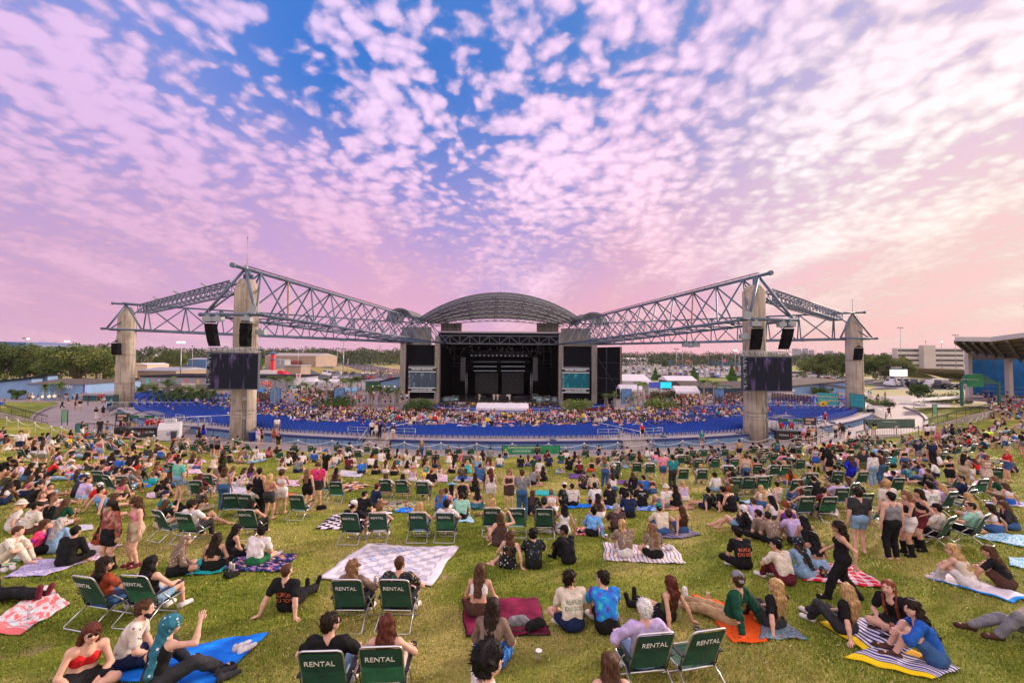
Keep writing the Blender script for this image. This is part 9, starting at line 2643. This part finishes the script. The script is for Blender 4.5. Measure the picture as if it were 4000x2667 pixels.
for a,b_,D0,D1 in((3797,3932,80,77),(3956,4085,76.5,73)):
 for i in range(6):
  f,g_=i/6,(i+1)/6;u0=P(a+(b_-a)*f,1405,D0+(D1-D0)*f);u1=P(a+(b_-a)*g_,1405,D0+(D1-D0)*g_);hh=u0.z-zP-.9
  mb=MB();mb.BE(V_((u0.x,u0.y+.1*(i%2),zP+.9+hh/2)),V_((u1.x,u1.y+.1*(i%2),zP+.9+hh/2)),.08,hh);pq(mb,'mesh_panel',mat('blue mesh cloth',(.008,.15,.42),.8,var=.25,vscale=1.2))
q0=P(3790,1400,86);q1=P(4200,1400,76);mb=MB();zt_=P(3790,1376,84).z;mb.BE(V_((q0.x,q0.y,(zP+zt_)/2)),V_((q1.x,q1.y,(zP+zt_)/2)),.3,zt_-zP);pq(mb,'back_wall',mat('dark brown back wall',(.05,.04,.035),.8))
q0=P(3768,1400,92);mb=MB();mb.bb(q0.x,q0.x+1,91,92,zP,P(1,1370,92).z);pq(mb,'side_wall',mat('pale yellow wall',(.5,.42,.30),.8))
mb=MB();mb.add([P(3775,1546,75)*1,P(4200,1540,64)*1,P(4300,1540,90)*1,P(3775,1546,95)*1],[(0,1,2,3)])
for i in range(4):mb.v[i]=(mb.v[i][0],mb.v[i][1],zP)
SR(mb.B('terrace',MWK));mb=MB()
for z in(1.2,1.9,2.6):mb.T((P(3795,1,74).x,74,zP+z),(P(4200,1,66).x,66,zP+z),.03,n=5)
pq(mb,'cable_rail',MR)
t=EM('green_arch',P(3782,1550,72),0,'dark green steel entrance arch carrying a green banner','arch');t.location.z=2.0;a=P(3712,1,72).x-t.location.x;b=P(3853,1,72).x-t.location.x;z0=P(1,1462,72).z-2;z1=P(1,1442,72).z-2;mb=MB();MG=mat('green painted steel',(.01,.13,.10),.5)
mb.BE((a,0,-.5),(a,0,z0),.3,.3);mb.BE((b,0,-.5),(b,0,z0),.3,.3);mb.PR([(a-.2,-.2,z0-.3),(b+.2,-.2,z0-.3),(b*.45,-.2,z1+.4),(a*.3,-.2,z1+.4)],(0,.4,0));mb.B('frame',MG,t);mb=MB();mb.bb(a*.35,b*.45,-.3,-.21,z0-.8,z1+.5);s=mb.B('banner',M_BANG,t);ST('COMMUNITY SOUND',.3,ML,(0,-.32,(z0+z1)/2),(R_(90),0,0),s)
for i,(px,m)in enumerate(((3849,M_BINB),(3872,M_BINB))):bin_(P(px,1552,74)*1.0,'blue bin under the pavilion edge, %s one'%('left','right')[i],m,M_BAG)
#decks right of the near column
mb=MB();a=P(2995,1,92);b=P(3195,1,80)
for k in range(5):mb.BE((a.x,92,.5+k*.3),(b.x,84,.5+k*.3),.05,.2)
for k in range(14):q=V_((a.x,92,0)).lerp(V_((b.x,84,0)),k/13);mb.bb(q.x-.07,q.x+.07,q.y-.1,q.y,-.5,2)
tag(mb.B('wooden_deck_fence',M_WOODB),'long brown wooden deck fence behind the right seats','fence')
for(x0,x1,lab)in((2795,2900,'brown wooden ramp and stairs left of the right near column'),(1003,1075,'brown wooden stair rail right of the left near column')):
 mb=MB();a=gp(x0,1582,-.3);b=gp(x1,1575,-.3)
 for k in range(4):mb.BE(a+V_((0,0,.4+.3*k+(.0 if x0>2000 else 1.2))),b+V_((0,0,.4+.3*k+(1.2 if x0>2000 else 0))),.06,.18)
 for k in range(8):q=a.lerp(b,k/7);mb.bb(q.x-.07,q.x+.07,q.y,q.y+.1,-.5,1.9)
 mb.bb(a.x,b.x,a.y+1,a.y+4,.6,.8);tag(mb.B('wooden_stair',M_WOODB),lab,'stair')
s=EM('shop_sign',P(1020,1561,92),0,'black banner with white lettering GIN & DOVER right of the left column','sign');mb=MB();mb.bb(-2.2,2.2,0,.1,-.4,.4);mb.B('panel',MBL,s);ST('GIN & DOVER',.5,ML,(0,-.02,0),(R_(90),0,0),s)
for px,lab in((1075,'beside the wooden stair'),(1325,'between the left palms'),(2447,'left of the right palms'),(2810,'before the wine bar')):q=gp(px,1580);BO('sign_pillar',q-V_((1,0,0)),q+V_((1,0,0)),3,'blue sign pillar with white panels '+lab,mat('blue sign',(.02,.12,.35),.5,col2=(.2,.35,.55),vscale=3),'sign')
#poles
def pole(px,yb,yt,label,D=None,heads=2,lit=False,r=.16,name='light_pole',cat='light pole',z=GR):
 b=gp(px,yb,z)if D is None else V_((P(px,1,D).x,D,z));h=P(px,yt,b.y).z-b.z;t=EM(name,b,0,label,cat);mb=MB();mb.T((0,0,0),(0,0,h),r,r*.7);mb.B('mast',MR if name!='utility_pole' else M_BARK,t)
 if heads:
  mb=MB();mb.T((-heads*.7,0,h),(heads*.7,0,h),.07)
  mb.B('crossarm',MR,t)
  for i in range(heads):mb=MB();x=(i-(heads-1)/2)*1.4;mb.LA((x,-.2,h-.2),[(.3,0),(.55,.2),(.2,.5)],10);mb.B('lamp_head',mat('lit lamp head',(.8,.8,.8),.4,emit=(1,.93,.85),estr=3)if lit else M_DARKST,t)
for a in((165,0,1322,'pole with dark lamp rack above the blue hall, left one',190,2,0),(174,0,1324,'pole with a lit lamp beside the blue hall, right one',180,1,1),(323,0,1334,'lit floodlight pole above the big oak',200,2,1),(756,0,1338,'cream floodlight pole lit with two lamps left of the left screen',125,2,1),(1372,0,1330,'tall pale light pole in the left car park',140,2,0),(799,0,1352,'pole behind the alloy truss of the left screen',240,1,0),(1200,0,1352,'white pole in front of the exhibition hall',240,0,0),(1349,0,1362,'thin pole over the far road',330,2,0),(1163,0,1398,'short white flag pole left on the field',250,0,0),(1132,0,1396,'short white flag pole by the hall entrance',260,0,0),(1303,0,1396,'short white flag pole on the road edge',260,0,0),(1389,0,1397,'short white flag pole right of the light pole',270,0,0),(1363,0,1420,'slim grey pole beside the tall light pole',120,0,0),(2518,0,1355,'tall bare pole at the left of the right car park',240,0,0),(2634,0,1363,'cream floodlight pole in the right car park',210,2,0),(2658,0,1366,'bare pole right of the cream floodlight pole',300,0,0),(2755,0,1370,'thin street light over the far right field',380,1,0),(2857,0,1368,'lit white floodlight pole beside the right screen',260,2,1),(2872,0,1386,'low street light by the right screen',260,1,0),(2890,0,1420,'galvanised pole left of the right screen',100,0,0),(3486,0,1280,'very tall motorway light mast left of the garage',260,3,0),(3694,0,1309,'tall motorway light mast before the garage',260,3,0),(3975,0,1196,'very tall light mast above the pavilion roof',180,3,0),(3190,0,1354,'tall thin mast right of downtown',600,0,0),(3163,0,1352,'thin mast among the downtown towers',700,1,0),(3580,0,1333,'street light on the garage roof, left one',300,1,0),(3641,0,1334,'street light on the garage roof, right one',300,1,1),(970-845,0,1560,'x',0,0,0)):
 if a[4]:pole(a[0],a[1],a[2],a[3],a[4],a[5],a[6])
for px,D,yt,lab in((1480,130,1393,'wooden utility pole with crossarms over the left car park'),(1454,150,1408,'wooden utility pole left of the crossarm pole'),(583,140,1396,'utility pole with transformers by the brown shed')):pole(px,0,yt,lab,D,1,0,.15,'utility_pole','utility pole')
for i,(px,D,yt)in enumerate(((52,1500,1320),(5,1700,1321),(228,1500,1332),(278,1800,1334),(1510,1400,1348))):
 b=V_((P(px,1,D).x,D,0));h=P(px,yt,D).z;mb=MB();w=h*.12
 for sx in(-1,1):mb.T((sx*w,0,0),(sx*w*.25,0,h),.5,n=4)
 for k in range(6):z=h*k/6;f=1-.75*k/6;mb.T((-w*f,0,z),(w*f*.9,0,z+h/6),.3,n=4);mb.T((w*f,0,z),(-w*f*.9,0,z+h/6),.3,n=4)
 for z in(.72,.84,.97):mb.T((-h*.24,0,h*z),(h*.24,0,h*z),.35,n=4)
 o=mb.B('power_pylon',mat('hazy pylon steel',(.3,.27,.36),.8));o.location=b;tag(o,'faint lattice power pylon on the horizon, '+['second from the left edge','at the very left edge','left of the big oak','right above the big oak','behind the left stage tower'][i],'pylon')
p=P(2822,1392,250);t=EM('flagpole',(p.x,250,GR),0,'flagpole flying a stars and stripes flag left of the right screen','flagpole');h=P(1,1370,250).z-GR;mb=MB();mb.T((0,0,0),(0,0,h),.1);mb.B('mast',MR,t);fl=[]
mb=MB()
for j in range(7):mb.BE((.1+j*.3,.2*(j%2),h-.6-j*.12),(.1+j*.3,.2*(j%2),h-2.8-j*.12),.31,.05,1 if j%2 else 0)
mb.box((.7,-.1,h-1.1),(1.2,.1,.9),mi=2);mb.B('flag',[MRL,MW,M_NAVY],t)
mb=MB();mb.PR([(-1.5,0,0),(1.5,0,0),(1.5,0,1.1),(-1.5,0,1.1)],(0,1.5,0));o=mb.B('skip',M_YEL);o.location=gp(394,1497);tag(o,'bright yellow skip under the big oak','skip')
#vehicles
def car_mesh(kind,hue):
 key=('car',kind,hue)
 if key in _tree:return _tree[key]
 P_={'car':[(-2.2,.3),(-2.25,.8),(-1.9,.95),(-1.3,1.42),(.3,1.45),(1.0,.98),(2.1,.82),(2.25,.5),(2.2,.3)],'suv':[(-2.3,.35),(-2.35,1.1),(-2.1,1.7),(.5,1.75),(1.1,1.15),(2.2,1.02),(2.35,.6),(2.3,.35)],'van':[(-3.2,.4),(-3.25,1.2),(-3.1,2.6),(1.8,2.65),(2.7,1.5),(3.2,1.2),(3.25,.4)],'bus':[(-4,.4),(-4.1,1.2),(-4,2.9),(2.2,3.0),(2.8,2.6),(3.0,1.6),(3.9,1.2),(4,.4)]}[kind]
 h=max(z for _,z in P_);w={'car':.88,'suv':.95,'van':1.05,'bus':1.2}[kind];n=len(P_)
 V=[(x,s*w*(1 if z<h*.62 else.82),z)for s in(-1,1)for x,z in P_];mb=MB();mb.add(V,[tuple(range(n)),tuple(reversed(range(n,2*n)))]+[((i+1)%n,i,n+i,n+(i+1)%n)for i in range(n)])
 b=mb.mesh('body',mat('car paint '+hue,{'white':(.62,.60,.62),'black':(.012,.012,.015),'grey':(.14,.14,.16),'silver':(.35,.35,.38),'red':(.35,.015,.02),'blue':(.015,.10,.38),'navy':(.015,.025,.07),'tan':(.35,.27,.2),'green':(.02,.3,.12)}[hue],.25,metal=.2))
 mb=MB();z0=h*.64;z1=h*.92;xa=P_[2][0]+.25;xb=max(x for x,z in P_ if z>h*.9)-.05
 for s in(-1,1):mb.add([(xa,s*(w*.93+.03),z0),(xb+.4,s*(w*.93+.03),z0),(xb,s*(w*.84+.02),z1),(xa+.15,s*(w*.84+.02),z1)],[(0,1,2,3)if s>0 else(3,2,1,0)])
 xf=[(x,z)for x,z in P_ if z>h*.9][-1];xg=P_[P_.index(xf)+1];t0,t1=.1,.85;q=lambda t:(xf[0]+(xg[0]-xf[0])*t+.03,xf[1]+(xg[1]-xf[1])*t+.03)
 mb.add([(q(t1)[0],-w*.8,q(t1)[1]),(q(t1)[0],w*.8,q(t1)[1]),(q(t0)[0],w*.74,q(t0)[1]),(q(t0)[0],-w*.74,q(t0)[1])],[(0,1,2,3)]);r0=P_[1];r1=P_[2]
 mb.add([(r1[0]-.12,-w*.75,r1[1]-.08),(r1[0]-.12,w*.75,r1[1]-.08),(r1[0]-.2,w*.78,r1[1]-h*.2),(r1[0]-.2,-w*.78,r1[1]-h*.2)],[(0,1,2,3)])
 g=mb.mesh('windows',M_WIN);wh=MB();wh.T((0,-.11,0),(0,.11,0),.33,n=12);wm=_tree.setdefault('wheel',wh.mesh('wheel',MK))
 _tree[key]=(b,g,wm,w,P_[-1][0]);return _tree[key]
CARG='cars on the fairground parking'
def car(p,rz,kind,hue,label,full=True,group=CARG):
 b,g,wm,w,L=car_mesh(kind,hue)
 nm={'car':'parked_car','suv':'parked_car','van':'parked_van','bus':'shuttle_bus'}[kind]
 t=LM(nm,b);t.location=p;t.rotation_euler=(0,0,rz);tag(t,label,{'car':'car','suv':'car','van':'van','bus':'bus'}[kind],group)
 LM('windows',g,t)
 if full:
  for x in(-L*.62,L*.62):
   for s in(-1,1):o=LM('wheel',wm,t);o.location=(x,s*w*.95,.33)
HUES=['white','white','white','silver','grey','black','navy','white','red','blue','silver','black']
rc=random.Random(5);seen={}
def lot(x0,x1,y0,y1,nx,ny,rz,where,pfill=.85,kinds=('car','suv','car','suv'),full=False,limit=400):
 rws=['front','second','third','fourth','fifth','sixth','seventh','rearmost']
 for j in range(ny):
  for i in range(nx):
   if rc.random()>pfill:continue
   f=(i+rc.uniform(-.15,.15))/max(1,nx-1);py=y0+(y1-y0)*(j/max(1,ny-1))**.8 if ny>1 else y0;px=x0+(x1-x0)*f
   h=rc.choice(HUES);k=rc.choice(kinds);lab='%s %s in the %s row of the %s'%(h,k,rws[min(j,7)],where)
   car(gp(px,py),rz+rc.uniform(-.08,.08),k,h,lab,full)
lot(2435,2900,1476,1431,24,7,R_(75),'right-hand fairground lot',.93)
lot(1275,1560,1480,1462,9,2,R_(-80),'left-hand fairground lot',.95,full=True)
lot(1400,1560,1490,1490,5,1,R_(-70),'lot behind the left palms',.9,full=True)
lot(3105,3300,1484,1462,7,2,R_(20),'grass lot left of the far right column',.8)
lot(3110,3320,1446,1446,7,1,R_(5),'lane under the right oaks',.9)
lot(3400,3530,1462,1456,4,2,R_(5),'lot right of the far right column',.8)
for i,(px,py,k,h,lab)in enumerate(((1270,1466,'van','white','left white shuttle van on the left lot'),(1288,1470,'van','white','second white shuttle van on the left lot'),(1305,1474,'van','grey','grey shuttle van beside the two white ones'),(3486,1506,'van','white','white van at the left of the coach row'),(3510,1508,'bus','white','white coach, left one of the row'),(3552,1508,'van','black','black van, first after the white coach'),(3585,1510,'van','black','black van, second after the white coach'),(3618,1511,'suv','navy','navy car between vans and the long coach'),(3655,1512,'bus','white','long white coach in the middle of the row'),(3680,1516,'van','black','big black van in front of the long coach'),(3715,1518,'suv','black','black car under the green arch'),(3745,1518,'suv','black','black car, rightmost below the pavilion'),(3108,1472,'bus','white','white bus left of the oaks'),(3450,1482,'bus','white','white and blue camper right of the far column'),(3160,1462,'van','tan','tan van under the round oak'),(385,1515,'suv','silver','silver car beside the big oak trunk'),(300,1508,'car','navy','dark blue car left of the big oak'),(340,1500,'suv','black','black car in the shade of the big oak'),(3710,1457,'car','white','white car on the motorway, right one'),(3592,1451,'car','white','white car on the motorway, left one'),(545,1492,'car','silver','silver car at the corner of the brown shed'))):
 car(gp(px,py)+V_((0,0,2.9 if 'motorway' in lab else 0)),R_([-70,-70,-70,200,195,200,200,200,190,200,200,200,0,0,200,60,10,20,180,180,0][i]),k,h,lab,True)
#performers
for px,pose,yaw,who,hair,top,bot,lab in((1889,'arm',160,'m0','short.dark','long.white','trousers.white','guitarist in white at the left of the stage'),(1944,'phone',190,'m0','short.dark','long.white','trousers.white','singer in white at centre stage'),(1958,'stand',180,'m0','long.brown','loose.cream','trousers.cream','musician in cream beside the singer'),(1995,'phone',170,'m1','short.black','long.white','trousers.black','keyboard player in white at right of the stage'),(2003,'hip',200,'m0','short.blond','long.white','trousers.white','rightmost performer in white on stage')):
 p=P(px,1,DS+5);p.z=ZDECK;PE(p,pose,yaw,who,hair,top,bot,'shoe.white','',0,lab,group='performers on stage',near=False,scale=1.05)
 if px in(1889,1958):
  mb=MB();mb.BA((0,-.25,1.05),.2,10,0,(1.2,.3,1));mb.BE((.1,-.27,1.1),(.75,-.3,1.4),.05,.04);o=mb.B('electric_guitar',mat('pale guitar',(.5,.3,.15),.4));o.location=p;tag(o,'electric guitar held by the %s'%('leftmost performer' if px==1889 else 'musician in cream'),'guitar')
#labels for people and chairs; the farthest people become one crowd
def cw(c):return COLW.get(c,c)
def desc_top(q):
 t=q['top']
 if t[0]=='dress':return cw(t[1])+' dress'
 return cw(t[1])+' '+TOPW[t[0]]if t[0]in TOPW else 'no shirt'
def desc_hair(q):
 h,c=q['hair']
 hat=q['hat'].split('.')
 if hat[0]in HATW:return cw(hat[1])+' '+HATW[hat[0]]
 return HW[h].format(c)if h in HW else 'bare head'
def region(p):
 a=p.x/max(p.y,1);col='far left' if a<-.95 else 'left' if a<-.5 else 'left-centre' if a<-.15 else 'centre' if a<.15 else 'right-centre' if a<.5 else 'right' if a<.95 else 'far right'
 r,ph=pol(p.x,p.y);d=r-LE(ph);row='by the rope fence' if d<4 else 'in the back rows' if d<10 else 'in the upper middle rows' if d<16 else 'in the lower middle rows' if d<22 else 'in the front rows'
 return col,row
for q in PP:q['size']=1.0/(q['loc']-EYE).length*(1.6 if q['pose']in('stand','phone','hip','walk','arm','bend')else 1)
order=sorted(PP,key=lambda q:-q['size']);lim=order[299]['size']if len(order)>300 else 0
keep=[q for q in order[:300]];drop=order[300:]
used=set();RANK=['first','second','third','fourth','fifth','sixth','seventh','eighth','ninth','tenth','eleventh','twelfth']
def uniq(cands):
 for c in cands:
  w=c.replace(' ,',',').split()
  if len(w)<=16 and c not in used:used.add(c);return c
 c=' '.join(cands[-1].split()[:14]);k=1
 while c+' again '+str(k)in used:k+=1
 c=c+' '+RANK[min(k,11)];used.add(c);return c
for q in keep:
 nb=sorted([z for z in keep if z is not q],key=lambda z:(z['loc']-q['loc']).length)[:5];col,row=region(q['loc']);tp_,hr_=desc_top(q),desc_hair(q);bt=(cw(q['bot'][1])+' '+BOTW[q['bot'][0]])if q['bot'][0]in BOTW else '';pw=POSEWORD[q['pose']];c=[]
 if q['extra']and q['extra']!='in a rental chair':c+=['person in %s, %s'%(tp_,q['extra']),'person in %s'%q['extra']]
 c+=['person with %s in %s%s, %s'%(hr_,tp_,(' and '+bt)if bt else '',pw),'person with %s in %s%s'%(hr_,tp_,(' and '+bt)if bt else '')]
 for z in nb:c+=['person with %s in %s beside %s'%(hr_,tp_,desc_top(z)),'person in %s, %s, beside %s with %s'%(tp_,pw,desc_top(z),desc_hair(z))]
 c+=['person in %s and %s, %s, %s side'%(tp_,bt or hr_,row,col),'person with %s in %s, %s, %s side'%(hr_,tp_,row,col)]
 q['label']=q['o']['label']=uniq(c)
for i,c in enumerate(CS):
 col,row=region(c['loc']);w=c.get('who');L=[]
 if w is not None:
  L+=['green rental chair under the person in %s'%desc_top(w),'green rental chair holding the person with %s in %s'%(desc_hair(w),desc_top(w)),'green rental chair holding the person with %s in %s, %s side'%(desc_hair(w),desc_top(w),col),'green rental chair with %s wearer, %s, %s side'%(desc_top(w),row,col)]
 else:
  nb=sorted(keep,key=lambda z:(z['loc']-c['loc']).length)[:5]
  for z in nb:L+=['empty green rental chair beside the person in %s'%desc_top(z),'empty green rental chair beside %s and %s'%(desc_top(z),desc_hair(z))]
  L+=['empty green rental chair %s, %s side'%(row,col)]
 c['o']['label']=uniq(L)
def mcol(m):
 n=m.name.replace('cloth ','')
 if n in CLC:return CLC[n]
 if n in PAT:return PAT[n][0]
 n=m.name.replace('hair ','')
 return HAIRC.get(n,tuple(m.diffuse_color)[:3])
CV,CF,CC=[],[],[];coff=0
def absorb(me,M,col):
 global coff
 me.calc_loop_triangles();v=np.empty(len(me.vertices)*3,np.float32);me.vertices.foreach_get('co',v);v=v.reshape(-1,3)
 t=np.empty(len(me.loop_triangles)*3,np.int32);me.loop_triangles.foreach_get('vertices',t);M=np.array(M);CV.append(v@M[:3,:3].T+M[:3,3]);CF.append(t.reshape(-1,3)+coff);CC.append(np.tile(np.array(col,np.float32),(len(t)//3,1)));coff+=len(v)
for q in drop:
 o=q['o'];M=Matrix(o.matrix_basis)
 for c in[o]+list(kids(o)):
  absorb(c.data,M,mcol(c.material_slots[0].material))
 for c in list(kids(o)):
  for g in list(kids(c)):bpy.data.objects.remove(g)
  bpy.data.objects.remove(c)
 bpy.data.objects.remove(o)
def lowfig(pose,fem,long_):
 J=SKL(pose,fem,0);out=[]
 for segs,infl,nm in((BS(J,fem),0,'skin'),(CSG(J,fem,'tank' if fem else 'tee')[0],.02,'top'),(CSG(J,fem,'shorts')[0],.02,'bot')):
  out.append((grow(segs,.058,.03,infl),nm))
 H,hu,hf=J['head'],J['hu'],J['hf'];s=[(H+hu*.04-hf*.03,H+hu*.04,.105,.10)]
 if long_:s+=[(H-hf*.06,J['chest']-J['f']*.11,.09,.05)]
 out.append((grow(s,.05,.03),'hair'));return out
LOWF=[(lowfig(p,f,f),p)for p in('chair','stand','phone')for f in(False,True)]
rk=np.random.default_rng(3);SKC=[np.array(s)for s in SKINS[:3]]+[np.array(SKINS[0])]
TC=[CLC[k]for k in('black','black','white','white','charcoal','navy','grey','cream','teal','maroon','olive','pink','sky','red','beige','brown','green','yellow','lavender','black')];BC=[CLC[k]for k in('black','denim','white','beige','charcoal','navy')];HC=[HAIRC[k]for k in('black','dark','dark','brown','brown','light','blond','auburn')]
def putfig(x,y,z,yaw,stand,red=False):
 global coff
 k=(rk.integers(2,6)if stand else rk.integers(0,2));parts,pose=LOWF[k];s=rk.uniform(.93,1.05);c,sn=mth.cos(yaw)*s,mth.sin(yaw)*s
 cols={'skin':SKC[rk.integers(4)],'top':np.array(CLC['red']if red else TC[rk.integers(len(TC))]),'bot':np.array(BC[rk.integers(len(BC))]),'hair':np.array(HC[rk.integers(len(HC))])}
 if rk.random()<.15 and not red:cols['top']=cols['skin']
 if rk.random()<.10:cols['hair']=np.array(CLC['white'])
 for(V,F),nm in parts:
  W=np.empty_like(V);W[:,0]=V[:,0]*c-V[:,1]*sn+x;W[:,1]=V[:,0]*sn+V[:,1]*c+y;W[:,2]=V[:,2]*s+z
  CV.append(W);CF.append(np.concatenate([F[:,[0,1,2]],F[:,[0,2,3]]])+coff);CC.append(np.tile(cols[nm],(len(F)*2,1)));coff+=len(V)
cnt=0
for(x,y,z,ph,r,row)in allpos:
 if(x,y)in nset and rk.random()>.01:continue
 d=mth.degrees(ph);pr=.03
 if 54<r<73:pr=.68 if-28<d<24 else(.30 if abs(d)<44 else.01)
 elif 73<=r<76.5:pr=.30 if-26<d<22 else.01
 elif r<54:pr=.17 if abs(d)<48 else.08
 elif r>76:pr=.008
 if d<-44 or d>40:pr*=.15
 pr*=max(.1,.95+.45*mth.sin(ph*37+r)+.4*mth.sin(r*1.1+ph*21))
 if rk.random()<pr:
  st=rk.random()<.14;cnt+=1
  putfig(x+(.0 if not st else 0),y,z+(.08 if not st else 0),ph+rk.normal(0,.25)+(mth.pi if rk.random()<.08 else 0),st)
for _ in range(230):
 ph=rk.uniform(-R_(38),R_(38));r=rk.uniform(19.5,24.8);x,y=xy(r,ph);
 if y>DS-2:continue
 putfig(x,min(y,DS-2.2),-3.36,rk.normal(0,.4),True)
for(x0,x1,y0,y1,n,z)in((1000,1600,1520,1585,190,GR),(2430,2920,1535,1590,170,GR),(1300,1560,1428,1462,90,GR),(1470,1560,1446,1470,60,GR),(1170,1260,1545,1592,60,GR),(2640,2760,1560,1600,60,GR),(3360,3460,1545,1580,10,GR),(3230,3300,1560,1565,8,.2),(2430,2900,1430,1470,24,GR),(700,1000,1545,1570,8,GR)):
 for _ in range(n):
  f=rk.random();px=x0+(x1-x0)*f;py=rk.uniform(y0,y1)if not(x0==1300)else 1430+f*26+rk.uniform(-3,3);p=gp(px,py,z);putfig(p.x,p.y,z,rk.uniform(0,6.28),True,rk.random()<.07)
for a in AISLES[1:-1]:
 for _ in range(16):r=rk.uniform(52,74);x,y=xy(r,a+rk.normal(0,.004));putfig(x,y,bowl_z(r),rk.uniform(0,6.28),True,rk.random()<.3)
for _ in range(46):ph=rk.uniform(-R_(45),R_(45));x,y=xy(rk.uniform(52,54),ph);putfig(x,y,bowl_z(53),rk.uniform(0,6.28),True,rk.random()<.35)
V=np.concatenate(CV);F=np.concatenate(CF)
me=np_mesh('crowd',V,F,attr_mat('crowd clothes',.8,spec=.2),smooth=True);FC(me,np.concatenate(CC))
tag(LM('crowd',me),'dense distant crowd filling the seats, pit, plazas and far lawn edges','crowd',kind='stuff')
#evening haze
hm=bpy.data.materials.new('pale evening haze');hm.use_nodes=True;nt=hm.node_tree;nt.nodes.clear();ho=NN(nt,'ShaderNodeOutputMaterial');hv=NN(nt,'ShaderNodeVolumePrincipled');SI(hv,'Density',.00006);SI(hv,'Color',(.80,.74,.86,1));LK(nt,hv.outputs[0],ho.inputs['Volume'])
mb=MB();mb.bb(-4500,4500,-60,5200,-7,130);o=mb.B('haze',hm);tag(o,'thin pale evening haze over the far land','haze',kind='stuff')
